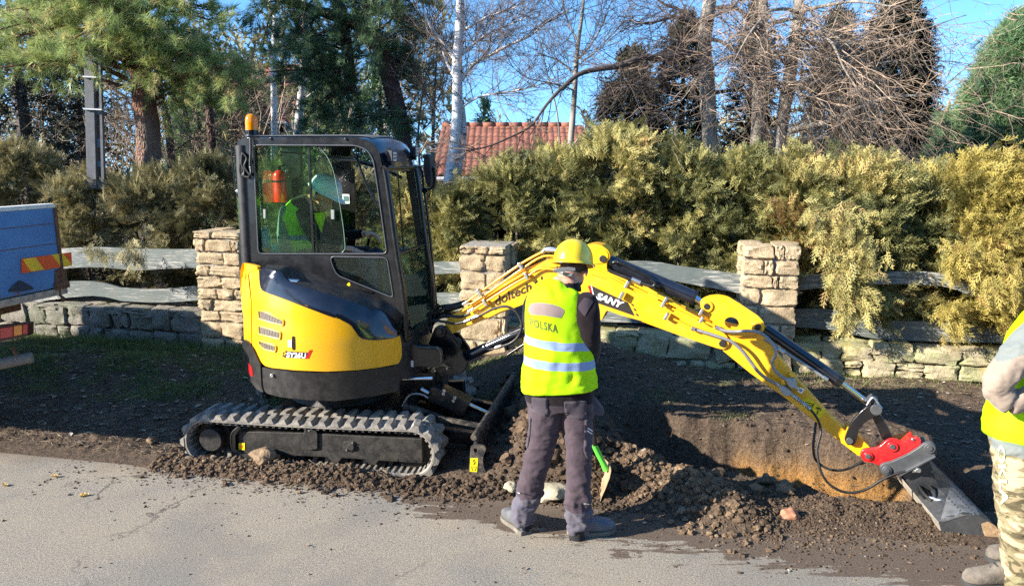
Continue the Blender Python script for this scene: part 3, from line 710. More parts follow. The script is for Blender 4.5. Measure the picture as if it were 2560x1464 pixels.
# ---- tracks ----
RB=.19; ZC=.155; XR=-.90; XF=.665; TW=.30
def track_path(n=26,r=RB):
    pts=[]
    for k in range(n+1):
        a=pi/2+pi*k/n; pts.append((XR+r*cos(a),ZC+r*sin(a)))
    for k in range(1,14): pts.append((XR+(XF-XR)*k/14,ZC-r))
    for k in range(n+1):
        a=-pi/2+pi*k/n; pts.append((XF+r*cos(a),ZC+r*sin(a)))
    for k in range(1,14): pts.append((XF+(XR-XF)*k/14,ZC+r-.010*sin(pi*k/14)))
    return pts
def path_at(s,r=RB):
    """point and tangent angle at arc length s"""
    A=pi*r; Lh=XF-XR; T=2*(A+Lh); s%=T
    if s<A: a=pi/2+s/r; return XR+r*cos(a),ZC+r*sin(a),a
    s-=A
    if s<Lh: return XR+s,ZC-r,-pi/2
    s-=Lh
    if s<A: a=-pi/2+s/r; return XF+r*cos(a),ZC+r*sin(a),a
    s-=A; return XF-s,ZC+r-.010*sin(pi*s/Lh),pi/2
def lugmesh():
    mb=MB(); # local: x along belt, y across, z outward
    b=[(-.036,0),(.036,0),(.040,.055),(.022,.150),(-.050,.150),(-.046,.055)]; t=[(-.016,.006),(.018,.006),(.020,.055),(.004,.140),(-.030,.140),(-.026,.055)]
    mb.v=[(x,y,-.004) for x,y in b]+[(x,y,.030) for x,y in t]; n=6
    mb.f=[tuple(range(n-1,-1,-1)),tuple(range(n,2*n))]+[(i,(i+1)%n,n+(i+1)%n,n+i) for i in range(n)]; mb.m=[0]*len(mb.f)
    return mb.mesh('track_lug')
LUGME=lugmesh(); LUGME.materials.append(M['rubber'])
LUGM2=LUGME.copy(); LUGM2.transform(Matrix.Scale(-1,4,(0,1,0))); LUGM2.flip_normals()
def track(yoff,lab):
    mb=MB(); out=track_path(); inn=track_path(r=RB-.028); n=len(out)
    ys=[(0,.0),(.012,.006),(TW-.012,.006),(TW,.0)]
    rows=[]
    for i in range(n):
        (x,z),(xi,zi)=out[i],inn[i]; e=((x-xi)*.25,(z-zi)*.25)
        rows.append([UF.w(x-e[0],yoff,z-e[1]),UF.w(x,yoff+.015,z),UF.w(x,yoff+TW-.015,z),UF.w(x-e[0],yoff+TW,z-e[1]),UF.w(xi+e[0],yoff+TW,zi+e[1]),UF.w(xi,yoff+TW-.02,zi),UF.w(xi,yoff+.02,zi),UF.w(xi+e[0],yoff,zi+e[1])])
    rows.append(rows[0]); mb.grid(rows,closed=True)
    # drive ribs inside the belt
    Tt=2*(pi*RB+XF-XR)
    for k in range(88):
        x,z,a=path_at(k*Tt/88,RB-.034); nx,nz=cos(a),sin(a)
        mb.obox(UF.w(x,yoff+.07,z),UF.f*(-nz)+Vector((0,0,nx)),UF.l,UF.f*nx+Vector((0,0,nz)),.018,.10,.016)
        if k%2==0: mb.obox(UF.w(x-nx*.02,yoff+.15,z-nz*.02),UF.f*(-nz)+Vector((0,0,nx)),UF.l,UF.f*nx+Vector((0,0,nz)),.03,.05,.05)
    T=mb.build('rubber_track',M['rubber'],EX,smooth=True,sharp=35); T['label']=lab
    base=rootloc(T)
    nl=43; step=Tt/nl
    for row in range(2):
        for k in range(nl):
            x,z,a=path_at((k+.5*row)*step); o=bpy.data.objects.new('track_lug',LUGME if row==0 else LUGM2); COL.objects.link(o); o.parent=T
            nrm=UF.f*cos(a)+Vector((0,0,sin(a))); tan=nrm.cross(UF.l)*-1
            R=Matrix((tan,UF.l,nrm)).transposed()
            yy=yoff-.004 if row==0 else yoff+TW+.004
            o.matrix_local=Matrix.Translation(UF.w(x,yy,z)-base)@R.to_4x4()
    return T
track(0,'near rubber track on the road side'); track(1.20,'far rubber track on the wall side')
for yo,s in ((0,1),(1.20,-1)):
    yy=lambda v:(yo+v if s==1 else yo+TW-v)
    def cy(name,x,z,r,y0,y1,mat,n=28):
        mb=MB(); mb.cyl(UF.w(x,yy(y0),z),UF.w(x,yy(y1),z),r,n); return mb.build(name,mat,EX,smooth=True,bevel=.005)
    cy('drive_motor_cover',XR+.015,.17,.088,.02,.24,M['frame'])
    if s==1: cy('drive_sprocket',XR,.16,.135,.11,.19,M['frame'])
    cy('idler_wheel',XF-.01,.155,.15,.10,.20,M['frame'])
    for x in (-.55,-.22,.12,.42): cy('track_roller',x,.055,.045,.07,.23,M['frame'],18)
fr=C2((540,868),(950,878),(1300,896),(1735,917),(1738,1080),(1450,1062),(1425,1092),(1385,1092),(1360,1055),(1205,1045),(1180,1078),(1140,1078),(1110,1040),(905,1030),(880,1048),(850,1045),(830,1022),(640,1015),(600,1050),(565,1048),(525,1010),(520,960),(515,900))
tf=plate('track_frame',fr,UF,.045,.20,M['frame'],bevel=.006)
plate('frame_guard_plate',rnd(C2((965,836),(1012,838),(1042,880),(1042,985),(990,992),(945,978),(950,880)),5),UF,.028,.03,M['frame'])
plate('inspection_cover',rnd(C2((1212,935),(1290,935),(1292,1000),(1214,1002)),5),UF,.038,.02,M['frame'])
disc('cover_cap',*C2((1262,972))[0],UF,.026,.026,.03,M['frame'])
for q in ((1272,945),(1232,992),(985,862)): disc('bolt_head',*C2(q)[0],UF,.024,.007,.02,M['zinc'],n=8,bevel=0)
for q in ((1570,1058),(1632,1060),(1692,1064)): disc('bolt_hole',*C2(q)[0],UF,.042,.008,.01,M['hose'],n=10,bevel=0)
tubep('frame_handle',C2((430,825),(520,830),(475,885),(478,980),(505,1000)),.009,UF,.03,M['black'])
plate('frame_bracket',C2((520,830),(535,845),(498,895),(500,985),(520,1000),(500,1005),(478,985),(478,890)),UF,.02,.05,M['black'],bevel=.002)
plate('warning_sticker',C2((520,945),(561,945),(561,990),(520,990)),UF,.041,.003,M['sticker'],bevel=0)
mb=MB(); c_=UF.hit(*C2((540,967))[0],.038)
for dx,dz in ((-.006,0),(.004,.006),(.002,-.007)): mb.obox(c_+UF.f*dx+Vector((0,0,dz)),UF.f,UF.l,(0,0,1),.004,.001,.014)
mb.build('sticker_mark',M['decal_red'],EX)
# lower centre frame
mb=MB(); mb.fbox(UF,-.48,.42,.30,1.20,.14,.36); mb.build('centre_frame',M['frame'],EX,bevel=.02)
mb=MB(); mb.lathe([(.001,.34),(.44,.34),(.36,.46),(.33,.56),(.001,.56)],UP.w(0,0,0),(0,0,1),36); mb.build('slew_ring',M['frame'],EX,smooth=True,sharp=30)

# ---- dozer blade ----
def bp(x,y,z): return BL.w(x,y,z)
prof=[]
for k in range(11):
    t=k/10; a=-.55+1.25*t; prof.append((.055-.085*cos(a*1.25)+.02,-.05+.345*t))
mb=MB(); BW=1.50
rows=[]
for yv in (0.012,BW*.25,BW*.5,BW*.75,BW-.012):
    rows.append([bp(x,yv,z) for x,z in prof]+[bp(x-.022,yv,z) for x,z in reversed(prof)])
R=[[rows[j][i] for j in range(len(rows))] for i in range(len(rows[0]))]; R.append(R[0]); mb.grid(R)
mb.f.append(tuple(range(0,22*5,5))); mb.f.append(tuple(range(4,22*5,5))); mb.m+=[0,0]
BLD=mb.build('dozer_blade',M['bladesteel'],EX,smooth=True,sharp=40)
mb=MB(); mb.tube([bp(-.008,.0,.300),bp(-.008,BW,.300)],.024,12); mb.build('blade_top_tube',M['bladesteel'],BLD,smooth=True,bevel=.003)
pl=C7((515,1060),(560,1052),(618,1062),(626,1085),(602,1150),(606,1205),(634,1275),(632,1335),(590,1345),(540,1325),(500,1290),(505,1180))
plate('blade_end_plate',rnd(pl,5),BL,-.004,.02,M['bladesteel'],BLD,holes=[rnd(C7((535,1075),(560,1078),(562,1105),(540,1112)),6)])
plate('lifting_point_sticker',C7((512,1148),(568,1150),(560,1250),(508,1246)),BL,-.0065,.002,M['sticker'],BLD,bevel=0)
tubep('hook_symbol',C7((540,1160),(532,1170),(546,1178),(534,1190),(545,1194)),.0022,BL,-.009,M['hose'],BLD,6)
mb=MB(); 
for a,b in (((518,1212),(528,1240)),((528,1240),(548,1238)),((548,1238),(554,1212)),((525,1214),(548,1214))): mb.tube([BL.hit(*C7(a)[0],-.008),BL.hit(*C7(b)[0],-.008)],.0016,5)
mb.build('sticker_symbol',M['hose'],BLD)
for yv,ys in ((.42,.30),(1.08,1.15)):
    mb=MB(); mb.obox((UF.w(.25,ys+.1,.22)+bp(-.03,yv,.12))/2,bp(-.03,yv,.12)-UF.w(.25,ys+.1,.22),UF.l,(0,0,1),(bp(-.03,yv,.12)-UF.w(.25,ys+.1,.22)).length,.07,.10); mb.build('blade_arm',M['black'],EX,bevel=.006)
mb=MB(); mb.obox((bp(-.05,.35,.14)+bp(-.05,1.15,.14))/2,BL.l,BL.f,(0,0,1),.85,.05,.07); mb.build('blade_cross_member',M['bladesteel'],EX,bevel=.005)
a=UP.w(.62,-.02,.50); b=bp(-.06,.72,.22); mb=MB(); mb.cyl(a,a.lerp(b,.55),.035,16); mb.build('blade_cylinder',M['black'],EX,smooth=True,bevel=.004)
mb=MB(); mb.cyl(a.lerp(b,.5),b,.018,12); mb.build('blade_cylinder_rod',M['chrome'],EX,smooth=True)
gd=C7((215,640),(250,632),(505,752),(450,850),(200,730))
plate('cylinder_guard',rnd(gd,4),BL,.42,.16,M['black'],bevel=.006)
for q in ((320,660),(315,682),(398,712),(388,735)): disc('guard_bolt',*C7(q)[0],BL,.408,.013,.014,M['zinc'],n=10,bevel=.001)
tubep('chrome_fitting',C7((155,645),(210,675)),.017,BL,.40,M['chrome'],n=12)
tubep('blade_hose',C7((20,770),(60,700),(110,680),(170,690),(205,712)),.009,BL,.38,M['steelhose'])
plate('long_blade_link',C7((20,760),(40,755),(330,860),(560,905),(640,895),(640,940),(590,945),(540,925),(330,885),(20,790)),BL,.30,.04,M['bladesteel'],bevel=.003)
plate('far_blade_link',C7((160,615),(400,680),(600,740),(600,755),(380,700),(160,640)),BL,.95,.04,M['bladesteel'],bevel=.003)

# ---- slewing body: skirt, hood panels ----
ins=lambda z:.05*sm(1.15,1.5,z)+.02*sm(.95,1.2,z)
S_sk,I_sk=hitcyl(UP,.775); S_h,I_h=hitcyl(UP,.768,inset=ins)
mb=MB(); mb.lathe([(.001,.56),(.60,.56),(.735,.60),(.735,.90),(.72,.95),(.001,.95)],UP.w(0,0,0),(0,0,1),48); mb.build('body_core',M['skirt'],EX,smooth=True,sharp=30)
patch('counterweight_skirt',rnd(C2((668,440),(740,456),(900,475),(1100,482),(1300,472),(1580,430),(1582,600),(1450,628),(1300,650),(1160,667),(1000,662),(800,642),(700,615),(674,560)),8),S_sk,I_sk,.035,M['skirt'],bevel=.004)
mb=MB(); pts=[]
cg=patch('rear_corner_guard',rnd(C2((545,258),(575,270),(612,318),(640,380),(664,432),(670,560),(684,612),(640,590),(600,540),(560,440),(545,350)),5),hitcyl(UP,.785)[0],I_sk,.045,M['skirt'],step=6,bevel=.004)
patch('rear_reflector',C2((585,414),(608,452),(613,502),(600,500),(586,470)),hitcyl(UP,.789)[0],I_sk,.003,M['decal_red'],cg,step=5)
disc('skirt_bolt',*C2((737,501))[0],UP,-.768,.014,.02,M['zinc'],n=14)
hood=patch('side_hood_panel',rnd(C1((590,1150),(604,1130),(650,1118),(656,1140),(662,1235),(700,1272),(800,1310),(1000,1385),(1150,1440))+C2((950,28),(1150,104),(1262,165),(1306,225),(1340,257),(1450,264),(1562,248),(1588,232),(1600,300),(1600,375),(1580,420),(1450,445),(1300,463),(1100,472),(900,464),(740,447),(690,432),(645,375),(612,310),(607,0)),5),S_h,I_h,.03,M['hood_yellow'],step=9,bevel=.004)
patch('rear_hood_panel',rnd(C1((545,1075),(600,1088),(640,1100),(646,1116),(596,1130),(582,1160))+C2((600,0),(605,305),(580,285),(556,262),(552,100))+C1((545,1400),(532,1250),(530,1130)),4),S_h,I_h,.03,M['hood_yellow'],step=7,bevel=.004)
patch('side_sticker',C1((540,1130),(566,1125),(560,1215),(533,1215)),hitcyl(UP,.770,inset=ins)[0],I_h,.002,M['sticker'],hood,step=5)
def ventmat():
    m,t,b=nt('perforated_vent'); tc=t.nodes.new('ShaderNodeNewGeometry'); vo=t.nodes.new('ShaderNodeTexVoronoi'); vo.inputs['Scale'].default_value=85; vo.inputs['Randomness'].default_value=.05
    L(t,tc.outputs['Position'],vo.inputs['Vector']); r=ramp(t,vo.outputs['Distance'],[(.40,0),(.50,1)])
    c=mix(t,r.outputs[0],(.012,.010,.008),(.16,.13,.10)); L(t,c,b.inputs['Base Color']); b.inputs['Roughness'].default_value=.6; return m
M['vent']=ventmat()
for q in (((650,68),(690,75),(820,135),(816,168),(655,125)),((652,168),(800,213),(796,258),(655,225)),((655,266),(770,303),(765,342),(690,326),(657,292))):
    P_=rnd(C2(*q),4); v_=patch('air_vent',P_,hitcyl(UP,.770,inset=ins)[0],I_h,.004,M['vent'],hood,step=6)
    Pb=[hitcyl(UP,.772,inset=ins)[0](*p) for p in P_]; mb=MB(); mb.tube(Pb+[Pb[0],Pb[1]],.0065,6,False); mb.build('vent_rim',M['hood_yellow'],v_,smooth=True,sharp=180)
patch('latch_slot',rnd(C2((872,238),(892,238),(894,330),(874,330)),5),hitcyl(UP,.771,inset=ins)[0],I_h,.004,M['black'],hood,step=5)
patch('service_sticker',C2((846,264),(870,265),(870,310),(847,308)),hitcyl(UP,.770,inset=ins)[0],I_h,.001,M['white'],hood,step=6)
SL=hitcyl(UP,.7705,inset=ins)[0]; SL2=hitcyl(UP,.7725,inset=ins)[0]
lg=patch('model_badge',C2((818,378),(842,338),(975,346),(985,345),(965,386)),SL,I_h,.001,M['decal_dark'],hood,step=8)
patch('badge_stripe',C2((958,386),(990,330),(1009,328),(982,387)),SL,I_h,.001,M['decal_red'],hood,step=8)
for i in range(3):
    for j in range(2):
        x=800+i*9+j*-3+ (2-j)*4; y=372-i*13-j*3
        if (i+j)%2==0: patch('badge_check',C2((x,y),(x+9,y-1),(x+13,y-12),(x+4,y-11)),SL,I_h,.001,M['decal_dark'],lg,step=8)
text_on('SY26U',C2((836,377))[0],C2((964,383))[0],Vector((1,-13)),SL2,M['white'],lg,bold=.035,space=.98)
# glossy black engine cover between hood and cab
def resam(P_,n):
    d=[0]
    for a,b in zip(P_,P_[1:]): d.append(d[-1]+(b-a).length)
    out=[]
    for k in range(n):
        s=d[-1]*k/(n-1); i=0
        while i<len(d)-2 and d[i+1]<s: i+=1
        out.append(P_[i].lerp(P_[i+1],(s-d[i])/max(1e-9,d[i+1]-d[i])))
    return out
S_c=hitcyl(UP,.772,inset=ins)[0]; S_c2=hitcyl(UP,.70)[0]; S_c3=hitcyl(UP,.675)[0]
A_=resam(cr([S_c(*p) for p in C1((655,1140),(664,1240),(720,1280),(1000,1385),(1150,1440))+C2((1150,104),(1262,165),(1306,225),(1340,257),(1450,264),(1562,248))],5),36)
A2=resam(cr([S_c(*p) for p in C1((660,1135),(672,1228),(730,1262),(1000,1362),(1160,1415))+C2((1165,78),(1290,140),(1330,195),(1360,225),(1450,236),(1570,225))],5),36)
B_=resam(cr([S_c2(*p) for p in C1((690,1108),(775,1140),(800,1195),(870,1235),(1050,1292),(1250,1352),(1380,1400))+C2((1440,70),(1520,120),(1560,180))],5),36)
B2=resam(cr([S_c3(*p) for p in C1((700,1103),(800,1132),(830,1180),(890,1215),(1070,1270),(1270,1335),(1400,1382))+C2((1460,55),(1530,105),(1580,165))],5),36)
Pc=plane(UP,-.335)[0]
C_=resam(cr([Pc(*p) for p in C1((720,1092),(870,1098),(960,1130),(1080,1170),(1200,1215),(1350,1270),(1480,1330),(1560,1380),(1600,1440))],5),36)
mb=MB(); mb.grid([A_,A2,[a.lerp(b,.5)+Vector((0,0,.012)) for a,b in zip(A2,B_)],B_,B2]); mb.build('engine_cover',M['gloss'],EX,smooth=True,sharp=60)
mb=MB(); mb.grid([B2,[a.lerp(b,.5)+Vector((0,0,.01)) for a,b in zip(B2,C_)],C_]); ct=mb.build('engine_cover_top',M['matte'],EX,smooth=True,sharp=60)
mb=MB(); a=UP.w(-.60,-.33,1.40)
def topsurf(lift):
    me_=ct.data; b_=rootloc(ct); T_=BVHTree.FromPolygons([tuple(v.co+b_) for v in me_.vertices],[tuple(p.vertices) for p in me_.polygons])
    def f(px_,py_):
        d=ray(px_,py_).normalized(); h=T_.ray_cast(Vector((0,0,CAMZ)),d); return (h[0]-d*lift) if h[0] else UP.hit(px_,py_,-.42)
    return f
patch('paper_label',C1((830,1182),(925,1188),(905,1203),(850,1199)),topsurf(.004),I_h,0,M['white'],ct,step=6)
patch('warning_triangle',C1((1235,1222),(1252,1205),(1268,1240)),topsurf(.004),I_h,0,M['sticker'],ct,step=5)

# ---- cab ----
CY0=-.33; CY1=.40; TH=.045
outer=rnd(C1((508,300),(518,264),(560,252),(900,250),(1320,252),(1400,278),(1448,335),(1472,440),(1512,640),(1570,1000),(1605,1230),(1616,1400))+C2((1616,110),(1400,120),(1000,-60))+C1((640,1200),(568,1110),(545,880)),10)
win1=rnd(C1((622,302),(900,303),(1290,305),(1370,335),(1408,400),(1430,540),(1496,1012),(656,1012)),12)
win2=rnd(C1((1125,1035),(1503,1042),(1545,1310),(1175,1160),(1145,1105)),12)
CW=plate('cab_side_frame',outer,UP,CY0,TH,M['black'],holes=[win1,win2],bevel=.008,seg=3)
def rim(poly,F,y,r,mat,par,name='window_seal'):
    P_=[F.hit(px,py,y) for px,py in poly]; mb=MB(); mb.tube(P_+[P_[0],P_[1]],r,6,False); return mb.build(name,mat,par,smooth=True,sharp=180)
M['seal']=simple('grey_window_trim',(.10,.10,.11),.35,.2,.1,20)
rim(rnd(C1((618,298),(900,299),(1294,301),(1376,332),(1413,400),(1435,540),(1502,1017),(651,1017)),12),UP,CY0-.004,.005,M['seal'],CW); rim(win2,UP,CY0-.004,.004,M['seal'],CW)
# sliding panes: rear pane fixed, front pane slid half open
def pane(name,poly,F,y,mat,par=EX):
    mb=MB(); mb.prism([F.hit(px,py,y) for px,py in poly],F.l*.005); return mb.build(name,mat,par)
pane('rear_sliding_pane',C1((620,300),(1012,302),(1040,1014),(655,1014)),UP,CY0+.018,M['glass'],CW)
fp=rnd(C1((705,303),(1035,305),(1105,365),(1150,470),(1182,640),(1215,850),(1230,1014),(722,1014)),20)
pane('front_sliding_pane',fp,UP,CY0+.032,M['glass'],CW)
rim(fp,UP,CY0+.03,.0022,simple('pane_edge',(.25,.38,.28),.2),CW,'pane_edge')
plate('pane_frame_bar',C1((975,305),(990,305),(1022,1012),(1006,1012)),UP,CY0+.012,.012,M['black'],CW,bevel=.002)
for q in ((682,722,698,785),(1130,725,1152,790)): plate('pane_handle',C1((q[0],q[1]),(q[2],q[1]+3),(q[2],q[3]),(q[0]+2,q[3]-2)),UP,CY0+.008,.012,simple('grey_handle',(.25,.26,.24),.5),CW,bevel=.002)
pane('lower_side_pane',win2,UP,CY0+.015,M['glass2'],CW)
# far side wall with door opening and B post
def shiftpoly(poly,y0): return [UP.loc(px,py,y0) for px,py in poly]
def farplate(name,poly,y1,th,mat,parent,holes=(),bevel=.006):
    """outline measured on the near wall, built at depth y1"""
    f=lambda P_:[UP.w(q.x,y1,q.z) for q in shiftpoly(P_,CY0)]
    mb=MB(); mb.prism(f(poly),UP.l*th,0,[f(h) for h in holes]); return mb.build(name,mat,parent,bevel=bevel)
fw1=rnd(C1((640,302),(870,303),(890,1150),(665,1150)),8); fw2=rnd(C1((1010,305),(1290,305),(1370,335),(1405,400),(1430,540),(1560,1330),(1060,1330)),12)
FW=farplate('cab_door_frame',outer,CY1-TH,TH,M['black'],EX,[fw1,fw2])
mb=MB(); mb.prism([UP.w(q.x,CY1-.02,q.z) for q in shiftpoly(fw1,CY0)],UP.l*.005); mb.build('far_rear_pane',M['glass2'],FW)
mb=MB(); mb.prism([UP.w(q.x,CY1-.02,q.z) for q in shiftpoly(rnd(C1((1085,900),(1500,900),(1560,1330),(1060,1330)),8),CY0)],UP.l*.005); mb.build('far_door_pane',M['glass2'],FW)
# roof
rp=[UP.loc(px,py,CY0) for px,py in C1((512,285),(522,262),(560,251),(700,249),(1000,248),(1300,250),(1390,274),(1440,325),(1468,400),(1482,455))]
rp=cr([Vector((p.x,0,p.z)) for p in rp],4); rows=[]
NY=12
for j in range(NY+1):
    v=j/NY; yv=CY0+.005+(CY1-CY0-.01)*v; bz=.030*sin(pi*v)**.6
    rows.append([UP.w(p.x+(.02*sin(pi*v)**.6 if p.x>.2 else -.01*sin(pi*v)),yv,p.z+bz*(1 if p.z>2.2 else .5)-.004) for p in rp])
mb=MB(); mb.grid(rows); cen=mb
mb.grid([[q-Vector((0,0,.03)) for q in r] for r in rows]); 
RF=mb.build('cab_roof',M['gloss'],EX,smooth=True,sharp=60)
# dusty flat roof skin
mb=MB(); k0,k1=6,24; mb.grid([[q+Vector((0,0,.004)) for q in r[k0:k1]] for r in rows[1:-1]]); mb.build('roof_skin',simple('dusty_roof_panel',(.10,.095,.085),.6,0,.2,12,dust=.6,dustcol=(.2,.18,.15)),RF,smooth=True,sharp=60)
for q in ((730,256),(1228,258)): disc('roof_bolt',*C1(q)[0],UP,CY0-.01,.011,.03,M['black'],n=10)
# rear wall
mb=MB(); zr=UP.loc(*C1((512,300))[0],CY0); zb=UP.loc(*C1((565,1100))[0],CY0)
for (za,zc) in ((1.0,1.55),): mb.obox(UP.w(-.665,(CY0+CY1)/2,(za+zc)/2),UP.f,UP.l,(0,0,1),.04,CY1-CY0-.02,zc-za)
mb.build('cab_rear_wall',M['black'],EX,bevel=.006)
mb=MB(); mb.obox(UP.w(-.665,(CY0+CY1)/2,1.9),UP.f,UP.l,(0,0,1),.006,CY1-CY0-.03,.7); mb.build('rear_pane',M['glass2'],EX)
# rounded rear near corner post
mb=MB(); a=UP.loc(*C1((530,300))[0],CY0); b=UP.loc(*C1((572,1095))[0],CY0)
mb.tube([UP.w(a.x,CY0+.03,a.z),UP.w(b.x,CY0+.03,b.z)],.05,16); mb.build('rear_corner_post',M['matte'],EX,smooth=True,sharp=50)
# windscreen frame: two posts, header, sill
N1=[UP.loc(*p,CY0) for p in C1((1480,455),(1500,560),(1560,1000),(1605,1290))+C2((1622,262),)]
def frontpt(q,y,dx=0,dz=0): return UP.w(q.x+dx,y,q.z+dz)
mb=MB(); mb.tube(cr([frontpt(q,CY0+.02,.0) for q in N1],4),.024,10); mb.build('near_windscreen_post',M['black'],EX,smooth=True,sharp=60)
mb=MB(); mb.tube(cr([frontpt(q,CY1-.02,.0) for q in N1],4),.028,10); mb.build('far_windscreen_post',M['black'],EX,smooth=True,sharp=60)
for k,nm in ((0,'windscreen_header'),(4,'windscreen_sill')):
    mb=MB(); mb.tube([frontpt(N1[k],CY0,0,0),frontpt(N1[k],CY1,0,0)],.024,10); mb.build(nm,M['black'],EX,smooth=True,sharp=60)
mb=MB(); mb.tube([frontpt(N1[2],CY0,0,-.03),frontpt(N1[2],CY1,0,-.03)],.012,8); mb.build('windscreen_crossbar',M['black'],EX,smooth=True)
mb=MB(); q=[frontpt(N1[2],CY0+.03,.005,-.03),frontpt(N1[2],CY1-.03,.005,-.03),frontpt(N1[4],CY1-.03,.005,.02),frontpt(N1[4],CY0+.03,.005,.02)]; mb.prism(q,UP.f*.005); mb.build('lower_windscreen_pane',M['glass'],EX)
# upper windscreen slid up under the roof (struts)
tubep('gas_strut',C1((1300,365),(1335,480),(1385,600),(1435,690)),.010,UP,-.20,M['black'])
plate('raised_windscreen_arm',C1((1130,390),(1300,360),(1310,378),(1150,415)),UP,-.15,.02,simple('grey_arm',(.12,.13,.13),.4),bevel=.003)
mb=MB(); mb.prism([UP.w(x,y,z) for x,y,z in ((-.30,-.27,2.30),(.28,-.27,2.26),(.28,.34,2.26),(-.30,.34,2.30))],Vector((0,0,.006))); mb.build('raised_windscreen_pane',M['glass2'],EX)
mb=MB(); mb.tube([UP.w(.02,.33,2.24),UP.w(.30,.33,2.17),UP.w(.44,.33,2.10)],.014,8); mb.tube([UP.w(.02,-.24,2.27),UP.w(.30,-.24,2.24)],.012,8); mb.build('windscreen_rail',M['black'],EX,smooth=True)
plate('wiper_arm',C1((1570,490),(1576,490),(1632,1240),(1622,1245)),UP,.10,.012,M['black'],bevel=.001)
# work lamps, mirror, hand rail
for q,yv in (((1540,372),-.25),((1688,340),.34)):
    c=UP.hit(*C1(q)[0],yv); mb=MB(); fx=(UP.f*.95-Vector((0,0,.15))-UP.l*.12).normalized(); mb.obox(c,fx,UP.l,Vector((0,0,1)),.035,.075,.085); wl=mb.build('work_lamp',M['matte'],EX,bevel=.01)
    mb=MB(); 
    for r_ in range(3):
        for s_ in range(3): mb.obox(c+fx*.019+UP.l*(s_-1)*.022+Vector((0,0,(r_-1)*.024)),fx,UP.l,Vector((0,0,1)),.006,.017,.018)
    mb.build('lamp_lens',simple('clear_lamp_lens',(.55,.56,.58),.15),wl,bevel=.002)
    mb=MB()
    for s_ in range(6): mb.obox(c-fx*.024+UP.l*(s_-2.5)*.013,fx,UP.l,Vector((0,0,1)),.022,.004,.08)
    mb.build('lamp_fins',M['matte'],wl)
    mb=MB(); mb.obox(c-Vector((0,0,.055))-fx*.02,fx,UP.l,Vector((0,0,1)),.06,.03,.03); mb.build('lamp_bracket',M['black'],wl,bevel=.003)
Mf=.50
mr=plate('rear_view_mirror',rnd(C1((1742,362),(1768,355),(1785,375),(1795,470),(1798,570),(1780,580),(1760,560),(1742,480)),8),UP,Mf,.16,M['matte'],bevel=.012)
tubep('mirror_bracket',C1((1650,445),(1690,438),(1725,455),(1738,520),(1742,600)),.011,UP,Mf+.03,M['black'])
tubep('mirror_support',C1((1790,450),(1815,460),(1818,560),(1795,585),(1750,600)),.010,UP,Mf+.06,M['black'])
disc('mirror_joint',*C1((1750,600))[0],UP,Mf,.026,.04,M['black'])
disc('mirror_knob',*C1((1805,458))[0],UP,Mf+.03,.020,.04,M['black'])
tubep('grab_rail',C1((1750,610),(1775,800),(1806,1100),(1833,1400)),.011,UP,Mf+.02,M['black'])
# beacon at the rear corner of the roof
c=UP.hit(*C1((612,246))[0],-.20); bz=c.z; mb=MB()
mb.lathe([(.001,-.01),(.055,-.01),(.052,.02),(.046,.022),(.046,.045),(.05,.047),(.05,.052),(.001,.052)],c,(0,0,1),28); BC=mb.build('beacon_base',M['black'],EX,smooth=True,sharp=30)
mb=MB()
for k in range(18): mb.obox(c+Vector((cos(k*2*pi/18)*.047,sin(k*2*pi/18)*.047,.033)),Vector((cos(k*2*pi/18),sin(k*2*pi/18),0)),Vector((-sin(k*2*pi/18),cos(k*2*pi/18),0)),Vector((0,0,1)),.006,.006,.022)
mb.build('beacon_grip',M['black'],BC)
mb=MB(); mb.lathe([(.047,.052),(.0475,.10),(.045,.135),(.036,.160),(.020,.172),(.001,.175)],c,(0,0,1),32); mb.build('beacon_lens',M['amber'],BC,smooth=True,sharp=50)
mb=MB(); mb.lathe([(.001,.055),(.028,.055),(.030,.13),(.001,.135)],c,(0,0,1),20); mb.build('beacon_reflector',simple('beacon_inner',(.95,.35,.02),.3),BC,smooth=True,sharp=50)
# rear corner cabling
PP=[UP.hit(*p,CY0-.02) for p in C1((598,250),(600,330),(597,420),(603,480),(590,505))]; PP=cr(PP,14)
mb=MB(); mb.tube(PP,[.0085+.0016*(i%2) for i in range(len(PP))],8); mb.build('corrugated_conduit',M['hose'],EX,smooth=True,sharp=30)
for q in (((545,350),(540,420),(560,470),(548,500),(590,512)),((540,345),(575,385),(560,440),(600,500)),((530,420),(528,470),(540,500),(560,490))):
    tubep('corner_cable',C1(*q),.009,UP,CY0-.015,M['hose'])
tubep('mirror_rod',C1((470,300),(482,420),(498,595)),.0045,UP,CY0+.3,M['black']); disc('rod_joint',*C1((512,603))[0],UP,CY0+.28,.014,.03,M['zinc'])
tubep('rod_bracket',C1((500,602),(535,606)),.007,UP,CY0+.3,M['zinc'])

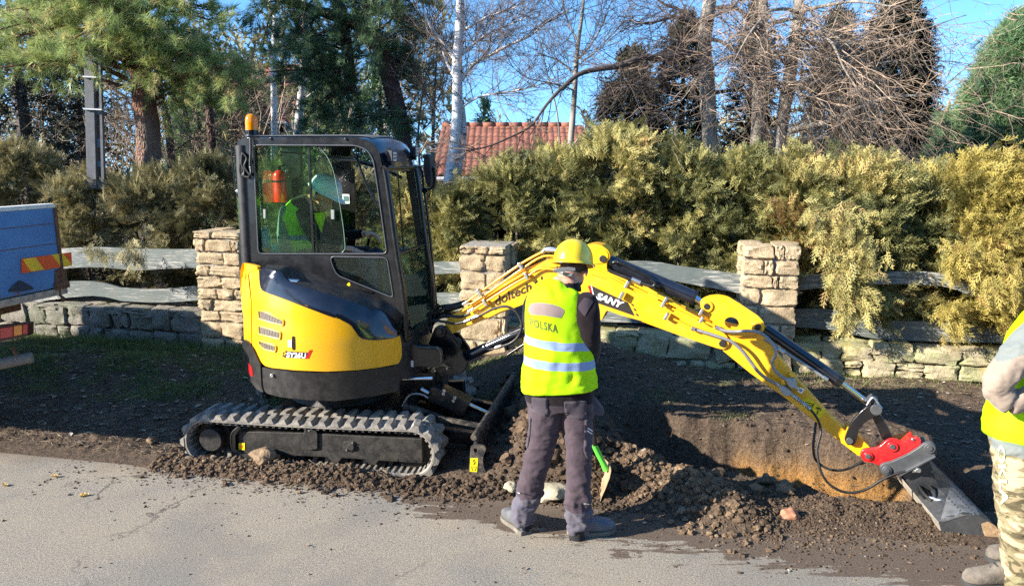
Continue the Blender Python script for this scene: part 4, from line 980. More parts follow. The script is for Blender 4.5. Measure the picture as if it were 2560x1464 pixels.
# interior: floor, seat, levers
mb=MB(); mb.obox(UP.w(.0,.085,1.02),UP.f,UP.l,(0,0,1),1.2,.8,.05); mb.build('cab_floor',M['matte'],EX)
M['seat']=simple('grey_blue_seat_cloth',(.16,.24,.24),.8,0,.2,30,bmp=.002,bscale=200)
mb=MB(); bk=[(-.40,1.36),(-.45,1.5),(-.46,1.68),(-.43,1.84),(-.40,1.90),(-.34,1.88),(-.34,1.7),(-.33,1.5),(-.28,1.38)]
mb.prism([UP.w(x,-.14,z) for x,z in bk],UP.l*.42); mb.build('seat_backrest',M['seat'],EX,bevel=.04,seg=4)
mb=MB(); mb.obox(UP.w(-.15,.07,1.36),UP.f,UP.l,(0,0,1),.46,.44,.12); mb.build('seat_cushion',M['seat'],EX,bevel=.04,seg=4)
for yv in (-.20,.31):
    mb=MB(); mb.obox(UP.w(-.03,yv,1.30),UP.f,UP.l,(0,0,1),.42,.10,.42); mb.build('lever_console',M['matte'],EX,bevel=.02)
    mb=MB(); mb.tube([UP.w(.12,yv,1.5),UP.w(.14,yv,1.58),UP.w(.155,yv,1.66)],[.012,.014,.022],10); mb.build('control_lever',M['black'],EX,smooth=True,bevel=.003)
mb=MB(); mb.obox(UP.w(.42,.30,1.45),UP.f,UP.l,(0,0,1),.10,.22,.16); mb.build('monitor_pod',M['black'],EX,bevel=.02)
for yv in (.0,.14):
    mb=MB(); mb.tube([UP.w(.38,yv,1.05),UP.w(.37,yv,1.35),UP.w(.36,yv,1.50)],.012,8); mb.build('travel_lever',M['black'],EX,smooth=True)
plate('info_sticker',C1((1205,622),(1252,624),(1256,686),(1210,688)),UP,.34,.002,M['white'],bevel=0); plate('info_sticker_square',C1((1214,636),(1244,637),(1246,668),(1217,669)),UP,.337,.001,simple('blue_grey_print',(.12,.22,.28),.5),bevel=0)
plate('door_post_inner',C1((1160,440),(1190,450),(1285,455),(1295,860),(1290,1000),(1215,1000),(1180,620)),UP,.345,.02,M['black'],bevel=.004)
for q in ((1228,528),(1240,755)): disc('post_bolt',*C1(q)[0],UP,.338,.007,.01,M['zinc'],n=8,bevel=0)

# ---- swing post and front frame ----
post=rnd(C7((232,245),(250,200),(290,178),(335,195),(352,240),(420,345),(490,460),(478,500),(440,545),(380,500),(225,400),(200,335)),7)
plate('swing_post',post,BF,-.035,.03,M['black'],bevel=.006)
plate('swing_post',rnd(C7((345,240),(420,235),(445,270),(500,345),(520,430),(430,380)),5),BF,.19,.03,M['black'],bevel=.006)
disc('pivot_boss',*C7((290,232))[0],BF,-.055,.047,.03,M['black'],bevel=.005); disc('pivot_pin',*C7((284,232))[0],BF,-.068,.027,.02,M['black'],bevel=.004)
mb=MB(); c=BF.hit(*C7((300,560))[0],.06); mb.cyl(c-Vector((0,0,.10)),c+Vector((0,0,.07)),.055,20); mb.cyl(c-Vector((0,0,.115)),c-Vector((0,0,.10)),.065,20); mb.build('swing_casting',M['frame'],EX,smooth=True,bevel=.004)
for q in ((247,492),(205,492),(340,498),(255,515)): disc('casting_bolt',*C7(q)[0],BF,-.01,.010,.02,M['zinc'],n=10,bevel=.001)
plate('swing_lug_plate',C7((255,500),(290,480),(380,495),(430,520),(380,560),(300,560)),BF,.0,.05,M['black'])
plate('front_frame_plate',rnd(C7((0,330),(60,310),(130,330),(200,330),(300,375),(305,470),(260,490),(120,480),(60,520),(0,560)),5),UP,-.26,.04,M['black'])
plate('front_frame_plate',rnd(C7((0,560),(60,525),(260,530),(260,640),(100,640),(0,700)),5),UP,-.05,.35,M['black'])
tubep('step_bar',C7((125,340),(180,345),(255,345),(292,360),(303,400),(303,455)),.013,UP,-.33,M['black'])
tubep('swing_cylinder_rod',C7((20,573),(130,569),(240,566)),.016,UP,-.28,M['chrome'],n=14)
plate('white_label',C7((75,440),(98,440),(98,485),(75,483)),UP,-.265,.002,M['white'],bevel=0)
ar=C7((305,632),(360,632),(360,625),(400,641),(360,657),(360,648),(305,648)); plate('orange_arrow',ar,UP,.05,.002,M['orange'],bevel=0)
plate('arrow_panel',C7((200,600),(460,590),(470,720),(220,700)),UP,.055,.06,M['black'])
for i,q in enumerate((((120,400),(250,420),(300,460)),((110,430),(220,455),(270,470)),((330,200),(420,300),(430,370)),((60,380),(150,390),(290,440)))): tubep('frame_hose',C7(*q),.010,UP,-.22+.04*i,M['hose'])
tubep('windscreen_foot_brace',C2((1650,275),(1720,240),(1800,175)),.016,UP,-.10,M['matte'])
disc('far_post_boss',*C7((400,318))[0],BF,.12,.05,.04,M['hose'])

# ---- boom ----
BTH=.15
bo=C3((345,700),(380,660),(440,620),(700,452),(960,288),(1100,225),(1180,205),(1300,170),(1400,118),(1450,98),(1500,92),(1560,102),(1612,140),(1630,190),(1600,245),(1600,290),(1650,338),(1800,405),(2100,545))+C5((180,300),(430,412),(560,490),(628,545),(650,590),(640,630),(605,650),(560,640),(290,548),(0,442))+C3((2000,722),(1800,668),(1700,640),(1610,606),(1595,612),(1556,690),(1500,655),(1400,545),(1250,480),(1150,478),(970,552),(820,612),(465,755),(395,795),(368,772))
BO=plate('boom',rnd(bo,6,3),BF,0,BTH,M['yellow'],bevel=.006)
# doubler plates and weld seams
plate('boom_head_doubler',rnd(C3((1440,130),(1490,105),(1555,112),(1605,150),(1618,192),(1585,240),(1500,250),(1440,230)),8),BF,-.007,.007,M['yellow'],BO,bevel=.002)
plate('boom_rib',rnd(C3((1470,300),(1600,345),(2100,575),(2100,590),(1600,362),(1460,320)),2),BF,-.018,.018,M['yellow'],BO,bevel=.003)
plate('boom_rib',rnd(C3((470,610),(700,470),(960,310),(1100,258),(1215,262),(1215,275),(1105,272),(965,328),(705,485),(478,622)),2),BF,-.018,.018,M['yellow'],BO,bevel=.003)
plate('boom_rib',rnd(C5((0,235),(200,330),(420,430),(420,440),(195,345),(0,250)),2),BF,-.016,.016,M['yellow'],BO,bevel=.003)
disc('boom_head_pin',*C3((1570,208))[0],BF,-.014,.026,.02,M['decal_dark'],BO); disc('boom_end_pin',*C5((600,608))[0],BF,-.012,.024,.02,M['decal_dark'],BO)
plate('pipe_guard',rnd(C5((20,188),(60,200),(130,240),(120,250),(50,215),(20,200)),2),BF,-.03,.05,M['yellow'],BO,bevel=.002)
pipes=[(C3((525,535),(700,410),(950,238),(1110,152),(1150,140)),-.0,.0095),(C3((545,560),(720,445),(960,275),(1105,190),(1225,190)),-.02,.0085),(C3((570,600),(680,530),(860,415),(985,345),(1080,285),(1225,292)),-.03,.0085),
 (C3((1480,265),(1640,330),(1760,380),(1900,445),(2090,530))+C5((200,290),(330,360)),-.02,.0085),(C3((1650,350),(1760,405),(2000,520))+C5((60,240),(250,330),(440,430),(545,480)),-.035,.0085),
 (C5((225,418),(300,455),(385,498)),-.02,.008),(C5((20,195),(130,245),(330,345)),.02,.008)]
for P_,yv,r in pipes: tubep('boom_pipe',P_,r,BF,yv,M['yellow'],BO,8,5)
def clampat(q,F,y,par,ang=0,w=.022,h=.055):
    c=F.hit(*q,y); a=radians(ang); fx=F.f*cos(a)+Vector((0,0,sin(a))); fz=F.f*-sin(a)+Vector((0,0,cos(a)))
    mb=MB(); mb.obox(c,fx,F.l,fz,w,.035,h); mb.build('pipe_clamp',M['zinc'],par,bevel=.004)
for q,a in (((935,262),32),((980,340),30),((660,545),32),((615,468),32),((1760,405),-25),((1718,490),-25),((2065,650),-25)): clampat(C3(q)[0],BF,-.035,BO,a)
for q,a in (((195,405),-25),((450,432),-25),((188,288),-25),((445,378),-25),((170,320),-25)): clampat(C5(q)[0],BF,-.04,BO,a,.02,.045)
for q in (C3((490,560),(525,535)),C3((530,615),(570,590)),C3((520,685),(600,645)),C3((1125,140),(1225,145))): tubep('pipe_fitting',q,.013,BF,-.03,M['zinc'],BO,8)
tubep('pipe_elbow',C3((1105,155),(1135,130),(1180,128),(1235,140)),.012,BF,-.01,M['zinc'],BO,10)
PB=plane(BF,-.0015)[0]; PB2=plane(BF,-.0035)[0]
text_on('doltech.pl',C3((738,572))[0],C3((1108,408))[0],Vector((-2,-22)),PB2,M['text_dark'],BO,'web_address',bold=.018)
dk=plate('maker_badge',C8((1150,622),(1605,832),(1692,1002),(1196,832)),BF,-.0015,.001,M['decal_dark'],BO,bevel=0)
plate('badge_red_stripe',C8((1101,627),(1136,615),(1186,822),(1168,806)),BF,-.0015,.001,M['decal_red'],BO,bevel=0)
plate('badge_white_stripe',C8((1138,614),(1152,621),(1199,833),(1188,826)),BF,-.0015,.001,M['white'],BO,bevel=0)
text_on('SANY',C8((1196,778))[0],C8((1530,905))[0],Vector((7,-15.0)),PB2,M['white'],dk,'maker_name',bold=.045,shear=.15,space=1.0)
for a_,b_ in ((1640,840),(1670,900),(1700,965),(1615,870),(1655,935)):
    if (a_,b_) in ((1640,840),(1670,900),(1715,965),(1700,965)): plate('badge_check',C8((a_,b_),(a_+32,b_+14),(a_+46,b_+44),(a_+14,b_+30)),BF,-.0015,.001,M['decal_dark'],dk,bevel=0)
# arm cylinder above the boom
yc=.075
tubep('arm_cylinder',C3((1590,215),)+C5((395,272),),.050,BF,yc,M['gloss'],n=24); tubep('arm_cylinder_gland',C5((385,268),(405,277)),.054,BF,yc,M['black'],n=24)
tubep('arm_cylinder_rod',C5((395,272),(470,325)),.024,BF,yc,M['chrome'],n=16); tubep('cylinder_feed_pipe',C3((1650,240),(1700,235),(1900,330),(1960,370)),.014,BF,.0,M['black']); tubep('cylinder_hose',C3((1610,290),(1700,330),(1850,385),(1950,420),(1975,395),(1940,370)),.012,BF,-.01,M['hose'])
tubep('cylinder_fitting',C3((1795,362),(1865,392)),.017,BF,-.01,M['zinc'])
# boom cylinder below the boom
tubep('boom_cylinder',C7((470,415),(960,195)),.040,BF,.075,M['gloss'],n=24); tubep('boom_cylinder_rod',C3((930,765),(1500,590)),.022,BF,.075,M['chrome'],n=16)
tubep('cylinder_guide_tube',C3((835,950),(975,860),(1200,720)),.012,BF,.06,M['black'])
tubep('loop_hose',C3((215,790),(200,720),(250,685),(330,692),(430,708),(520,685),(620,645),(720,595),(810,575),(880,600),(930,665),(942,740),(910,815),(850,862),(780,885)),.0105,BF,[-.05]*15,M['hose'])
tubep('hose_sleeve',C3((500,695),(545,675)),.0145,BF,-.05,M['zinc']); tubep('hose_sleeve',C3((555,668),(610,648)),.0145,BF,-.05,M['zinc']); tubep('hose_sleeve',C3((740,895),(790,880)),.0145,BF,-.04,M['zinc'])
tubep('cylinder_port_tube',C3((790,880),(700,908),(660,895),(668,862),(740,828),(880,775),(950,745)),.0085,BF,-.0,M['black'])
for i,q in enumerate((((300,560),(250,610),(235,680),(250,740)),((480,560),(400,590),(300,605),(235,660),(225,740)),((490,575),(400,600),(300,640),(250,700),(240,780)),((550,520),(420,560),(300,580),(260,640)),((540,630),(470,655),(390,650),(300,665),(250,720)),((470,565),(380,575),(290,620),(240,700)))): tubep('boom_hose',C3(*q),.0115,BF,.0+.03*(i%4),M['hose'])

# ---- arm ----
arm=C5((540,455),(905,535),(935,600),(1020,725),(1120,850),(1350,1105),(1500,1250))+C6((440,430),(582,560),(575,585),(510,620),(395,532),(230,398),(0,218))+C5((1000,962),(800,820),(600,657),(575,600))
AR=plate('arm',rnd(arm,5,3),BF,.018,.114,M['yellow'],bevel=.006)
kn=C5((435,305),(452,280),(500,258),(570,250),(640,264),(720,312),(860,405),(900,450),(908,492),(890,532),(830,545),(700,560),(600,520),(560,492),(520,460),(488,412),(445,355))
plate('arm_knuckle',rnd(kn,8,3),BF,-.012,.022,M['yellow'],AR,holes=[ell(*C5((668,457))[0],18.5,14.5,18,.3)]); plate('arm_knuckle',rnd(kn,8,3),BF,.14,.022,M['yellow'],AR,holes=[ell(*C5((668,457))[0],18.5,14.5,18,.3)])
for q in ((487,338),(858,488)):
    disc('knuckle_ring',*C5(q)[0],BF,-.024,.042,.02,M['yellow'],AR,bevel=.006); disc('knuckle_pin',*C5(q)[0],BF,-.028,.022,.01,M['decal_dark'],AR)
plate('valve_bracket',C5((1080,825),(1125,822),(1130,850),(1100,860)),BF,-.02,.04,M['yellow'],AR); plate('valve_bracket',C5((1025,880),(1050,870),(1062,905),(1035,915)),BF,-.02,.04,M['yellow'],AR)
for q in (((1065,865),(1110,860),(1150,905),(1130,935),(1095,930),(1070,900)),((1010,925),(1050,915),(1110,965),(1090,990),(1050,985),(1015,950))):
    plate('shut_off_valve',rnd(C5(*q),4),BF,-.045,.05,simple('cast_valve_grey',(.30,.34,.37),.4,.3,.1,40),AR)
for q in (((1045,855),(1072,875)),((1120,910),(1155,940)),((990,890),(1022,922)),((1090,970),(1120,985)),((1112,868),(1130,872))): tubep('valve_fitting',C5(*q),.012,BF,-.03,M['zinc'],AR,8)
H1=tubep('steel_sleeved_hose',C5((385,498),(470,525),(580,560),(670,595),(745,660),(810,745),(860,810),(920,860),(1000,905)),.0115,BF,[-.02,-.03,-.04,-.045,-.045,-.04,-.04,-.035,-.03],M['steelhose'],AR)
tubep('steel_sleeved_hose',C5((560,490),(620,515),(700,520),(780,515),(870,528),(930,570),(975,630),(985,690),(962,740),(975,790),(1010,830),(1060,865)),.0115,BF,[-.03,-.04,-.045,-.05,-.05,-.05,-.05,-.05,-.05,-.045,-.04,-.035],M['steelhose'],AR)
for q in (((375,493),(400,505)),((550,485),(580,500))): tubep('hose_nut',C5(*q),.016,BF,-.03,M['zinc'],AR,8)
# coiled guard then black auxiliary hoses to the coupler
c0=BF.hit(*C5((1115,985))[0],-.05); c1=BF.hit(*C5((1240,1085))[0],-.05); ax=(c1-c0).normalized(); u=ax.orthogonal().normalized(); w_=ax.cross(u); co=[]
for k in range(150): t=k/149; a=t*2*pi*11; co.append(c0.lerp(c1,t)+(u*cos(a)+w_*sin(a))*.015)
mb=MB(); mb.tube(co,.0028,5); mb.build('coiled_hose_guard',M['zinc'],AR,smooth=True); mb=MB(); mb.tube([c0,c1],.010,8); mb.build('guarded_hose',M['zinc'],AR,smooth=True)
tubep('auxiliary_hose',C5((1235,1080),(1290,1150),(1315,1230),)+C6((262,480),(240,570),(248,650),(270,730),(320,800),(400,845),(480,853),(570,825),(650,775),(740,735),(830,712),(880,712)),.0085,BF,[-.05,-.06,-.07,-.08,-.10,-.12,-.13,-.13,-.13,-.13,-.12,-.11,-.10,-.09,-.08],M['hose'],AR)
tubep('auxiliary_hose',C6((232,400),(222,480),(215,560),(225,630),(260,670),(310,700),(380,710),(450,695),(530,655)),.0085,BF,[.05,.0,-.03,-.04,-.04,-.04,-.03,0,.03],M['hose'],AR)
tubep('hose_end_fitting',C6((850,712),(900,708)),.014,BF,-.08,M['zinc'],AR)
plate('pinch_warning_sticker',C5((1215,995),(1350,1100),(1305,1155),(1160,1050)),BF,.0165,.001,M['sticker'],AR,bevel=0)
mb=MB()
T_=[BF.hit(*p,.014) for p in C5((1205,1030),(1262,1048),(1222,1088))]; mb.tube(T_+[T_[0]],.0022,5)
for a,b in (((1215,1050),(1235,1060)),((1228,1045),(1235,1068)),((1238,1050),(1245,1062)),((1285,1075),(1320,1092)),((1290,1068),(1318,1082)),((1285,1070),(1292,1085)),((1293,1098),(1290,1118)),((1286,1100),(1300,1100)),((1284,1115),(1296,1119)),((1268,1042),(1238,1100))):
    mb.tube([BF.hit(*C5(a)[0],.0145),BF.hit(*C5(b)[0],.0145)],.0028 if a[0]>1280 else .0018,5)
mb.build('warning_pictogram',M['hose'],AR)
plate('white_tag',C5((1165,925),(1198,942),(1175,972),(1143,950)),BF,-.03,.003,M['white'],AR,bevel=0); plate('tag_print',C5((1168,935),(1186,944),(1174,960),(1156,949)),BF,-.032,.001,simple('tag_print_blue',(.15,.2,.3),.5),AR,bevel=0)
# bucket cylinder
yb=.075
tubep('bucket_cylinder',C5((905,495),(1455,885)),.0400,BF,yb,M['gloss'],n=24); tubep('bucket_cylinder_gland',C5((1425,865),(1465,892)),.043,BF,yb,M['black'],n=24)
tubep('bucket_cylinder_rod',C5((1455,885),(1655,1035)),.0195,BF,yb,M['chrome'],n=18); tubep('cylinder_side_pipe',C5((905,575),(1040,660),(1200,760),(1350,860)),.0105,BF,.02,M['steelhose'])
tubep('side_pipe_fitting',C5((1000,640),(1050,672)),.015,BF,.02,M['zinc']); tubep('side_pipe_fitting',C5((1335,850),(1365,870)),.014,BF,.02,M['zinc'])
lk=rnd(C6((590,290),(640,318),(632,350),(600,372),(548,402),(508,452),(494,520),(474,550),(435,548),(415,512),(430,468),(462,398),(512,340),(560,300)),5)
plate('curved_link',lk,BF,-.022,.025,M['black']); plate('curved_link',lk,BF,.15,.025,M['black'])
plate('bucket_link',rnd(C6((600,372),(648,350),(700,440),(730,495),(700,525),(660,512)),5),BF,.03,.09,M['black'])
for q,r_ in (((622,322),.035),((450,522),.022)): disc('link_pin',*C6(q)[0],BF,-.036,r_,.02,M['greymetal'])
tubep('rod_eye',C6((570,240),(610,270)),.034,BF,.04,M['greymetal'],n=14); tubep('grease_hose',C6((560,290),(600,240),(640,290),(655,310)),.007,BF,-.01,M['zinc'])
# ---- coupler ----
rd=rnd(C6((515,612),(528,580),(560,568),(600,570),(640,560),(685,518),(722,503),(765,513),(800,530),(860,505),(888,490),(918,520),(905,560),(760,640),(640,682),(600,662),(545,658)),7)
plate('coupler_cheek',rd,BF,-.035,.025,M['red'],bevel=.006); plate('coupler_cheek',rd,BF,.185,.025,M['red'],bevel=.006)
plate('coupler_core',rnd(C6((640,600),(720,560),(880,520),(900,560),(700,650)),6),BF,-.01,.195,M['red'])
gy=rnd(C6((900,560),(935,532),(975,524),(1005,545),(1012,590),(1000,618),(870,690),(765,742),(700,760),(656,732),(640,692),(660,668),(720,655),(830,605)),7)
plate('quick_hitch_cheek',gy,BF,-.075,.03,M['greymetal'],bevel=.006); plate('quick_hitch_cheek',gy,BF,.21,.03,M['greymetal'],bevel=.006)
plate('quick_hitch_flange',C6((765,735),(1003,615),(1008,628),(775,752)),BF,-.10,.36,M['greymetal'],bevel=.004)
for q,r_,mt in (((569,622),.030,'red'),((727,560),.034,'red'),((968,570),.034,'greymetal'),((690,712),.030,'greymetal')):
    y_=-.09 if mt=='greymetal' else -.05
    disc('hitch_boss',*C6(q)[0],BF,y_,r_,.03,M[mt],bevel=.006); disc('hitch_pin',*C6(q)[0],BF,y_-.008,.017,.02,M['greymetal'])
disc('hitch_bolt',*C6((858,512))[0],BF,-.045,.009,.02,M['zinc'],n=10)
# ---- grading bucket ----
BK=Frame(2.75,4.03,9.5); BLn=1.02
e0=[BK.loc(*p,0) for p in C6((1040,1100),(1130,1136),(1290,1142),(1400,1146),(1412,1118),(1392,1066),(1340,1025),(1270,1000),(1180,985),(1080,1010),(1020,1040))]
e0=[Vector((p.x,0,p.z)) for p in e0]
def bk(q,y,s=1.0): 
    c=Vector((sum(p.x for p in e0)/len(e0),0,sum(p.z for p in e0)/len(e0))); r=c+(q-c)*s; return BK.w(r.x,y,r.z)
BU=MB(); BU.grid([[bk(q,y) for q in e0[:9]] for y in (0,.15,.3,.5,.7,.85,BLn)]); BU.grid([[bk(q,y,.955) for q in e0[:9]] for y in (0,.15,.3,.5,.7,.85,BLn)])
BK_=BU.build('grading_bucket',M['bucket'],EX,smooth=True,sharp=40)
for y in (0,BLn-.016):
    mb=MB(); mb.prism([bk(q,y) for q in e0],BK.l*.016); mb.build('bucket_end_plate',M['bucket'],BK_,bevel=.003)
mb=MB(); mb.prism([bk(q,.016) for q in (e0[8],e0[9],e0[10])]+[bk(q,.016,.9) for q in (e0[10],e0[9],e0[8])],BK.l*.36); mb.build('bucket_top_plate',M['bucket'],BK_,bevel=.003)
mb=MB(); mb.prism([bk(e0[10],0,1.02),bk(e0[0],0,1.04),bk(e0[0],0,.98),bk(e0[10],0,.97)],BK.l*BLn); mb.build('bucket_cutting_edge',simple('worn_bright_steel',(.42,.38,.32),.4,.3,.3,20,dust=.5,dustcol=(.3,.24,.16)),BK_,bevel=.003)
patch('clay_on_bucket',rnd(C6((1300,1055),(1345,1040),(1395,1070),(1412,1112),(1410,1146),(1330,1146),(1312,1110)),4),plane(BK,-.003)[0],lambda p:BK.l,.003,simple('stuck_clay',(.34,.22,.12),.95,0,.3,30,bmp=.004,bscale=60),BK_,step=8)
# ears from the bucket up to the hitch and tilt gear between them
hz=BF.hit(*C6((830,720))[0],.07)
for yv in (.34,.62):
    a=bk(e0[8],yv); b=bk(e0[10],yv); tp=BF.hit(*C6((960,640))[0],-.06+(yv-.34)); tq=BF.hit(*C6((790,740))[0],-.06+(yv-.34))
    mb=MB(); mb.prism([a,b,tq,tp],BK.l*.02); mb.build('bucket_ear',M['bucket'],BK_,bevel=.003)
mb=MB(); a=bk(e0[9],.22)+Vector((0,0,-.02)); b=hz+Vector((.05,-.05,-.08)); mb.cyl(a.lerp(b,.3),b,.028,14); mb.build('tilt_cylinder',M['black'],BK_,smooth=True)
mb=MB(); mb.cyl(a,a.lerp(b,.5),.014,12); mb.build('tilt_rod',M['chrome'],BK_,smooth=True)
for dx in (-.03,.03): 
    mb=MB(); mb.tube(cr([b+Vector((dx,0,.05)),a.lerp(b,.5)+Vector((dx*1.2,-.02,.035)),a+Vector((dx*.5,-.01,.02))],6),.007,8); mb.build('tilt_hose',M['hose'],BK_,smooth=True)
for k in range(3):
    mb=MB(); cc=a+Vector((random.uniform(-.04,.04),random.uniform(-.03,.05),.03)); mb.cyl(cc,cc+Vector((.03,-.02,.0)),.010,8); mb.build('tilt_fitting',M['zinc'],BK_,smooth=True)
disc('tilt_nut',*C6((895,712))[0],BF,-.11,.016,.03,M['zinc'],BK_,n=10)

M['plateworn']=simple('scraped_grey_plate',(.15,.155,.16),.4,.2,.3,14,dust=.5,dustcol=(.22,.20,.17),wear=.5,wearcol=(.30,.28,.25))
def bucketsurf(lift):
    vs=[];fs=[]
    for o in [BK_]+[c for c in BK_.children if c.name.startswith(('bucket_top','bucket_end'))]:
        b_=rootloc(BK_); n0=len(vs); vs+=[tuple(v.co+b_) for v in o.data.vertices]; fs+=[tuple(i+n0 for i in p.vertices) for p in o.data.polygons]
    T_=BVHTree.FromPolygons(vs,fs); last=[4.3]
    def f(px_,py_):
        d=ray(px_,py_).normalized(); h=T_.ray_cast(Vector((0,0,CAMZ)),d)
        if h[0] is None: return Vector((0,0,CAMZ))+d*last[0]
        last[0]=h[3]; return h[0]-d*lift
    return f
patch('scraped_plate',rnd(C6((1035,1035),(1075,890),(1105,800),(1165,830),(1250,930),(1295,1000),(1200,996),(1100,1030),(1045,1045)),6),bucketsurf(.003),lambda p:Vector((0,1,0)),0,M['plateworn'],BK_,step=7,sharp=60)
# ================= PEOPLE =================
def ellipsoid(c,rx,ry,rz,ax=None,n=14,m=10):
    mb=MB(); c=Vector(c); R=ax if ax is not None else Matrix.Identity(3); prof=[]
    rows=[]
    for i in range(m+1):
        a=-pi/2+pi*i/m; rows.append([c+R@Vector((rx*cos(a)*cos(2*pi*k/n)+1e-5*cos(2*pi*k/n),ry*cos(a)*sin(2*pi*k/n)+1e-5*sin(2*pi*k/n),rz*sin(a))) for k in range(n)])
    mb.grid(rows,closed=True); mb.f.append(tuple(range(n-1,-1,-1))); mb.f.append(tuple(m*n+k for k in range(n))); mb.m+=[0,0]; return mb
def loft(secs,n=28,sub=4,side=Vector((1,0,0))):
    """secs: (centre, half width, half depth[, squareness]); cross sections across the path"""
    C=cr([s[0] for s in secs],sub); K=len(C); mb=MB(); rows=[]
    A=[v.x for v in cr([Vector((s[1],s[2],0)) for s in secs],sub)]; B=[v.y for v in cr([Vector((s[1],s[2],0)) for s in secs],sub)]
    for i,c in enumerate(C):
        t=(C[min(i+1,K-1)]-C[max(i-1,0)]).normalized(); s_=(side-t*side.dot(t)).normalized(); d=t.cross(s_)
        rows.append([c+s_*A[i]*(abs(cos(a))**.85*(1 if cos(a)>0 else -1))+d*B[i]*(abs(sin(a))**.85*(1 if sin(a)>0 else -1)) for a in [2*pi*k/n for k in range(n)]])
    mb.grid(rows,closed=True); mb.f.append(tuple(range(n-1,-1,-1))); mb.f.append(tuple((K-1)*n+k for k in range(n))); mb.m+=[0,0]
    return mb,rows
def join(parts):
    M_=MB()
    for p in parts: M_.add(p.v,p.f)
    return M_
def remesh(mb,vox,smooth=2):
    me=mb.mesh('tmp'); o=bpy.data.objects.new('tmp',me); COL.objects.link(o)
    r=o.modifiers.new('r','REMESH'); r.mode='VOXEL'; r.voxel_size=vox; r.adaptivity=0
    if smooth: s=o.modifiers.new('s','SMOOTH'); s.iterations=smooth; s.factor=.6
    dg=bpy.context.evaluated_depsgraph_get(); out=bpy.data.meshes.new_from_object(o.evaluated_get(dg)); bpy.data.objects.remove(o); bpy.data.meshes.remove(me)
    out.materials.clear(); return out
def folds(me,amp,scale,stretch=(1,1,1),region=None,seed=0):
    me.update(); nrm=[v.normal.copy() for v in me.vertices]
    for v,n_ in zip(me.vertices,nrm):
        w=1 if region is None else region(v.co)
        if w<=0: continue
        p=Vector((v.co.x*stretch[0],v.co.y*stretch[1],v.co.z*stretch[2]))*scale+Vector((seed,seed*.7,0))
        d=noise.noise(p+Vector((0,0,noise.noise(p*.6)*1.5))); r=1-abs(d)*2.2
        v.co+=n_*amp*w*(r*.8+.4*noise.noise(p*2.3)-.3)
def finger(base,dirs,lens,r):
    pts=[Vector(base)]; 
    for d,l in zip(dirs,lens): pts.append(pts[-1]+Vector(d).normalized()*l)
    mb=MB(); mb.tube(cr(pts,3),[r*(1-.25*i/(3*len(lens))) for i in range(3*len(lens)+1)],8); e=ellipsoid(pts[-1],r*.75,r*.75,r*.75,n=8,m=6); return join([mb,e])
def hand(wrist,fwd,down,out,s=1.0,curl=1.0):
    """palm and five bent fingers; fwd along the palm, down = palm side, out = thumb side"""
    f=Vector(fwd).normalized(); d=Vector(down).normalized(); o=Vector(out).normalized(); w=Vector(wrist); P_=[]
    R=Matrix((f,o,d)).transposed(); P_.append(ellipsoid(w+f*.045*s,.052*s,.040*s,.019*s,R))
    for k,(off,L1) in enumerate(((.030,.040),(.011,.045),(-.009,.042),(-.027,.034))):
        b=w+f*.080*s+o*off*s; c=curl
        P_.append(finger(b,[f+d*.35*c,f*.5+d*1.0*c,-f*.2+d*1.0*c],[L1*s,L1*.75*s,L1*.55*s],.0092*s))
    P_.append(finger(w+f*.025*s+o*.032*s,[f*.6+o*.8+d*.3,f*.9+o*.25+d*.6],[.038*s,.032*s],.0108*s)); return P_
def head_parts(c,f,up,s=1.0):
    """skull, jaw, nose, brow, ears, neck base; f = where the face looks"""
    f=Vector(f).normalized(); up=Vector(up).normalized(); r=f.cross(up).normalized(); up=r.cross(f); R=Matrix((r,f,up)).transposed(); c=Vector(c)
    P_=[ellipsoid(c+up*.02*s,.076*s,.096*s,.095*s,R),ellipsoid(c+f*.035*s-up*.055*s,.056*s,.060*s,.062*s,R),ellipsoid(c+f*.075*s-up*.095*s,.026*s,.024*s,.020*s,R),
        ellipsoid(c+f*.105*s-up*.028*s,.013*s,.020*s,.024*s,R),ellipsoid(c+f*.098*s-up*.070*s,.026*s,.010*s,.010*s,R),ellipsoid(c+f*.088*s+up*.012*s,.045*s,.012*s,.010*s,R)]
    for k in (-1,1): P_.append(ellipsoid(c+r*k*.084*s-f*.004*s-up*.022*s,.012*s,.021*s,.034*s,R))
    return P_
def helmet(name,c,f,up,s,mat,parent,peak=True):
    f=Vector(f).normalized(); up=Vector(up).normalized(); r=f.cross(up).normalized(); f=up.cross(r); c=Vector(c); mb=MB(); rows=[]
    n=40
    for i in range(15):
        a=pi/2*i/14; row=[]
        for k in range(n):
            t=2*pi*k/n; cx=cos(t); sy=sin(t)
            ridge=.006*math.exp(-(cx/.22)**2)*sin(a)**.5*(1 if a<1.5 else 1) 
            rr=sin(a)**.93; z=cos(a)**.95 if a<pi/2 else 0
            rx,ry,rz=.112*s,.137*s,.128*s
            row.append(c+r*rx*rr*cx+f*ry*rr*sy+up*(rz*z+ridge))
        rows.append(row)
    def rimrow(e,dz):
        row=[]
        for k in range(n):
            t=2*pi*k/n; cx=cos(t); sy=sin(t); pk=max(0,sy)**3*.045*s if peak else 0; row.append(c+r*(.112*s+e)*cx+f*((.137*s+e)*sy+pk*(e/.014))+up*(dz-max(0,sy)**3*.012*s*(e/.014)))
        return row
    rows+= [rimrow(.004,-.010),rimrow(.014,-.016),rimrow(.014,-.020),rimrow(.0,-.016)]
    rows+= [[p+(c-p)*.04 for p in rw] for rw in reversed(rows[1:15])]
    mb.grid(rows,closed=True); return mb.build(name,mat,parent,smooth=True,sharp=70)
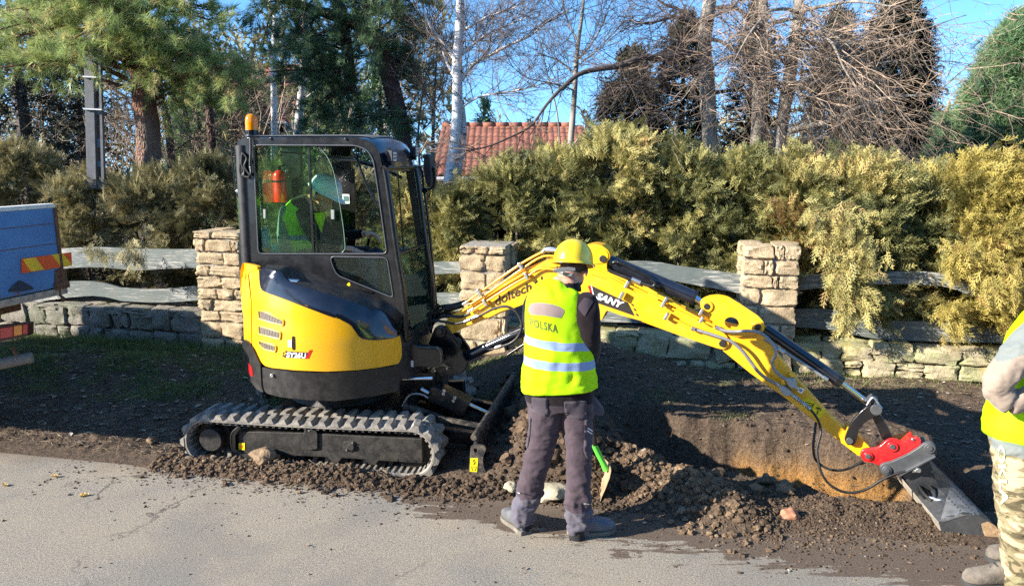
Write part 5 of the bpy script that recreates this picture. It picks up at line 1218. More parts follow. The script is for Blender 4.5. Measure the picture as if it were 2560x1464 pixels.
def surfhit(obj,lift):
    me=obj.data; base=rootloc(obj); me.calc_loop_triangles(); B=BVHTree.FromPolygons([tuple(v.co+base) for v in me.vertices],[tuple(p.vertices) for p in me.loop_triangles]); cam_=Vector((0,0,CAMZ)); last=[None]
    def f(px,py):
        d=ray(px,py).normalized(); h=B.ray_cast(cam_,d)
        if h[0] is None: 
            q=cam_+d*(last[0] or 4.0); return q
        last[0]=h[3]; return h[0]-d*lift
    return f
def clothmat(name,col,var=.15,dirt=0,dirtcol=(.2,.16,.12),weave=900,rough=.9,sheen=.15):
    m=simple(name,col,rough,0,var,7,bmp=.0008,bscale=weave,dust=dirt,dustcol=dirtcol,spec=.15); m.node_tree.nodes['Principled BSDF'].inputs['Sheen Weight'].default_value=sheen; return m
M['skin']=simple('skin',(.58,.30,.20),.5,0,.10,25,bmp=.0005,bscale=300); M['skin'].node_tree.nodes['Principled BSDF'].inputs['Subsurface Weight'].default_value=.08
M['hair']=simple('short_brown_hair',(.055,.032,.022),.7,0,.4,90,bmp=.003,bscale=250)
M['fleece']=clothmat('black_fleece',(.012,.007,.009),.25,.0); M['trouser']=clothmat('dark_purple_grey_work_trousers',(.060,.043,.053),.18,.25,(.13,.10,.09)); M['trouser2']=clothmat('grey_reinforcement_cloth',(.095,.088,.112),.15,.25,(.18,.15,.13))
M['pocket']=clothmat('pocket_cloth',(.068,.054,.068),.15,.3,(.13,.11,.10)); M['helmet']=simple('yellow_helmet',(.90,.60,.008),.28,0,.02,4,coat=.4); M['strap']=simple('grey_helmet_harness',(.17,.175,.18),.5,0,.1,40)
def vestmat(name,bands):
    """hi-vis cloth with silver bands; bands = (z0,z1,slope,x0)"""
    m,t,b=nt(name); sp=sepz(t); n=tex(t,6,4); c=mix(t,maprange(t,n.outputs[0],.3,.7,0,1),(.42,.80,.0),(.58,.92,.012)); tot=None
    wob=math_(t,'MULTIPLY',math_(t,'SUBTRACT',tex(t,7,2).outputs[0],.5),.02)
    for z0,z1,sl,x0 in bands:
        zz=math_(t,'ADD',math_(t,'ADD',sp.outputs[2],wob),math_(t,'MULTIPLY',math_(t,'SUBTRACT',sp.outputs[0],x0),sl))
        k=math_(t,'MULTIPLY',math_(t,'GREATER_THAN',zz,z0),math_(t,'LESS_THAN',zz,z1)); tot=k if tot is None else math_(t,'MAXIMUM',tot,k)
    if tot is not None: c=mix(t,tot,c,(.30,.40,.62))
    L(t,c,b.inputs['Base Color']); b.inputs['Roughness'].default_value=.75; b.inputs['Specular IOR Level'].default_value=.2; bump(t,b,tex(t,500,3).outputs[0],.0006); 
    tr=t.nodes.new('ShaderNodeBsdfTranslucent'); L(t,c,tr.inputs[0]); ms=t.nodes.new('ShaderNodeMixShader'); ms.inputs[0].default_value=.12; L(t,b.outputs[0],ms.inputs[1]); L(t,tr.outputs[0],ms.inputs[2]); L(t,ms.outputs[0],t.nodes['Material Output'].inputs[0]); return m
def assign(me,fn,mats):
    me.materials.clear()
    for m in mats: me.materials.append(m)
    for p in me.polygons: p.material_index=fn(p.center)

# ---- worker standing with his back to the road ----
WY=4.08
def wp(x,y,Y=WY): 
    q=C4((x,y))[0]; return atY(q[0],q[1],Y)
def wsec(y,xl,xr,dep,Y=WY):
    a=wp(xl,y,Y); b=wp(xr,y,Y); return ((a+b)/2,(b-a).length/2,dep)
WK=empty('person',(.28,WY,0),'worker seen from behind in a yellow helmet, lime vest and dark work trousers','person')
torso=[wsec(775,222,495,.115,WY),wsec(740,205,505,.125,WY),wsec(690,198,505,.128),wsec(600,204,492,.122),wsec(500,214,476,.118,WY+.0),wsec(400,212,466,.118,WY+.01),wsec(320,218,472,.110,WY+.02),wsec(270,252,458,.092,WY+.04),wsec(240,304,432,.074,WY+.06),wsec(212,328,428,.060,WY+.07)]
torso=torso[::-1]
tm,trows=loft(torso,36,4)
hc=wp(414,158,WY+.115); hf=Vector((.42,.80,-.36)); hu=Vector((.10,.36,.92))
parts=[tm,join(head_parts(hc,hf,hu,1.0))]
nk=MB(); nk.tube([wp(385,245,WY+.07),wp(392,200,WY+.085),wp(402,165,WY+.10)],[.066,.060,.060],16); parts.append(nk)
co=MB(); co.tube([wp(383,250,WY+.065),wp(389,220,WY+.075),wp(390,216,WY+.077)],[.090,.078,.073],20); parts.append(co)
# right arm: upper arm beside the vest, forearm forward to the shovel
parts.append(loft([(wp(452,285,WY-.0),.060,.060),(wp(468,330,WY-.03),.080,.078),(wp(474,400,WY-.045),.078,.076),(wp(484,470,WY-.03),.068,.068),(wp(492,530,WY+.05),.056,.056),(wp(474,585,WY+.20),.043,.043),(wp(455,600,WY+.28),.034,.034)],20,4)[0])
parts.append(loft([(wp(262,285,WY+.03),.060,.060),(wp(238,340,WY+.06),.066,.066),(wp(240,420,WY+.10),.060,.060),(wp(262,490,WY+.17),.050,.05),(wp(330,540,WY+.28),.040,.040),(wp(380,560,WY+.34),.032,.032)],20,4)[0])
parts+=hand(wp(455,600,WY+.28),(-.1,.9,-.4),(-.6,-.1,-.8),(-.5,.3,.8),1.0,.9); parts+=hand(wp(380,560,WY+.34),(.6,.6,-.5),(.5,.2,-.8),(.2,.6,.7),1.0,.9)
def leg(rows): return loft([wsec(*r) for r in rows],26,4)[0]
parts.append(leg([(735,212,372,.115,WY),(800,212,366,.108,WY),(860,214,358,.10,WY-.0),(950,207,330,.085,WY+.0),(1050,188,303,.074,WY-.0),(1130,170,284,.068,WY+.0),(1200,150,268,.066,WY+.01),(1255,146,245,.060,WY+.02),(1285,160,232,.052,WY+.02)]))
parts.append(leg([(735,345,502,.115,WY),(800,352,504,.110,WY),(860,362,500,.102,WY-.02),(950,376,497,.088,WY-.04),(1050,384,492,.076,WY-.06),(1130,385,488,.070,WY-.07),(1200,382,490,.070,WY-.07),(1270,380,500,.068,WY-.06),(1315,388,478,.055,WY-.06),(1330,395,468,.05,WY-.06)]))
me=remesh(join(parts),.0085,2)
z_tr=wp(300,742).z; z_col=wp(385,219,WY+.07).z; zh=hc
wr1=wp(455,600,WY+.28); wr2=wp(380,560,WY+.34); hr=Vector(hf).normalized().cross(Vector(hu).normalized())
zc1=wp(220,1165).z; zc2=wp(430,1195).z; pa=wp(392,226,WY+.07)
def bodymat(c):
    if (c-wr1).dot(Vector((-.1,.9,-.4)).normalized())>.004 and (c-wr1).length<.2 and c.y>WY+.26: return 1
    if (c-wr2).dot(Vector((.6,.6,-.5)).normalized())>.004 and (c-wr2).length<.2 and c.y>WY+.26: return 1
    k=(c-hc)
    if k.length<.150 and k.dot(Vector(hf).normalized())>-.005 and c.y>WY-.1 and (c-pa).z>.0: return 1 if k.dot(Vector(hu).normalized())<.055 else 4
    if c.z>z_col+.0 and (c-pa).z>.012 and abs(c.x-pa.x)<.2 and c.y>WY-.08:
        fw=k.dot(Vector(hf).normalized()); u=k.dot(Vector(hu).normalized())
        if u>-.015-.02*sin(c.x*90) and fw<.045 or (fw<-.02 and u>-.04): return 4
        return 1
    if c.z>z_tr: return 0
    zc=zc1 if c.x<.235 else zc2
    return 3 if c.z<zc else 2
def legw(c): return (1 if c.z<z_tr-.03 else .0)*(.55+.9*sm(.45,.1,c.z))
folds(me,.016,6.5,(1,1,2.1),lambda c:legw(c),3); folds(me,.006,17,(1.3,1,1.6),lambda c:legw(c),5)
folds(me,.006,11,(1,1,.8),lambda c:1 if z_tr<c.z<z_col-.02 and c.y<WY+.26 else 0,8)
assign(me,bodymat,[M['fleece'],M['skin'],M['trouser'],M['trouser2'],M['hair']])
BODY=link('body',me,None,WK,smooth=True,sharp=180)
# vest: open shell round the torso
def shell(rows,i0,i1,off,skirt=0.0):
    out=[]
    R=rows[i0:i1+1]
    for j,r in enumerate(R):
        c=sum(r,Vector((0,0,0)))/len(r); t=j/(len(R)-1); k=1+off*(.45+.55*min(1,t*4))+skirt*t**2
        out.append([c+(p-c)*k for p in r])
    return out
cs=cr([s[0] for s in torso],4); zs=[c.z for c in cs]
zt=wp(380,232,WY+.05).z; zb=wp(380,693).z
i0=min(range(len(zs)),key=lambda i:abs(zs[i]-zt)); i1=min(range(len(zs)),key=lambda i:abs(zs[i]-zb))
vr=shell(trows,i0,i1,.105,.0); fine=[]
nr=len(vr)
for i in range(nr-1):
    for q in range(4): fine.append([a.lerp(b,q/4) for a,b in zip(vr[i],vr[i+1])])
fine.append(vr[-1]); F2=[]
for r in fine:
    row=[]
    for k in range(len(r)): row+= [r[k],r[k].lerp(r[(k+1)%len(r)],.5)]
    F2.append(row)
mb=MB(); mb.grid(F2,closed=True); me=mb.mesh('vest'); me.update()
folds(me,.010,7,(1.3,1.2,.7),lambda c:1-.75*sm(1.18,1.27,c.z)*(1-sm(1.42,1.5,c.z)),2); folds(me,.005,15,(1,1,.9),lambda c:sm(zt,zb+.25,c.z),9)
bz=lambda y,x:wp(x,y,WY-.12).z
def band(yl0,yl1,yr0,yr1,xl,xr):
    zl0=bz(yl1,xl); zl1=bz(yl0,xl); zr0=bz(yr1,xr); X0=wp(xl,500,WY-.12).x; X1=wp(xr,500,WY-.12).x; sl=(zl0-zr0)/(X1-X0); return (zl0,zl1,sl,X0)
VM=vestmat('lime_vest',[band(474,510,497,533,203,467),band(567,604,582,618,190,482)])
VO=link('vest',me,VM,WK,smooth=True,sharp=180); so_=VO.modifiers.new('s','SOLIDIFY'); so_.thickness=.003
sv=surfhit(VO,.0015); 
pt=patch('smudge_patch',rnd(C8((350,915),(385,845),(500,832),(640,850),(740,880),(812,925),(800,975),(770,1030),(650,1012),(540,994),(400,992),(365,960)),5),sv,lambda p:Vector((0,1,0)),0,simple('brown_smudge',(.25,.18,.165),.8,0,.03),WK,step=5,sharp=180)  # brown smudge added over the name on the vest, not a real print
text_on('POLSKA',C8((372,1128))[0],C8((722,1214))[0],Vector((-.5,-20)),surfhit(VO,.0022),simple('brown_print',(.12,.10,.03),.8,0,.05),WK,'back_lettering',bold=.022,space=1.2,sub=2)
# shoulder yoke patch on the right sleeve, pockets, hem
sb=surfhit(BODY,.004)
patch('shoulder_patch',rnd(C8((1060,770),(1120,780),(1175,820),(1110,920),(1065,1012),(1010,950),(975,900),(1010,820)),4),sb,lambda p:Vector((0,1,0)),0,clothmat('sleeve_yoke_cloth',(.045,.033,.042)),WK,step=5,sharp=180)
for q in (((228,732),(300,738),(304,810),(290,818),(232,795)),((372,752),(474,748),(476,825),(440,832),(378,818))):
    patch('back_pocket',rnd(C4(*q),4),surfhit(BODY,.004),lambda p:Vector((0,1,0)),.003,M['pocket'],WK,step=6,sharp=180)
for q in (((465,832),(500,842),(503,900),(490,1012),(475,1005),(460,975)),((214,820),(226,822),(222,900),(210,958),(203,955))):
    patch('thigh_pocket',rnd(C4(*q),4),surfhit(BODY,.008),lambda p:Vector((0,1,0)),.006,M['pocket'],WK,step=6,sharp=180)
mb=MB(); mb.prism([wp(*q,WY-.02) for q in ((498,738),(512,738),(552,788),(546,818),(512,812),(498,800))],Vector((.0,.05,0))); mb.build('holster_pocket',M['trouser2'],WK,bevel=.012,seg=3)
for q in (((478,866),(500,880)),((476,878),(498,892))): patch('pocket_stripe',C4(q[0],q[1],(q[1][0],q[1][1]+5),(q[0][0],q[0][1]+5)),surfhit(BODY,.018),lambda p:Vector((0,1,0)),0,M['white'],WK,step=5)
for q in ((158,1147,176,1157),(460,1201,486,1207)): patch('knee_tag',C4((q[0],q[1]),(q[2],q[3]-3),(q[2],q[3]+2),(q[0],q[1]+5)),sb,lambda p:Vector((0,1,0)),0,M['white'],WK,step=5)
helmet('helmet',wp(414,128,WY+.10),hf,Vector((.06,.20,.97)),1.0,M['helmet'],WK)
hb=MB(); h0=wp(414,150,WY+.10)
band_=[h0+Vector((.1*cos(a)*1.0,.118*sin(a),-.012+.02*sin(a))) for a in [radians(d) for d in range(178,272,8)]]
hb.grid([[p+Vector((0,0,.008)) for p in band_],[p-Vector((0,0,.012)) for p in band_]]); hb.build('harness_band',M['strap'],WK,smooth=True).modifiers.new('s','SOLIDIFY').thickness=.004
mb=MB(); mb.prism([wp(*q,WY-.03) for q in ((324,168),(392,156),(424,160),(424,172),(400,175),(326,178))],Vector((0,.02,0))); mb.build('harness_buckle',M['strap'],WK,bevel=.003)
def boot(name,heel,toe,mat,sole,parent,s=1.0,lace=None):
    heel=Vector(heel); toe=Vector(toe); f=(toe-heel); Ln=f.length; f.normalize(); r=f.cross(Vector((0,0,1))); up=Vector((0,0,1)); Z=heel.z
    rows=[];prof=[(0,.030,.10,.0),(.04,.036,.115,.0),(.12,.038,.118,.0),(.25,.036,.125,0),(.42,.038,.105,0),(.6,.045,.078,0),(.78,.048,.064,0),(.92,.040,.055,0),(1.0,.018,.035,0)]
    mb=MB()
    for t,w,h,_ in prof:
        c=heel+f*Ln*t; rows.append([c+r*w*s*(abs(cos(a))**.6*(1 if cos(a)>0 else -1))+up*(.018*s+h*s*.5+h*s*.5*(abs(sin(a))**.7*(1 if sin(a)>0 else -1))) for a in [2*pi*k/16 for k in range(16)]])
    mb.grid(rows,closed=True); mb.f+= [tuple(range(15,-1,-1)),tuple(16*8+k for k in range(16))]; mb.m+=[0,0]
    o=mb.build(name,mat,parent,smooth=True,sharp=60)
    mb=MB(); ol=[]
    for t,w,h,_ in prof: ol.append(heel+f*(Ln*t*1.02-.004)+r*(w+.006)*s)
    ol+= [heel+f*(Ln*t*1.02-.004)-r*(w+.006)*s for t,w,h,_ in reversed(prof)]
    mb.prism([p+up*.026*s for p in ol],-up*.026*s); so2=mb.build('sole',sole,o,bevel=.004)
    if lace:
        for k in range(5):
            mb=MB(); c=heel+f*Ln*(.40+.07*k)+up*(.018+prof[4][2]-.017*k+.006)*s; mb.tube(cr([c-r*.022,c+up*.006+f*.008,c+r*.022],4),.0028,6); mb.build('lace',lace,o,smooth=True)
    return o
M['shoe1']=simple('pale_dusty_shoe',(.09,.095,.105),.75,0,.25,20,bmp=.002,dust=.6,dustcol=(.20,.18,.145)); M['shoe2']=simple('blue_grey_dusty_shoe',(.10,.125,.16),.75,0,.25,20,bmp=.002,dust=.6,dustcol=(.28,.25,.21)); M['sole']=simple('pale_muddy_sole',(.17,.155,.13),.9,0,.3,30,dust=.8,dustcol=(.16,.12,.08)); M['lace']=simple('dark_lace',(.02,.02,.025),.8); M['blue']=simple('blue_tab',(.05,.22,.5),.6)
hl=atZ(*C4((205,1340))[0],.0); tl_=hl+Vector((-.13,.22,0)); boot('left_shoe',hl+Vector((0,0,.0)),tl_,M['shoe1'],M['sole'],WK,1.05)
hl=atZ(*C4((398,1365))[0],.0)+Vector((.0,.045,0)); SH2=boot('right_shoe',hl,hl+Vector((.285,.07,0)),M['shoe2'],M['sole'],WK,1.05,M['lace'])
for a,b,r0,r1,q in ((wp(196,1300,WY+.02),wp(196,1270,WY+.02),.050,.050,0),(wp(430,1340,WY-.06),wp(430,1300,WY-.06),.052,.054,0)):
    mb=MB(); mb.tube([a-Vector((0,0,.02)),a,b],[.05,r0,r1],18); mb.build('boot_cuff',clothmat('black_inner_cuff',(.02,.02,.022)),WK,smooth=True,sharp=60)

# ---- shovel ----
SHV=empty('shovel',tuple(atZ(1500,1240,.02)),'spade with green socket and muddy blade held in front of the standing worker','spade')
def sp_(x,y,Y): q=C4((x,y))[0]; return atY(q[0],q[1],Y)
mb=MB(); mb.tube([sp_(455,560,4.42),sp_(500,860,4.50),sp_(512,952,4.52)],.016,12); mb.build('shaft',M['hose'],SHV,smooth=True,bevel=.002)
mb=MB(); mb.tube([sp_(420,558,4.42),sp_(492,562,4.42)],.016,12); mb.build('grip',M['hose'],SHV,smooth=True)
M['green']=simple('green_plastic',(.12,.62,.06),.35,0,.05); mb=MB(); mb.tube(cr([sp_(508,945,4.52),sp_(522,975,4.525),sp_(545,1020,4.53),sp_(560,1052,4.535)],4),[.020]*9+[.021,.022,.023,.024],14); mb.build('socket',M['green'],SHV,smooth=True,sharp=60)
mb=MB(); rows=[]
for t,x,y in ((0,568,1030),(.3,562,1062),(.6,545,1110),(.85,530,1150),(1,524,1178)):
    w=.10*(1-.3*t**3); c=sp_(x,y,4.54-.02*t); rows.append([c+Vector((-.35*w*u*.25+.012*(1-u*u),w*u,0)) for u in (-1,-.6,-.2,.2,.6,1)])
mb.grid(rows); o=mb.build('blade',simple('muddy_spade_blade',(.30,.21,.12),.8,.1,.3,18,bmp=.002,dust=.6,dustcol=(.42,.30,.18)),SHV,smooth=True); o.modifiers.new('s','SOLIDIFY').thickness=.004

# ---- operator in the cab ----
def op(x,y,yl): q=C1((x,y))[0]; return UP.hit(q[0],q[1],yl)
OPR=empty('person',tuple(UP.w(-.15,.07,1.42)),'excavator operator in a pale helmet and lime vest bending forward behind the green cab glass','person')
T_=[(op(935,1060,.07),.14,.17),(op(935,950,.07),.135,.175),(op(935,850,.07),.135,.19),(op(955,760,.07),.125,.21),(op(985,690,.07),.10,.19),(op(1010,655,.07),.06,.10)]
def lo(secs,n=22): return loft([(s[0],s[1],s[2] if len(s)>2 else s[1]) for s in secs],n,4,side=UP.f)
tm,orows=lo(T_); ohc=op(1072,632,.07); of=UP.f*.75-Vector((0,0,.62)); ou=UP.f*.62+Vector((0,0,.75))
parts=[tm,join(head_parts(ohc,of,ou,.98))]
mb=MB(); mb.tube([op(990,690,.07),op(1030,655,.07),op(1060,640,.07)],[.065,.058,.055],14); parts.append(mb)
na=[(op(955,735,-.10),.07),(op(985,820,-.14),.062),(op(1045,930,-.16),.055),(op(1120,975,-.17),.048),(op(1205,978,-.17),.036)]
fa=[(op(985,735,.24),.07),(op(1060,820,.28),.06),(op(1150,900,.29),.055),(op(1250,895,.29),.045),(op(1345,882,.29),.036)]
parts+=[lo(na,16)[0],lo(fa,16)[0]]
h1=hand(op(1210,976,-.17),UP.f-Vector((0,0,.15)),UP.l*-.2-Vector((0,0,1)),UP.l*.9+UP.f*.2,1.05,.8); h2=hand(op(1350,880,.29),UP.f-Vector((0,0,.1)),-Vector((0,0,1))+UP.l*.1,-UP.l,1.05,.9); parts+=h1+h2
for s in (-.10,.16):
    parts.append(lo([(op(930,1055,s+.04),.095),(UP.w(.08,s,1.46),.085),(UP.w(.27,s,1.47),.068),(UP.w(.30,s,1.30),.058),(UP.w(.34,s,1.12),.05)],16)[0]); parts.append(ellipsoid(UP.w(.40,s,1.09),.12,.045,.045))
me=remesh(join(parts),.0095,1); folds(me,.006,12,(1,1,1),lambda c:1 if (c-ohc).length>.16 else 0,4)
q1=op(1205,978,-.17); q2=op(1345,882,.29)
def om(c):
    if (c-q1-UP.f*.07).length<.105 and (c-q1).dot(UP.f)>.0 and c.z>q1.z-.06: return 1
    if (c-q2-UP.f*.07).length<.13 and (c-q2).dot(UP.f)>.0: return 1
    if (c-ohc).length<.135: return 2 if (c-ohc).dot(of.normalized())<-.01 and (c-ohc).dot(ou.normalized())>-.05 else 1
    return 3 if c.z<1.52 else 0
assign(me,om,[M['fleece'],M['skin'],M['hair'],clothmat('operator_trousers',(.03,.04,.06))]); link('body',me,None,OPR,smooth=True,sharp=180)
vr=shell(orows,0,16,.10,0); mb=MB(); F2=[]
for i in range(len(vr)-1):
    for q in range(3): F2.append([a.lerp(b,q/3) for a,b in zip(vr[i],vr[i+1])])
mb.grid(F2,closed=True); me=mb.mesh('vest'); folds(me,.006,9,(1,1,1),None,6); z1_=op(950,930,-.1).z
VO2=link('vest',me,vestmat('lime_vest_operator',[(z1_,z1_+.045,0,0)]),OPR,smooth=True,sharp=180); VO2.modifiers.new('s','SOLIDIFY').thickness=.003
helmet('helmet',op(1098,592,.07),UP.f*.85-Vector((0,0,.45)),UP.f*.45+Vector((0,0,.85)),.98,simple('pale_blue_helmet',(.55,.68,.72),.3,0,.02,4,coat=.4),OPR)
# things kept in the cab
fe=empty('fire_extinguisher',tuple(op(800,680,.26)),'red fire extinguisher behind the seat in the cab','fire extinguisher')
c=op(800,675,.26); mb=MB(); mb.lathe([(.001,0),(.050,0),(.052,.01),(.052,.22),(.045,.245),(.025,.262),(.014,.266),(.001,.27)],c,(0,0,1),24); mb.build('bottle',simple('extinguisher_red',(.85,.03,.01),.25,0,.02,4,coat=.5),fe,smooth=True,sharp=50)
mb=MB(); mb.lathe([(.001,.262),(.016,.262),(.016,.30),(.001,.30)],c,(0,0,1),14); mb.obox(c+Vector((.02,0,.30)),(1,0,.3),(0,1,0),(0,0,1),.07,.016,.012); mb.build('valve',M['black'],fe,smooth=True,sharp=40)
mb=MB(); mb.lathe([(.0535,.165),(.0545,.165),(.0545,.180),(.0535,.180)],c,(0,0,1),24); mb.build('bracket_strap',M['black'],fe)
for (x,y,r,h,nm,lab,col) in ((698,975,.045,.16,'water_bottle','tall pale blue canister in the rear corner of the cab',(.25,.50,.55)),(770,1005,.040,.06,'jug','small turquoise bottle beside the seat in the cab',(.05,.42,.50))):
    c=op(x,y,-.22); e_=empty(nm,tuple(c),lab,'bottle'); mb=MB(); mb.lathe([(.001,0),(r,0),(r*1.03,h*.1),(r,h*.7),(r*.7,h*.85),(r*.4,h*.92),(.001,h*.93)],c,(0,0,1),20); mb.build('bottle_body',simple(nm+'_plastic',col,.3),e_,smooth=True,sharp=50)
    mb=MB(); mb.cyl(c+Vector((0,0,h*.92)),c+Vector((0,0,h*1.05)),r*.38,14); mb.build('cap',M['white'],e_,smooth=True,sharp=40)

# ---- man at the right edge ----
MY=3.55
def mp_(x,y,Y=MY): return atY(x*1.0055,y*1.0055,Y)
def msec(y,xl,xr,dep,Y=MY): a=mp_(xl,y,Y); b=mp_(xr,y,Y); return ((a+b)/2,(b-a).length/2,dep)
MN=empty('person',(2.8,MY,0),'man in a beige jacket, lime vest and camouflage trousers at the right edge','person')
T_=[msec(745,2620,2720,.07,MY+.02),msec(775,2580,2750,.12),msec(840,2535,2755,.17),msec(900,2515,2750,.175),msec(980,2490,2725,.165),msec(1060,2470,2690,.17),msec(1110,2480,2680,.16),msec(1150,2482,2675,.14)]
tm,mrows=loft(T_,34,4); mhc=mp_(2668,672,MY+.0)
parts=[tm,join(head_parts(mhc,(-.9,.3,-.25),(-.1,0,1),1.05))]
mb=MB(); mb.tube([mp_(2680,780,MY+.01),mp_(2675,740,MY+.01),mp_(2670,705,MY)],[.07,.06,.058],14); parts.append(mb)
parts.append(loft([(mp_(2590,810,MY-.12),.07,.07),(mp_(2560,850,MY-.17),.074,.072),(mp_(2514,905,MY-.18),.070,.068),(mp_(2482,958,MY-.17),.066,.062),(mp_(2504,1000,MY-.17),.052,.05),(mp_(2550,985,MY-.18),.046,.045),(mp_(2600,960,MY-.18),.042,.04)],22,5)[0])
parts.append(loft([(mp_(2590,820,MY+.16),.07,.07),(mp_(2540,890,MY+.20),.072,.07),(mp_(2510,960,MY+.18),.062,.06),(mp_(2560,975,MY+.08),.045,.045)],20,5)[0])
parts+=hand(mp_(2600,960,MY-.18),(.9,.1,.2),(0,1,0),(0,0,1),1.0,.7)+hand(mp_(2560,975,MY+.08),(.8,-.2,.2),(.1,0,-1),(0,-1,0),1.0,.7)
def mleg(rows): return loft([msec(*r) for r in rows],26,4)[0]
parts.append(mleg([(1090,2478,2615,.13,MY-.06),(1180,2482,2600,.12,MY-.07),(1250,2488,2595,.105,MY-.08),(1330,2496,2590,.095,MY-.08),(1400,2500,2585,.085,MY-.08),(1440,2500,2580,.08,MY-.08),(1475,2506,2574,.06,MY-.08)]))
parts.append(mleg([(1090,2560,2690,.12,MY+.10),(1180,2580,2690,.11,MY+.13),(1280,2600,2700,.10,MY+.15),(1380,2615,2700,.085,MY+.17),(1430,2625,2700,.07,MY+.18)]))
me=remesh(join(parts),.0085,2); zj=mp_(2500,1100).z; zgrey=mp_(2500,1070).z
folds(me,.011,7,(1,1,1.4),lambda c:1 if c.z<zj else 1.1 if c.z<1.48 else 0,7); folds(me,.005,20,(1,1,1.3),lambda c:1 if c.z<1.4 else 0,9)
def camo():
    m,t,b=nt('camouflage_cloth'); g=t.nodes.new('ShaderNodeNewGeometry'); mp=t.nodes.new('ShaderNodeMapping'); mp.inputs['Scale'].default_value=(1,1,1.9); mp.inputs['Rotation'].default_value=(0,.3,0); L(t,g.outputs['Position'],mp.inputs[0])
    a=tex(t,9,3,.55,vec=mp.outputs[0],dist=.6); c2=tex(t,13,3,.5,vec=mp.outputs[0],dist=.5)
    r=ramp(t,a.outputs[0],[(0,(.085,.07,.035)),(.44,(.085,.07,.035)),(.445,(.22,.175,.095)),(.53,(.22,.175,.095)),(.535,(.38,.31,.19)),(1,(.38,.31,.19))])
    c=mix(t,ramp(t,c2.outputs[0],[(.60,0),(.605,1)]).outputs[0],r.outputs[0],(.21,.19,.10)); L(t,c,b.inputs['Base Color']); b.inputs['Roughness'].default_value=.9; bump(t,b,tex(t,600).outputs[0],.0008); return m
M['beige']=clothmat('beige_jacket',(.30,.235,.185),.10,.15); M['jgrey']=clothmat('grey_jacket_panel',(.17,.19,.18),.08,.1); M['camo']=camo()
wr=mp_(2600,960,MY-.18); wr_=mp_(2560,975,MY+.08)
s0=mp_(2600,790,MY-.2); s1=mp_(2455,880,MY-.2)
def mm(c):
    if c.z<zj-.01: return 3
    if c.z>1.50: return 2 if not ((c-mhc).z>.02) else 4
    if (c-wr).length<.2 and (c-wr).x>.0 and c.y<MY-.1 and c.z>wr.z-.1: return 2
    # grey panel along the top of the sleeve
    d=s1-s0; nrm=Vector((-d.z,0,d.x)).normalized(); dd=(c-s0).x*nrm.x+(c-s0).z*nrm.z
    along=(c-s0).dot(d)/d.length_squared
    if c.y<MY+.1 and -.005<dd*(-1 if nrm.z>0 else 1)+.10 and ((c-s0).z-(d.z/d.x)*(c-s0).x)>-.085 and along<1.05: return 1
    if c.z<zgrey: return 1
    return 0
assign(me,mm,[M['beige'],M['jgrey'],M['skin'],M['camo'],M['hair']]); MB_=link('body',me,None,MN,smooth=True,sharp=180)
vr=shell(mrows,3,21,.07,.05); F2=[]
for i in range(len(vr)-1):
    for q in range(3): F2.append([a.lerp(b,q/3) for a,b in zip(vr[i],vr[i+1])])
F2.append(vr[-1]); mb=MB(); mb.grid(F2,closed=True); me=mb.mesh('vest'); folds(me,.008,8,(1,1,.8),None,3)
zb0=mp_(2530,1015,MY-.17).z
VO3=link('vest',me,vestmat('lime_vest_right',[(zb0,zb0+.05,.35,mp_(2530,1000).x),(zb0+.17,zb0+.22,.2,mp_(2530,1000).x)]),MN,smooth=True,sharp=180); VO3.modifiers.new('s','SOLIDIFY').thickness=.003
M['boot']=simple('tan_walking_boot',(.12,.10,.078),.8,0,.3,20,bmp=.003,dust=.5,dustcol=(.35,.31,.25)); M['bsole']=simple('black_rubber_sole',(.04,.04,.04),.8)
hl=Vector((2.72,3.50,0)); boot('boot',hl,hl+Vector((-.29,.03,0)),M['boot'],M['bsole'],MN,1.12,M['lace']); hl=Vector((3.0,3.72,0)); boot('boot',hl,hl+Vector((-.29,.05,0)),M['boot'],M['bsole'],MN,1.12,M['lace'])
mb=MB(); mb.tube([Vector((2.66,3.50,.09)),Vector((2.67,3.50,.16)),Vector((2.68,3.50,.20))],[.055,.058,.062],16); mb.build('boot_shaft',M['bsole'],MN,smooth=True)
sb3=surfhit(MB_,.006); gm=simple('pale_green_print',(.45,.60,.32),.7)
text_on('OKLA',(2493,1112),(2502,1262),Vector((19,1)),sb3,gm,MN,'trouser_print',bold=.03,sub=1)

# ---- tipper truck at the left edge ----
TF=Frame(-3.92,6.2,12.4)   # origin at the far rear corner, x along the road, y away
def tm_(z0,z1,y0,y1,x0,x1,name,mat,par,bevel=.004): mb=MB(); mb.fbox(TF,x0,x1,y0,y1,z0,z1); return mb.build(name,mat,par,bevel=bevel)
TK=empty('tipper_truck',tuple(TF.w(-1.5,-.95,0)),'blue tipper truck parked on the verge with its wooden edged tailgate closed','truck')
def paint():
    m,t,b=nt('scuffed_blue_paint'); n=tex(t,3,6,.6); c=mix(t,maprange(t,n.outputs[0],.3,.7,0,1),(.05,.16,.36),(.085,.25,.50)); r=tex(t,6,8,.75); z=sepz(t)
    rust=math_(t,'ADD',r.outputs[0],maprange(t,z.outputs[2],1.05,1.5,.14,-.12)); c=mix(t,ramp(t,rust,[(.57,0),(.68,1)]).outputs[0],c,(.15,.075,.04)); w=tex(t,22,7,.8); c=mix(t,ramp(t,w.outputs[0],[(.68,0),(.72,.7)]).outputs[0],c,(.30,.32,.36))
    L(t,c,b.inputs['Base Color']); b.inputs['Roughness'].default_value=.5; return m
M['blue_paint']=paint(); M['wood']=simple('weathered_wood',(.42,.34,.25),.85,0,.3,16,bmp=.004,bscale=50); M['rust']=simple('rusty_steel',(.16,.075,.04),.85,.1,.4,30,bmp=.003)
zt1=TF.loc(*V((190,517))[0],0).z; zb1=TF.loc(*V((190,712))[0],0).z
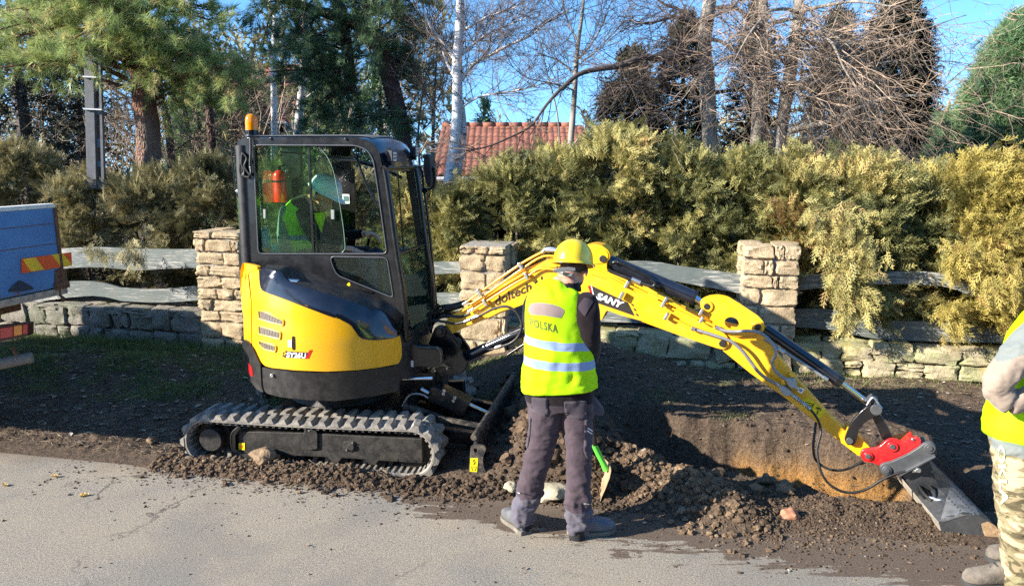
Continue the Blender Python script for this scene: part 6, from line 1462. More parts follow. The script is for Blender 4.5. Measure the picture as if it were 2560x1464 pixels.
TG=tm_(zb1,zt1,-1.85,0,-.03,0,'tailgate',M['blue_paint'],TK)
for z in (zb1+.55*(zt1-zb1),zb1+.80*(zt1-zb1)): mb=MB(); mb.fbox(TF,0,.0015,-1.85,-.02,z,z+.006); mb.build('board_joint',M['rust'],TG)
tm_(zt1,zt1+.035,-1.85,.0,-.09,.005,'top_plank',simple('pale_plank',(.70,.66,.58),.8,0,.15,14,bmp=.004),TK)  # the plank's own pale colour
tm_(zb1,zt1,-.045,.0,-3.6,-.06,'far_side_board',M['blue_paint'],TK); tm_(zb1,zt1,-1.85,-1.70,-3.6,-.06,'near_side_board',M['blue_paint'],TK); tm_(zb1,zt1+.1,-1.85,.0,-3.65,-3.6,'head_board',M['blue_paint'],TK)
tm_(zb1-.01,zb1+.03,-1.85,0,-3.6,-.03,'load_floor',M['wood'],TK); tm_(zb1-.07,zb1-.012,-1.78,.03,-.10,.01,'lower_plank',M['wood'],TK)
tm_(zb1-.16,zb1-.08,-1.6,-.3,-3.4,-.15,'chassis_rail',M['rust'],TK)
tm_(zb1+.0,zt1,-.02,.012,-.07,.012,'corner_post',M['rust'],TK)
def tg(px,py): d=ray(px,py); o=TF.w(.004,0,0); t=(o.dot(TF.f))/(d.dot(TF.f)); return Vector((0,0,CAMZ))+d*t
ch=empty('x',(0,0,0)); bpy.data.objects.remove(ch)
def tplate(name,poly,mat,par,off=.004,th=.003):
    def g(px,py):
        d=ray(px,py); o=TF.w(off,0,0); t=(o.dot(TF.f))/(d.dot(TF.f)); return Vector((0,0,CAMZ))+d*t
    mb=MB(); mb.prism([g(*p) for p in poly],-TF.f*th); return mb.build(name,mat,par,bevel=0)
M['orange_red']=simple('orange_red_reflective',(.85,.10,.02),.4); M['chev_yellow']=simple('yellow_reflective',(.90,.55,.02),.4,dust=.2)
cb=tplate('hazard_plate',C9((143,520),(473,478),(477,566),(143,617)),M['orange_red'],TG,.008,.006)
for q in (((150,524),(236,511),(292,592),(206,605)),((340,493),(414,485),(472,553),(472,566),(408,577))): tplate('hazard_stripe',C9(*q),M['chev_yellow'],cb,.0095,.001)
tplate('rust_patch',rnd(C9((365,590),(440,585),(445,690),(400,745),(362,740)),4),M['rust'],TG,.006,.003)
tplate('oil_stain',rnd(C9((50,740),(90,690),(130,660),(190,690),(230,720),(150,735)),6),simple('dark_oil_stain',(.012,.03,.06),.5),TG,.006,.002)
mb=MB(); c=tg(*C9((395,760))[0]); mb.tube([c+Vector((0,0,.06)),c,c+Vector((.05,-.02,-.03)),c+Vector((.02,0,-.05))],.014,8); mb.build('tailgate_hook',M['rust'],TG,smooth=True)
mb=MB(); mb.obox(c+Vector((0,.03,.08)),TF.f,TF.l,(0,0,1),.04,.16,.06); mb.build('hinge_block',M['rust'],TG,bevel=.005)
for y0_,y1_ in ((-.42,-.02),): pass
# rear lamp cluster below the body, bumper tube
def lampbox(poly,mat,name,par,Y0=5.6,th=.07):
    mb=MB(); mb.prism([atY(x,y,Y0) for x,y in poly],Vector((0,th,0))); return mb.build(name,mat,par,bevel=.004)
lb=lampbox(C9((-200,1030),(-200,985),(180,945),(188,950),(186,1025),(180,1030),(0,1068),(-200,1100)),simple('lamp_housing',(.05,.01,.01),.4),'rear_lamp',TK)
rl=simple('red_lamp_lens',(.55,.02,.02),.15,0,.05,30,coat=.6); al=simple('amber_lamp_lens',(.85,.28,.02),.15,0,.05,30,coat=.6)
for q,mt in (((0,980,85,968,1050,1035),rl),((90,966,145,958,1033,1022),al),((150,957,182,952,1020,1014),rl)):
    x0,y0,x1,y1,yb0,yb1=q; lampbox(C9((x0,y0),(x1,y1),(x1,yb1),(x0,yb0)),mt,'lamp_lens',lb,5.594,.008)
mb=MB(); a=atY(*C9((-400,1300))[0],5.5); b=atY(*C9((215,1172))[0],5.75); mb.cyl(a,b,.045,18); mb.build('bumper_tube',simple('dusty_bumper_tube',(.22,.20,.18),.8,0,.2,12,bmp=.003,dust=.6,dustcol=(.3,.26,.2)),TK,smooth=True,bevel=.004)
mb=MB(); c=atY(*C9((110,1160))[0],5.66); mb.cyl(c,c+Vector((-.03,0,.07)),.012,10); mb.build('bumper_stub',M['rust'],TK,smooth=True)
for y0 in (-1.65,-.35):
    mb=MB(); mb.cyl(TF.w(-2.2,y0,.42),TF.w(-2.2,y0+.33,.42),.42,36); mb.build('wheel',M['hose'],TK,smooth=True,bevel=.03); mb=MB(); mb.cyl(TF.w(-4.4,y0,.42),TF.w(-4.4,y0+.33,.42),.42,36); mb.build('wheel',M['hose'],TK,smooth=True,bevel=.03)
tm_(.75,2.3,-1.6,.02,-5.4,-3.8,'truck_cab',M['blue_paint'],TK,.08)
# ================= VEGETATION, HOUSES, POLE =================
def frames(D,Nn):
    """rotation matrices with local x = D, local z near Nn"""
    D=D/np.linalg.norm(D,axis=1,keepdims=True); Z=Nn-(Nn*D).sum(1,keepdims=True)*D; Z/=np.maximum(np.linalg.norm(Z,axis=1,keepdims=True),1e-6); Y=np.cross(Z,D)
    return np.stack([D,Y,Z],2)
def inst(TV,TF,P_,R,S,T):
    V_=np.einsum('nij,kj->nki',R,TV)*S[:,None,None]+P_[:,None,:]; k=len(TV)
    F_=(TF[None]+ (np.arange(len(P_))*k)[:,None,None]).reshape(-1,3); return V_.reshape(-1,3),F_,np.repeat(T,k)
def frond_template(n=8,w=.030,sub=True,seed=1):
    r=np.random.default_rng(seed); v=[];f=[]
    def spike(a,d,L_,w_):
        a=np.array(a,float); d=np.array(d,float); d/=np.linalg.norm(d); p=np.array([-d[1],d[0],0]); k=len(v); v.extend([a+p*w_,a+d*L_,a-p*w_]); f.append((k,k+1,k+2)); return a+d*L_
    spike((0,0,0),(1,0,-.10),1.0,w*.9)
    for i in range(n):
        t=.10+.80*i/(n-1); s=1 if i%2 else -1; L_=.50*(1-.60*t)*r.uniform(.8,1.15); a=np.array((t,0,-.10*t*t)); d=np.array((.70+r.normal()*.1,s*.75,r.normal()*.15))
        spike(a,d,L_,w)
        if sub: dn=d/np.linalg.norm(d); spike(a+dn*L_*.35,(dn[0]+.55,dn[1]*.35,dn[2]),L_*.55,w*.8)
    spike((.70,0,-.07),(1,.25,-.12),.30,w*.8)
    return np.array(v),np.array(f)
FV,FF=frond_template()
FV2,FF2=frond_template(5,.07,False,2)
def needle_template(n=16,L_=1.0,w=.026,cone=1.15,seed=1):
    r=np.random.default_rng(seed); v=[];f=[]
    for i in range(n):
        a=r.uniform(0,2*pi); b=r.uniform(.15,cone); d=np.array([cos(b),sin(b)*cos(a),sin(b)*sin(a)]); s=np.cross(d,[.3,.5,.8]); s/=np.linalg.norm(s); b0=np.array([r.uniform(-.25,.25),0,0]); n0=len(v)
        l=L_*r.uniform(.75,1.1); v.extend([b0+s*w,b0-s*w,b0+d*l]); f.append((n0,n0+1,n0+2))
    return np.array(v),np.array(f)
NV,NF=needle_template(18,1.0,.022,.95); NB,NBF=needle_template(12,1.0,.035,1.1,3)
def rnorm(n): 
    a=RNG.normal(size=(n,3)); return a/np.linalg.norm(a,axis=1,keepdims=True)
def foliage_mesh(name,C,D,per,spread,scale,tint,tpl,pos_j=.05,up=(0,0,1),upw=1.0):
    """C cluster centres, D main directions -> fans of fronds"""
    n=len(C); P_=np.repeat(C,per,0)+RNG.normal(size=(n*per,3))*pos_j; Dd=np.repeat(D,per,0)+rnorm(n*per)*spread
    Nn=rnorm(n*per)*.7+np.array(up)*upw; R=frames(Dd,Nn); S=np.repeat(scale,per)*RNG.uniform(.7,1.25,n*per); T=np.clip(np.repeat(tint,per)+RNG.normal(size=n*per)*.10,0,1)
    return inst(tpl[0],tpl[1],P_,R,S,T)
def merge(L_):
    vs=[];fs=[];ts=[];n=0
    for v,f,t in L_: vs.append(v); fs.append(f+n); ts.append(t); n+=len(v)
    return np.concatenate(vs),np.concatenate(fs),np.concatenate(ts)
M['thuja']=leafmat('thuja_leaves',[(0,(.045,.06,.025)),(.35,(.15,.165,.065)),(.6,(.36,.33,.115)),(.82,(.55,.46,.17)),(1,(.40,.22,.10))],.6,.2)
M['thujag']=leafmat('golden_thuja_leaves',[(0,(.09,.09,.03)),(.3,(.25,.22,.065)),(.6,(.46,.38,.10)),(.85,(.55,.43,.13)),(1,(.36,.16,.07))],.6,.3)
M['thujad']=leafmat('olive_thuja_leaves',[(0,(.05,.055,.026)),(.4,(.17,.16,.075)),(.75,(.38,.33,.16)),(1,(.46,.34,.17))],.6,.25)  # olive foliage of the left bushes, far wood and roadside hedge
M['pine']=leafmat('pine_needles',[(0,(.06,.11,.055)),(.4,(.22,.32,.11)),(.8,(.50,.56,.19)),(1,(.62,.52,.24))],.4,.35)
M['pined']=leafmat('dark_pine_needles',[(0,(.04,.075,.045)),(.6,(.13,.21,.10)),(1,(.30,.38,.16))],.4,.3)
M['spruce']=leafmat('dark_spruce_needles',[(0,(.010,.016,.011)),(.6,(.032,.040,.026)),(1,(.10,.085,.045))],.65,.05)
M['bluepine']=leafmat('blue_green_pine_needles',[(0,(.05,.10,.055)),(.5,(.13,.24,.11)),(1,(.28,.38,.16))],.55,.2)
def barkmat(name,c1,c2,sc=14,stretch=.25,b=.03,c3=None):
    m,t,bs=nt(name); g=t.nodes.new('ShaderNodeNewGeometry'); mp=t.nodes.new('ShaderNodeMapping'); mp.inputs['Scale'].default_value=(1,1,stretch); L(t,g.outputs['Position'],mp.inputs[0])
    vo=tex(t,sc,kind='Voronoi',vec=mp.outputs[0]); vo.feature='DISTANCE_TO_EDGE'; n=tex(t,sc*1.5,7,.7,vec=mp.outputs[0],dist=.4)
    f=math_(t,'ADD',math_(t,'MULTIPLY',vo.outputs[0],1.6),math_(t,'MULTIPLY',n.outputs[0],.5)); c=mix(t,ramp(t,f,[(.2,0),(.62,1)]).outputs[0],c1,c2)
    if c3: z=sepz(t); c=mix(t,math_(t,'ADD',maprange(t,z.outputs[2],2.0,3.4,1,0),maprange(t,tex(t,3,5).outputs[0],.3,.7,-.4,.4)),c,c3)
    L(t,c,bs.inputs['Base Color']); bs.inputs['Roughness'].default_value=.95; bump(t,bs,f,b); return m
M['pinebark']=barkmat('orange_pine_bark',(.045,.018,.012),(.34,.120,.060),26,.55,.05,(.27,.20,.16)); M['pinebark2']=barkmat('purple_brown_pine_bark',(.035,.02,.018),(.17,.095,.08),26,.5,.05)
M['greybark']=barkmat('grey_smooth_bark',(.13,.115,.095),(.30,.265,.22),5,.5,.006); M['twig']=simple('brown_twigs',(.15,.105,.078),.85,0,.4,5); M['twigl']=simple('pale_tan_twigs',(.30,.215,.15),.8,0,.4,6); M['twigd']=simple('dark_twigs',(.06,.045,.04),.85,0,.3,6)
def birchmat():
    m,t,b=nt('birch_bark'); g=t.nodes.new('ShaderNodeNewGeometry'); mp=t.nodes.new('ShaderNodeMapping'); mp.inputs['Scale'].default_value=(1,1,3.2); L(t,g.outputs['Position'],mp.inputs[0])
    n=tex(t,5,6,.7,vec=mp.outputs[0]); n2=tex(t,1.8,3); f=math_(t,'ADD',n.outputs[0],maprange(t,n2.outputs[0],.3,.7,-.08,.08)); c=mix(t,ramp(t,f,[(.60,0),(.63,1)]).outputs[0],(.66,.64,.62),(.035,.03,.03)); c=mix(t,maprange(t,tex(t,9,5).outputs[0],.4,.7,0,.4),c,(.50,.44,.40))
    L(t,c,b.inputs['Base Color']); b.inputs['Roughness'].default_value=.7; bump(t,b,n.outputs[0],.01); return m
M['birch']=birchmat()
def px(x,y,Y): return atY(x*1.0055,y*1.0055,Y)
NPv=lambda v:np.array(v[:],float)

# ---- thuja hedge ----
GRPH='thuja bushes of the hedge behind the low wall'
def thuja(cx,top,hwpx,Y,mat,lab,bias=.45,seed=0,n=620,zb=.5,per=5,group=GRPH,extra=None,fl=.15,depth=.75,leanz=0):
    global RNG; RNG=np.random.default_rng(abs(seed)+100); random.seed(seed)
    b=px(cx,500,Y); zt=px(cx,top,Y-.3).z; hw=(px(cx+hwpx,500,Y)-px(cx-hwpx,500,Y)).length/2; X=b.x; H=zt-zb
    root=empty('thuja_bush',(X,Y,.3),lab,'bush',group)
    # lobes: main feathery branches that stand proud of the body
    nl=int(n/26); C=[];D=[];T=[]
    for i in range(nl):
        t=random.random()**.85; z=zb+H*t; a=random.gauss(-pi/2,1.15); prof=(1-.35*t**3)*(1-.55*max(0,t-.8)/.2)
        r=hw*prof*random.uniform(.62,1.16); ry=depth*prof*random.uniform(.8,1.1)
        tip=np.array([X+r*cos(a),Y+ry*sin(a),z+random.uniform(-.05,.12)]); out=np.array([cos(a)*.8,sin(a),random.uniform(-.15,.75) if t>.25 else random.uniform(-.6,.3)]); out/=np.linalg.norm(out)
        lt=random.gauss(bias,.16)
        m_=26; s=np.abs(RNG.normal(size=m_))*.17; P_=tip-out*s[:,None]+RNG.normal(size=(m_,3))*np.array([.072,.06,.065])
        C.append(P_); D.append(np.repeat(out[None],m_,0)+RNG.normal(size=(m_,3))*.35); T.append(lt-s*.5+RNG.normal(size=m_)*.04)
    # inner foliage, its shade put into a darker tint
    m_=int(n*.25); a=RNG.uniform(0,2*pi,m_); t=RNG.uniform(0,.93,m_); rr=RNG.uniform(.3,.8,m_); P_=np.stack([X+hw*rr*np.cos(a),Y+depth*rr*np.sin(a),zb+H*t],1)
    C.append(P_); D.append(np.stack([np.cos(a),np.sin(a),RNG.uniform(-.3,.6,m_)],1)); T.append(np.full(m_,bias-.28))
    # top plumes
    m_=int(n*.16); a=RNG.uniform(0,2*pi,m_); r=RNG.uniform(0,.7,m_); P_=np.stack([X+hw*r*np.cos(a),Y+depth*r*np.sin(a),zt-.20*r-.06+RNG.uniform(-.12,.10,m_)],1); C.append(P_); D.append(np.stack([.4*np.cos(a),.4*np.sin(a),np.ones(m_)],1)); T.append(np.full(m_,bias+.12))
    if extra:
        for (ex,ey,eY,er,k) in extra:
            c=NPv(px(ex,ey,eY)); m_=k; P_=c+RNG.normal(size=(m_,3))*np.array([er,.05,er*.8]); C.append(P_); D.append(np.array([random.uniform(-.5,.3),-.5,-.75])+RNG.normal(size=(m_,3))*.3); T.append(np.full(m_,bias+.12))
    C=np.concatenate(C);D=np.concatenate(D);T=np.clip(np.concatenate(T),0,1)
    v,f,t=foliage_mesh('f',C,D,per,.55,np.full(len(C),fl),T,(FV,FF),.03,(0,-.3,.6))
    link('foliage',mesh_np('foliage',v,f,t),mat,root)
    mb=MB()
    for k in range(4):
        a=random.uniform(0,6.28); p0=Vector((X+.12*cos(a),Y+.12*sin(a),.2)); mb.tube([p0,p0+Vector((cos(a)*.1,sin(a)*.1,H*.45)),p0+Vector((cos(a)*hw*.45,sin(a)*.3,H*.85))],[.035,.025,.01],6)
        for q in range(5): z=.35+q*.16; mb.tube([p0+Vector((0,0,z-.2)),p0+Vector((random.uniform(-.5,.5),random.uniform(-.5,.1),z-.2+random.uniform(-.05,.2)))],[.010,.004],4)
    mb.build('stems',M['twig'],root,smooth=True)
    return root
hy=lambda x:ywall((x-1273)/1790*8.2)+1.15
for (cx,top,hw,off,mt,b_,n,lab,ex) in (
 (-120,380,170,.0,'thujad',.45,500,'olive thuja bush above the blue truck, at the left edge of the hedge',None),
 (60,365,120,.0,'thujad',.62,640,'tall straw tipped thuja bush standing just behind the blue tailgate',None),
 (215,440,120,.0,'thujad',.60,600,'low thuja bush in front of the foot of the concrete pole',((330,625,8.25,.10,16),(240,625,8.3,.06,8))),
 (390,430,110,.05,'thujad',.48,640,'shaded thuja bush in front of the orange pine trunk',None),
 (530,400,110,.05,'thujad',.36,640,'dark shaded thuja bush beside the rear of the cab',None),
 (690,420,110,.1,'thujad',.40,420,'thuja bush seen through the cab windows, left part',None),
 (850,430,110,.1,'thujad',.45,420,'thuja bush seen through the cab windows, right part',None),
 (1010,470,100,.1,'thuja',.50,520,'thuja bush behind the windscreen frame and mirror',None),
 (1130,490,75,.0,'thuja',.50,460,'low thuja bush at the foot of the white birch',None),
 (1260,415,110,-.05,'thuja',.50,760,'thuja bush between the house roof and the worker helmet',None),
 (1390,385,115,.0,'thuja',.50,800,'thuja bush rising above the helmet of the standing worker',None),
 (1530,335,125,.0,'thuja',.55,950,'tallest yellow green thuja bush in the middle of the hedge',None),
 (1690,385,115,.05,'thuja',.40,850,'deep green shadowed thuja bush behind the black arm cylinder',None),
 (1830,400,100,.0,'thuja',.52,760,'thuja bush with reddish tips just left of and above the right pillar',None),
 (1975,400,105,-.05,'thuja',.66,860,'bright yellow green thuja bush leaning over the right pillar',None),
 (2130,405,120,-.15,'thuja',.64,950,'yellow green thuja bush hanging over both rails right of the pillar',((2110,560,6.95,.14,60),(2130,630,6.75,.13,60),(2110,690,6.68,.09,45),(2130,740,6.62,.07,34),(2100,790,6.6,.035,12))),
 (2270,445,90,-.05,'thuja',.58,620,'lower thuja bush below the gap with the small red roof',((2300,745,6.9,.09,24),)),
 (2400,415,130,-.15,'thujag',.60,1000,'golden yellow thuja bush with red brown tips near the right edge',((2370,760,6.6,.06,22),(2400,640,6.6,.12,40),(2460,640,6.6,.12,40),(2360,810,6.5,.035,10))),
 (2560,405,130,-.25,'thujag',.62,900,'golden thuja bush at the very right end of the hedge',((2520,700,6.3,.12,40),)),
 (2720,410,130,-.3,'thujag',.6,300,'golden thuja bush beyond the man in the beige jacket',None)):
    X=(cx-1273)/1790*8.4; Y=ywall(X)+1.12+off
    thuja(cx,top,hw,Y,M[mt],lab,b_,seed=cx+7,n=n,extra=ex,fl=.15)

# ---- conifers by targets ----
def tubes_mesh(name,mb,mat,root): return mb.build(name,mat,root,smooth=True,sharp=180)
def pine(name,trunks,targets,mat,bark,lab,cat='tree',seed=0,per=1,nl=.095,tw=14,bias=.5,droop=.25,twigmat=None,rr=.05,tufts=9,spread=.30,label_group=None):
    """trunks: lists of (pixel x, y, Y, radius); targets: (pixel x, y, Y) ends of limbs"""
    global RNG; RNG=np.random.default_rng(seed); random.seed(seed)
    base=px(trunks[0][0][0],trunks[0][0][1],trunks[0][0][2]); root=empty(name,(base.x,base.y,0),lab,cat,label_group)
    T3=[]
    for tr in trunks:
        P_=cr([px(a,b,c) for a,b,c,_ in tr],6); R_=[v.x for v in cr([Vector((q[3],0,0)) for q in tr],6)]
        mb=MB(); rows=[]
        mb.tube([p+Vector((noise.noise(p*3)*.012,noise.noise(p*3+Vector((5,5,5)))*.012,0)) for p in P_],[r*(1+.07*noise.noise(p*6)) for p,r in zip(P_,R_)],14)
        tubes_mesh('trunk',mb,bark,root); T3+=list(zip(P_,R_))
    mb=MB(); C=[];D=[];T=[]
    for tg in targets:
        e=px(*tg[:3]); 
        k=min(range(len(T3)),key=lambda i:(T3[i][0]-e).length+abs(T3[i][0].z-e.z)*.5+random.random()*.5); s=T3[k][0]
        L_=(e-s).length; mid=s.lerp(e,.5)+Vector((random.uniform(-.1,.1),random.uniform(-.1,.1),.12*L_))*1.0
        P_=cr([s,mid,e],6); mb.tube(P_,[max(.006,min(.035,.012+L_*.008)*(1-i/(len(P_))*.8)) for i in range(len(P_))],5)
        for q in range(tw):
            t=random.uniform(.35,1.0); i=min(len(P_)-2,int(t*(len(P_)-1))); b=P_[i].lerp(P_[i+1],t*(len(P_)-1)-i); d=(P_[i+1]-P_[i]).normalized()
            dd=(d*.5+Vector((random.gauss(0,.6),random.gauss(0,.6),random.gauss(.05,.45)))).normalized(); l=random.uniform(.18,.5)*(spread/.3); e2=b+dd*l-Vector((0,0,droop*l*.5))
            m_=b.lerp(e2,.5)+Vector((0,0,.03)); mb.tube([b,m_,e2],[.005,.004,.0025],3)
            lt=random.gauss(bias,.2)
            for z in range(tufts):
                u=.45+.57*z/(tufts-1); p=b.lerp(e2,u)+Vector((random.gauss(0,.018),random.gauss(0,.018),random.gauss(0,.018))); C.append(p[:]); D.append((dd*1.0+Vector((random.gauss(0,.25),random.gauss(0,.25),.25+random.gauss(0,.2))))[:]); T.append(lt)
    tubes_mesh('branches',mb,twigmat or bark,root)
    C=np.array(C);D=np.array(D);T=np.clip(np.array(T),0,1); n=len(C)
    v,f,t=foliage_mesh('n',C,D,per,.3,np.full(n,nl),T,(NV,NF),.012)
    link('needles',mesh_np('needles',v,f,t),mat,root); return root
U=random.uniform
def tg(n,x0,x1,y0,y1,Y0,Y1,seed=0,f=None):
    r=random.Random(seed); o=[]
    while len(o)<n:
        x,y=r.uniform(x0,x1),r.uniform(y0,y1)
        if f and not f(x,y): continue
        o.append((x,y,r.uniform(Y0,Y1)))
    return o
pine('pine_tree',[[(385,520,9.9,.17),(372,440,9.9,.165),(368,330,9.9,.155),(355,220,9.9,.145),(340,110,9.9,.125),(325,0,9.9,.11),(315,-120,9.9,.09),(310,-260,9.9,.06)]],
 tg(50,-60,640,-90,120,8.6,10.6,1)+tg(14,390,600,110,215,8.9,10.0,2)+tg(9,-40,200,90,190,9,10.4,3)+tg(7,400,620,200,300,9.6,10.8,14)+tg(7,150,290,-20,115,8.4,9.1,15),M['pine'],M['pinebark'],'large pine with an orange scaly trunk and bright needles left of the cab',seed=5,bias=.66,tw=11,tufts=8,nl=.125)
pine('pine_tree',[[(1012,430,10.8,.12),(1003,340,10.8,.125),(985,260,10.8,.125),(962,170,10.8,.125),(940,110,10.8,.12),(890,62,10.8,.10),(800,30,10.7,.07),(700,0,10.6,.05)],[(870,232,10.9,.075),(868,160,10.9,.085),(853,60,10.9,.09),(840,0,10.9,.09),(835,-120,10.9,.08)]],
 tg(40,620,1060,-80,110,9.8,11.6,4)+tg(16,640,830,100,200,10,11.6,5)+tg(12,880,1040,100,330,10.2,11.5,6)+tg(6,760,960,230,330,10.6,11.6,7),M['pined'],M['pinebark2'],'leaning pine with a purple brown forked trunk behind the cab roof',seed=6,bias=.5,tw=10,tufts=8,nl=.125)
# dead lower limbs of the left pine
random.seed(4)
def stubs(root_name,lst,mat,lab): 
    pass
def conifer(name,cx,top,bot,hwpx,Y,mat,lab,seed,n=900,fl=.26,bias=.5,shape=.9,cat='tree',tpl=None,per=4,grp=None,dep=None,tier=.35,z0=.2):
    """cone of drooping sprays round a trunk"""
    global RNG; RNG=np.random.default_rng(seed)
    b=px(cx,400,Y); zt=px(cx,top,Y).z; hw=hwpx/1790*Y; X=b.x; root=empty(name,(X,Y,0),lab,cat,grp)
    mb=MB(); mb.tube([Vector((X,Y,0)),Vector((X,Y,zt*.6)),Vector((X,Y,zt))],[hw*.10+.03,hw*.06+.02,.01],8); mb.build('trunk',M['twigd'],root,smooth=True)
    t=RNG.uniform(0,1,n)**.8; a=RNG.uniform(0,2*pi,n); a=np.where(RNG.uniform(size=n)<.45,RNG.normal(-pi/2,.9,n),a)
    rad=hw*(1-t)**shape*(1+.20*np.sin(t*(zt)/tier*2*pi+np.sin(a*3)*1.2))*RNG.uniform(.55,1.05,n)+.04
    P_=np.stack([X+rad*np.cos(a),Y+(dep or 1)*rad*np.sin(a),z0+(zt-z0)*t],1); D=np.stack([np.cos(a),np.sin(a),RNG.uniform(-.55,.25,n)],1); D[t>.93]=[0,0,1]
    T=np.clip(bias+RNG.normal(size=n)*.16,0,1)
    v,f,tt=foliage_mesh('x',P_,D,per,.45,np.full(n,fl),T,tpl or (FV2,FF2),.06)
    link('crown',mesh_np('crown',v,f,tt),mat,root); return root
conifer('conifer',70,-150,0,190,11.6,M['spruce'],'dark conifer at the left edge behind the straw tipped hedge',31,1100,.20,.5,.55)
conifer('conifer',210,120,0,130,12.6,M['spruce'],'dark conifer behind the concrete pole',32,500,.20,.6,.5)
conifer('conifer',500,190,0,110,14.5,M['pined'],'sparse green conifer between the orange pine and the cab',33,520,.24,.7,.6)
conifer('conifer',610,170,0,90,15.5,M['spruce'],'narrow conifer behind the amber beacon',34,480,.24,.9,.6)
conifer('conifer',830,150,0,130,14.5,M['pined'],'green conifer behind the middle of the cab roof',35,760,.22,.6,.6)
conifer('conifer',950,190,0,110,13.2,M['pined'],'conifer behind the leaning pine trunk',36,500,.20,.6,.6)
conifer('spruce_tree',2200,-10,0,120,12.5,M['spruce'],'tall dark spruce behind the tangled bare branches on the right',37,2600,.24,.35,.55)
conifer('spruce_tree',2060,60,0,80,12.8,M['spruce'],'narrow dark spruce left of the tall dark spruce',38,1200,.22,.5,.55)
conifer('spruce_tree',1560,150,0,125,12.9,M['spruce'],'brown green conifer behind the middle of the hedge',39,1500,.22,1.0,.6)
conifer('spruce_tree',1690,60,0,95,13.4,M['spruce'],'dark conifer behind the straight grey trunk',40,1300,.22,.8,.6)
conifer('spruce_tree',1860,30,0,60,13.8,M['spruce'],'thin dark conifer behind the two pale trunks',41,900,.22,.6,.6)
conifer('far_spruce',1207,262,0,20,26,M['bluepine'],'small drooping spruce top above the ridge of the orange roof',42,260,.35,.2,.8)
conifer('pine_tree',2500,55,0,230,11.2,M['bluepine'],'large blue green pine at the right edge above the golden hedge',43,2600,.16,.6,.62,tpl=(NB,NBF),per=7)
conifer('pine_tree',2370,300,0,110,11.4,M['bluepine'],'low blue green pine beside the small red roof',44,900,.15,.55,.6,tpl=(NB,NBF),per=6)
# ---- bare trees ----
def bare(name,trunks,limbs,mat,twmat,lab,seed,twn=60,lev=2,L0=1.2,r0=.010,cat='tree',up=.25,trunkmat=None,curl=.35):
    """trunks and limbs: lists of (x,y,Y,r) in the photo; twigs grow from the limbs"""
    R=random.Random(seed); base=px(*trunks[0][0][:3]); root=empty(name,(base.x,base.y,0),lab,cat)
    for tr in trunks:
        P_=cr([px(*q[:3]) for q in tr],6); R_=[v.x for v in cr([Vector((q[3],0,0)) for q in tr],6)]; mb=MB(); mb.tube(P_,[r*(1+.08*noise.noise(p*5)) for p,r in zip(P_,R_)],14); mb.build('trunk',mat,root,smooth=True,sharp=180)
    LP=[]
    for li in limbs:
        P_=cr([px(*q[:3]) for q in li],6); R_=[v.x for v in cr([Vector((q[3],0,0)) for q in li],6)]; mb=MB(); mb.tube([p+Vector((noise.noise(p*2.3)*.04,0,noise.noise(p*2.3+Vector((3,3,3)))*.04)) for p in P_],R_,7); LP.append((P_,R_)); mb.build('limb',trunkmat or mat,root,smooth=True,sharp=180)
    tw=MB()
    def grow(p,d,l,r,lv):
        n=4; pts=[p]; q=p.copy(); dd=d.copy()
        for i in range(n):
            dd=(dd+Vector((R.gauss(0,curl*.5),R.gauss(0,curl*.5),R.gauss(up*.3,curl*.4)))).normalized(); q=q+dd*l/n; pts.append(q.copy())
        tw.tube(pts,[max(.0016,r*(1-.75*i/n)) for i in range(n+1)],3,False)
        if lv>0:
            for k in range(R.randint(3,5)):
                i=R.randint(1,n); s=(pts[i]-pts[i-1]).normalized(); grow(pts[i],(s+Vector((R.gauss(0,.7),R.gauss(0,.6),R.gauss(up,.6)))).normalized(),l*R.uniform(.35,.65),r*.6,lv-1)
    for P_,R_ in LP:
        n=max(2,int(twn*len(P_)/20))
        for k in range(n):
            i=R.randint(2,len(P_)-1); s=(P_[i]-P_[i-1]).normalized(); grow(P_[i],(s+Vector((R.gauss(0,.8),R.gauss(0,.6),R.gauss(up,.7)))).normalized(),L0*R.uniform(.4,1.0),min(r0,R_[i]*.8),lev)
    tw.build('twigs',twmat,root); return root
bare('birch_tree',[[(1100,520,10.2,.085),(1118,440,10.2,.080),(1133,330,10.2,.075),(1137,240,10.2,.072),(1137,150,10.2,.07),(1143,50,10.2,.062),(1145,-60,10.2,.05)],[(1128,500,10.3,.05),(1140,420,10.3,.055),(1152,330,10.3,.05),(1146,250,10.3,.045)]],
 [[(1150,200,10.2,.028),(1180,160,10.2,.024),(1250,125,10.1,.02),(1330,75,10,.014),(1420,20,9.9,.008)],[(1145,270,10.2,.018),(1200,238,10.1,.014),(1290,225,10,.010),(1390,190,9.9,.005)],[(1130,150,10.2,.03),(1100,110,10.2,.026),(1070,60,10.2,.02),(1045,0,10.2,.016)],[(1135,200,10.2,.024),(1105,150,10.3,.02),(1080,90,10.4,.016),(1040,30,10.4,.01)],[(1150,80,10.2,.02),(1200,50,10.1,.016),(1270,20,10,.010),(1330,-20,10,.007)],[(1148,140,10.2,.02),(1180,110,10.2,.016),(1260,60,10.2,.01),(1320,30,10.1,.006)],[(1140,330,10.2,.012),(1100,290,10.3,.01),(1060,240,10.3,.006)]],
 M['birch'],M['twig'],'white birch with black marked bark and a second thin stem beside the orange roof',51,34,2,.9,.006,up=.1,trunkmat=M['birch'],curl=.3)
bare('birch_tree',[[(735,400,12.4,.07),(742,300,12.4,.065),(752,200,12.4,.06),(757,60,12.4,.05),(760,-60,12.4,.04)]],[[(750,250,12.4,.014),(790,220,12.3,.01),(830,180,12.3,.006)]],M['birch'],M['twig'],'white birch trunk seen above the middle of the cab roof',52,14,1,.8,.005)
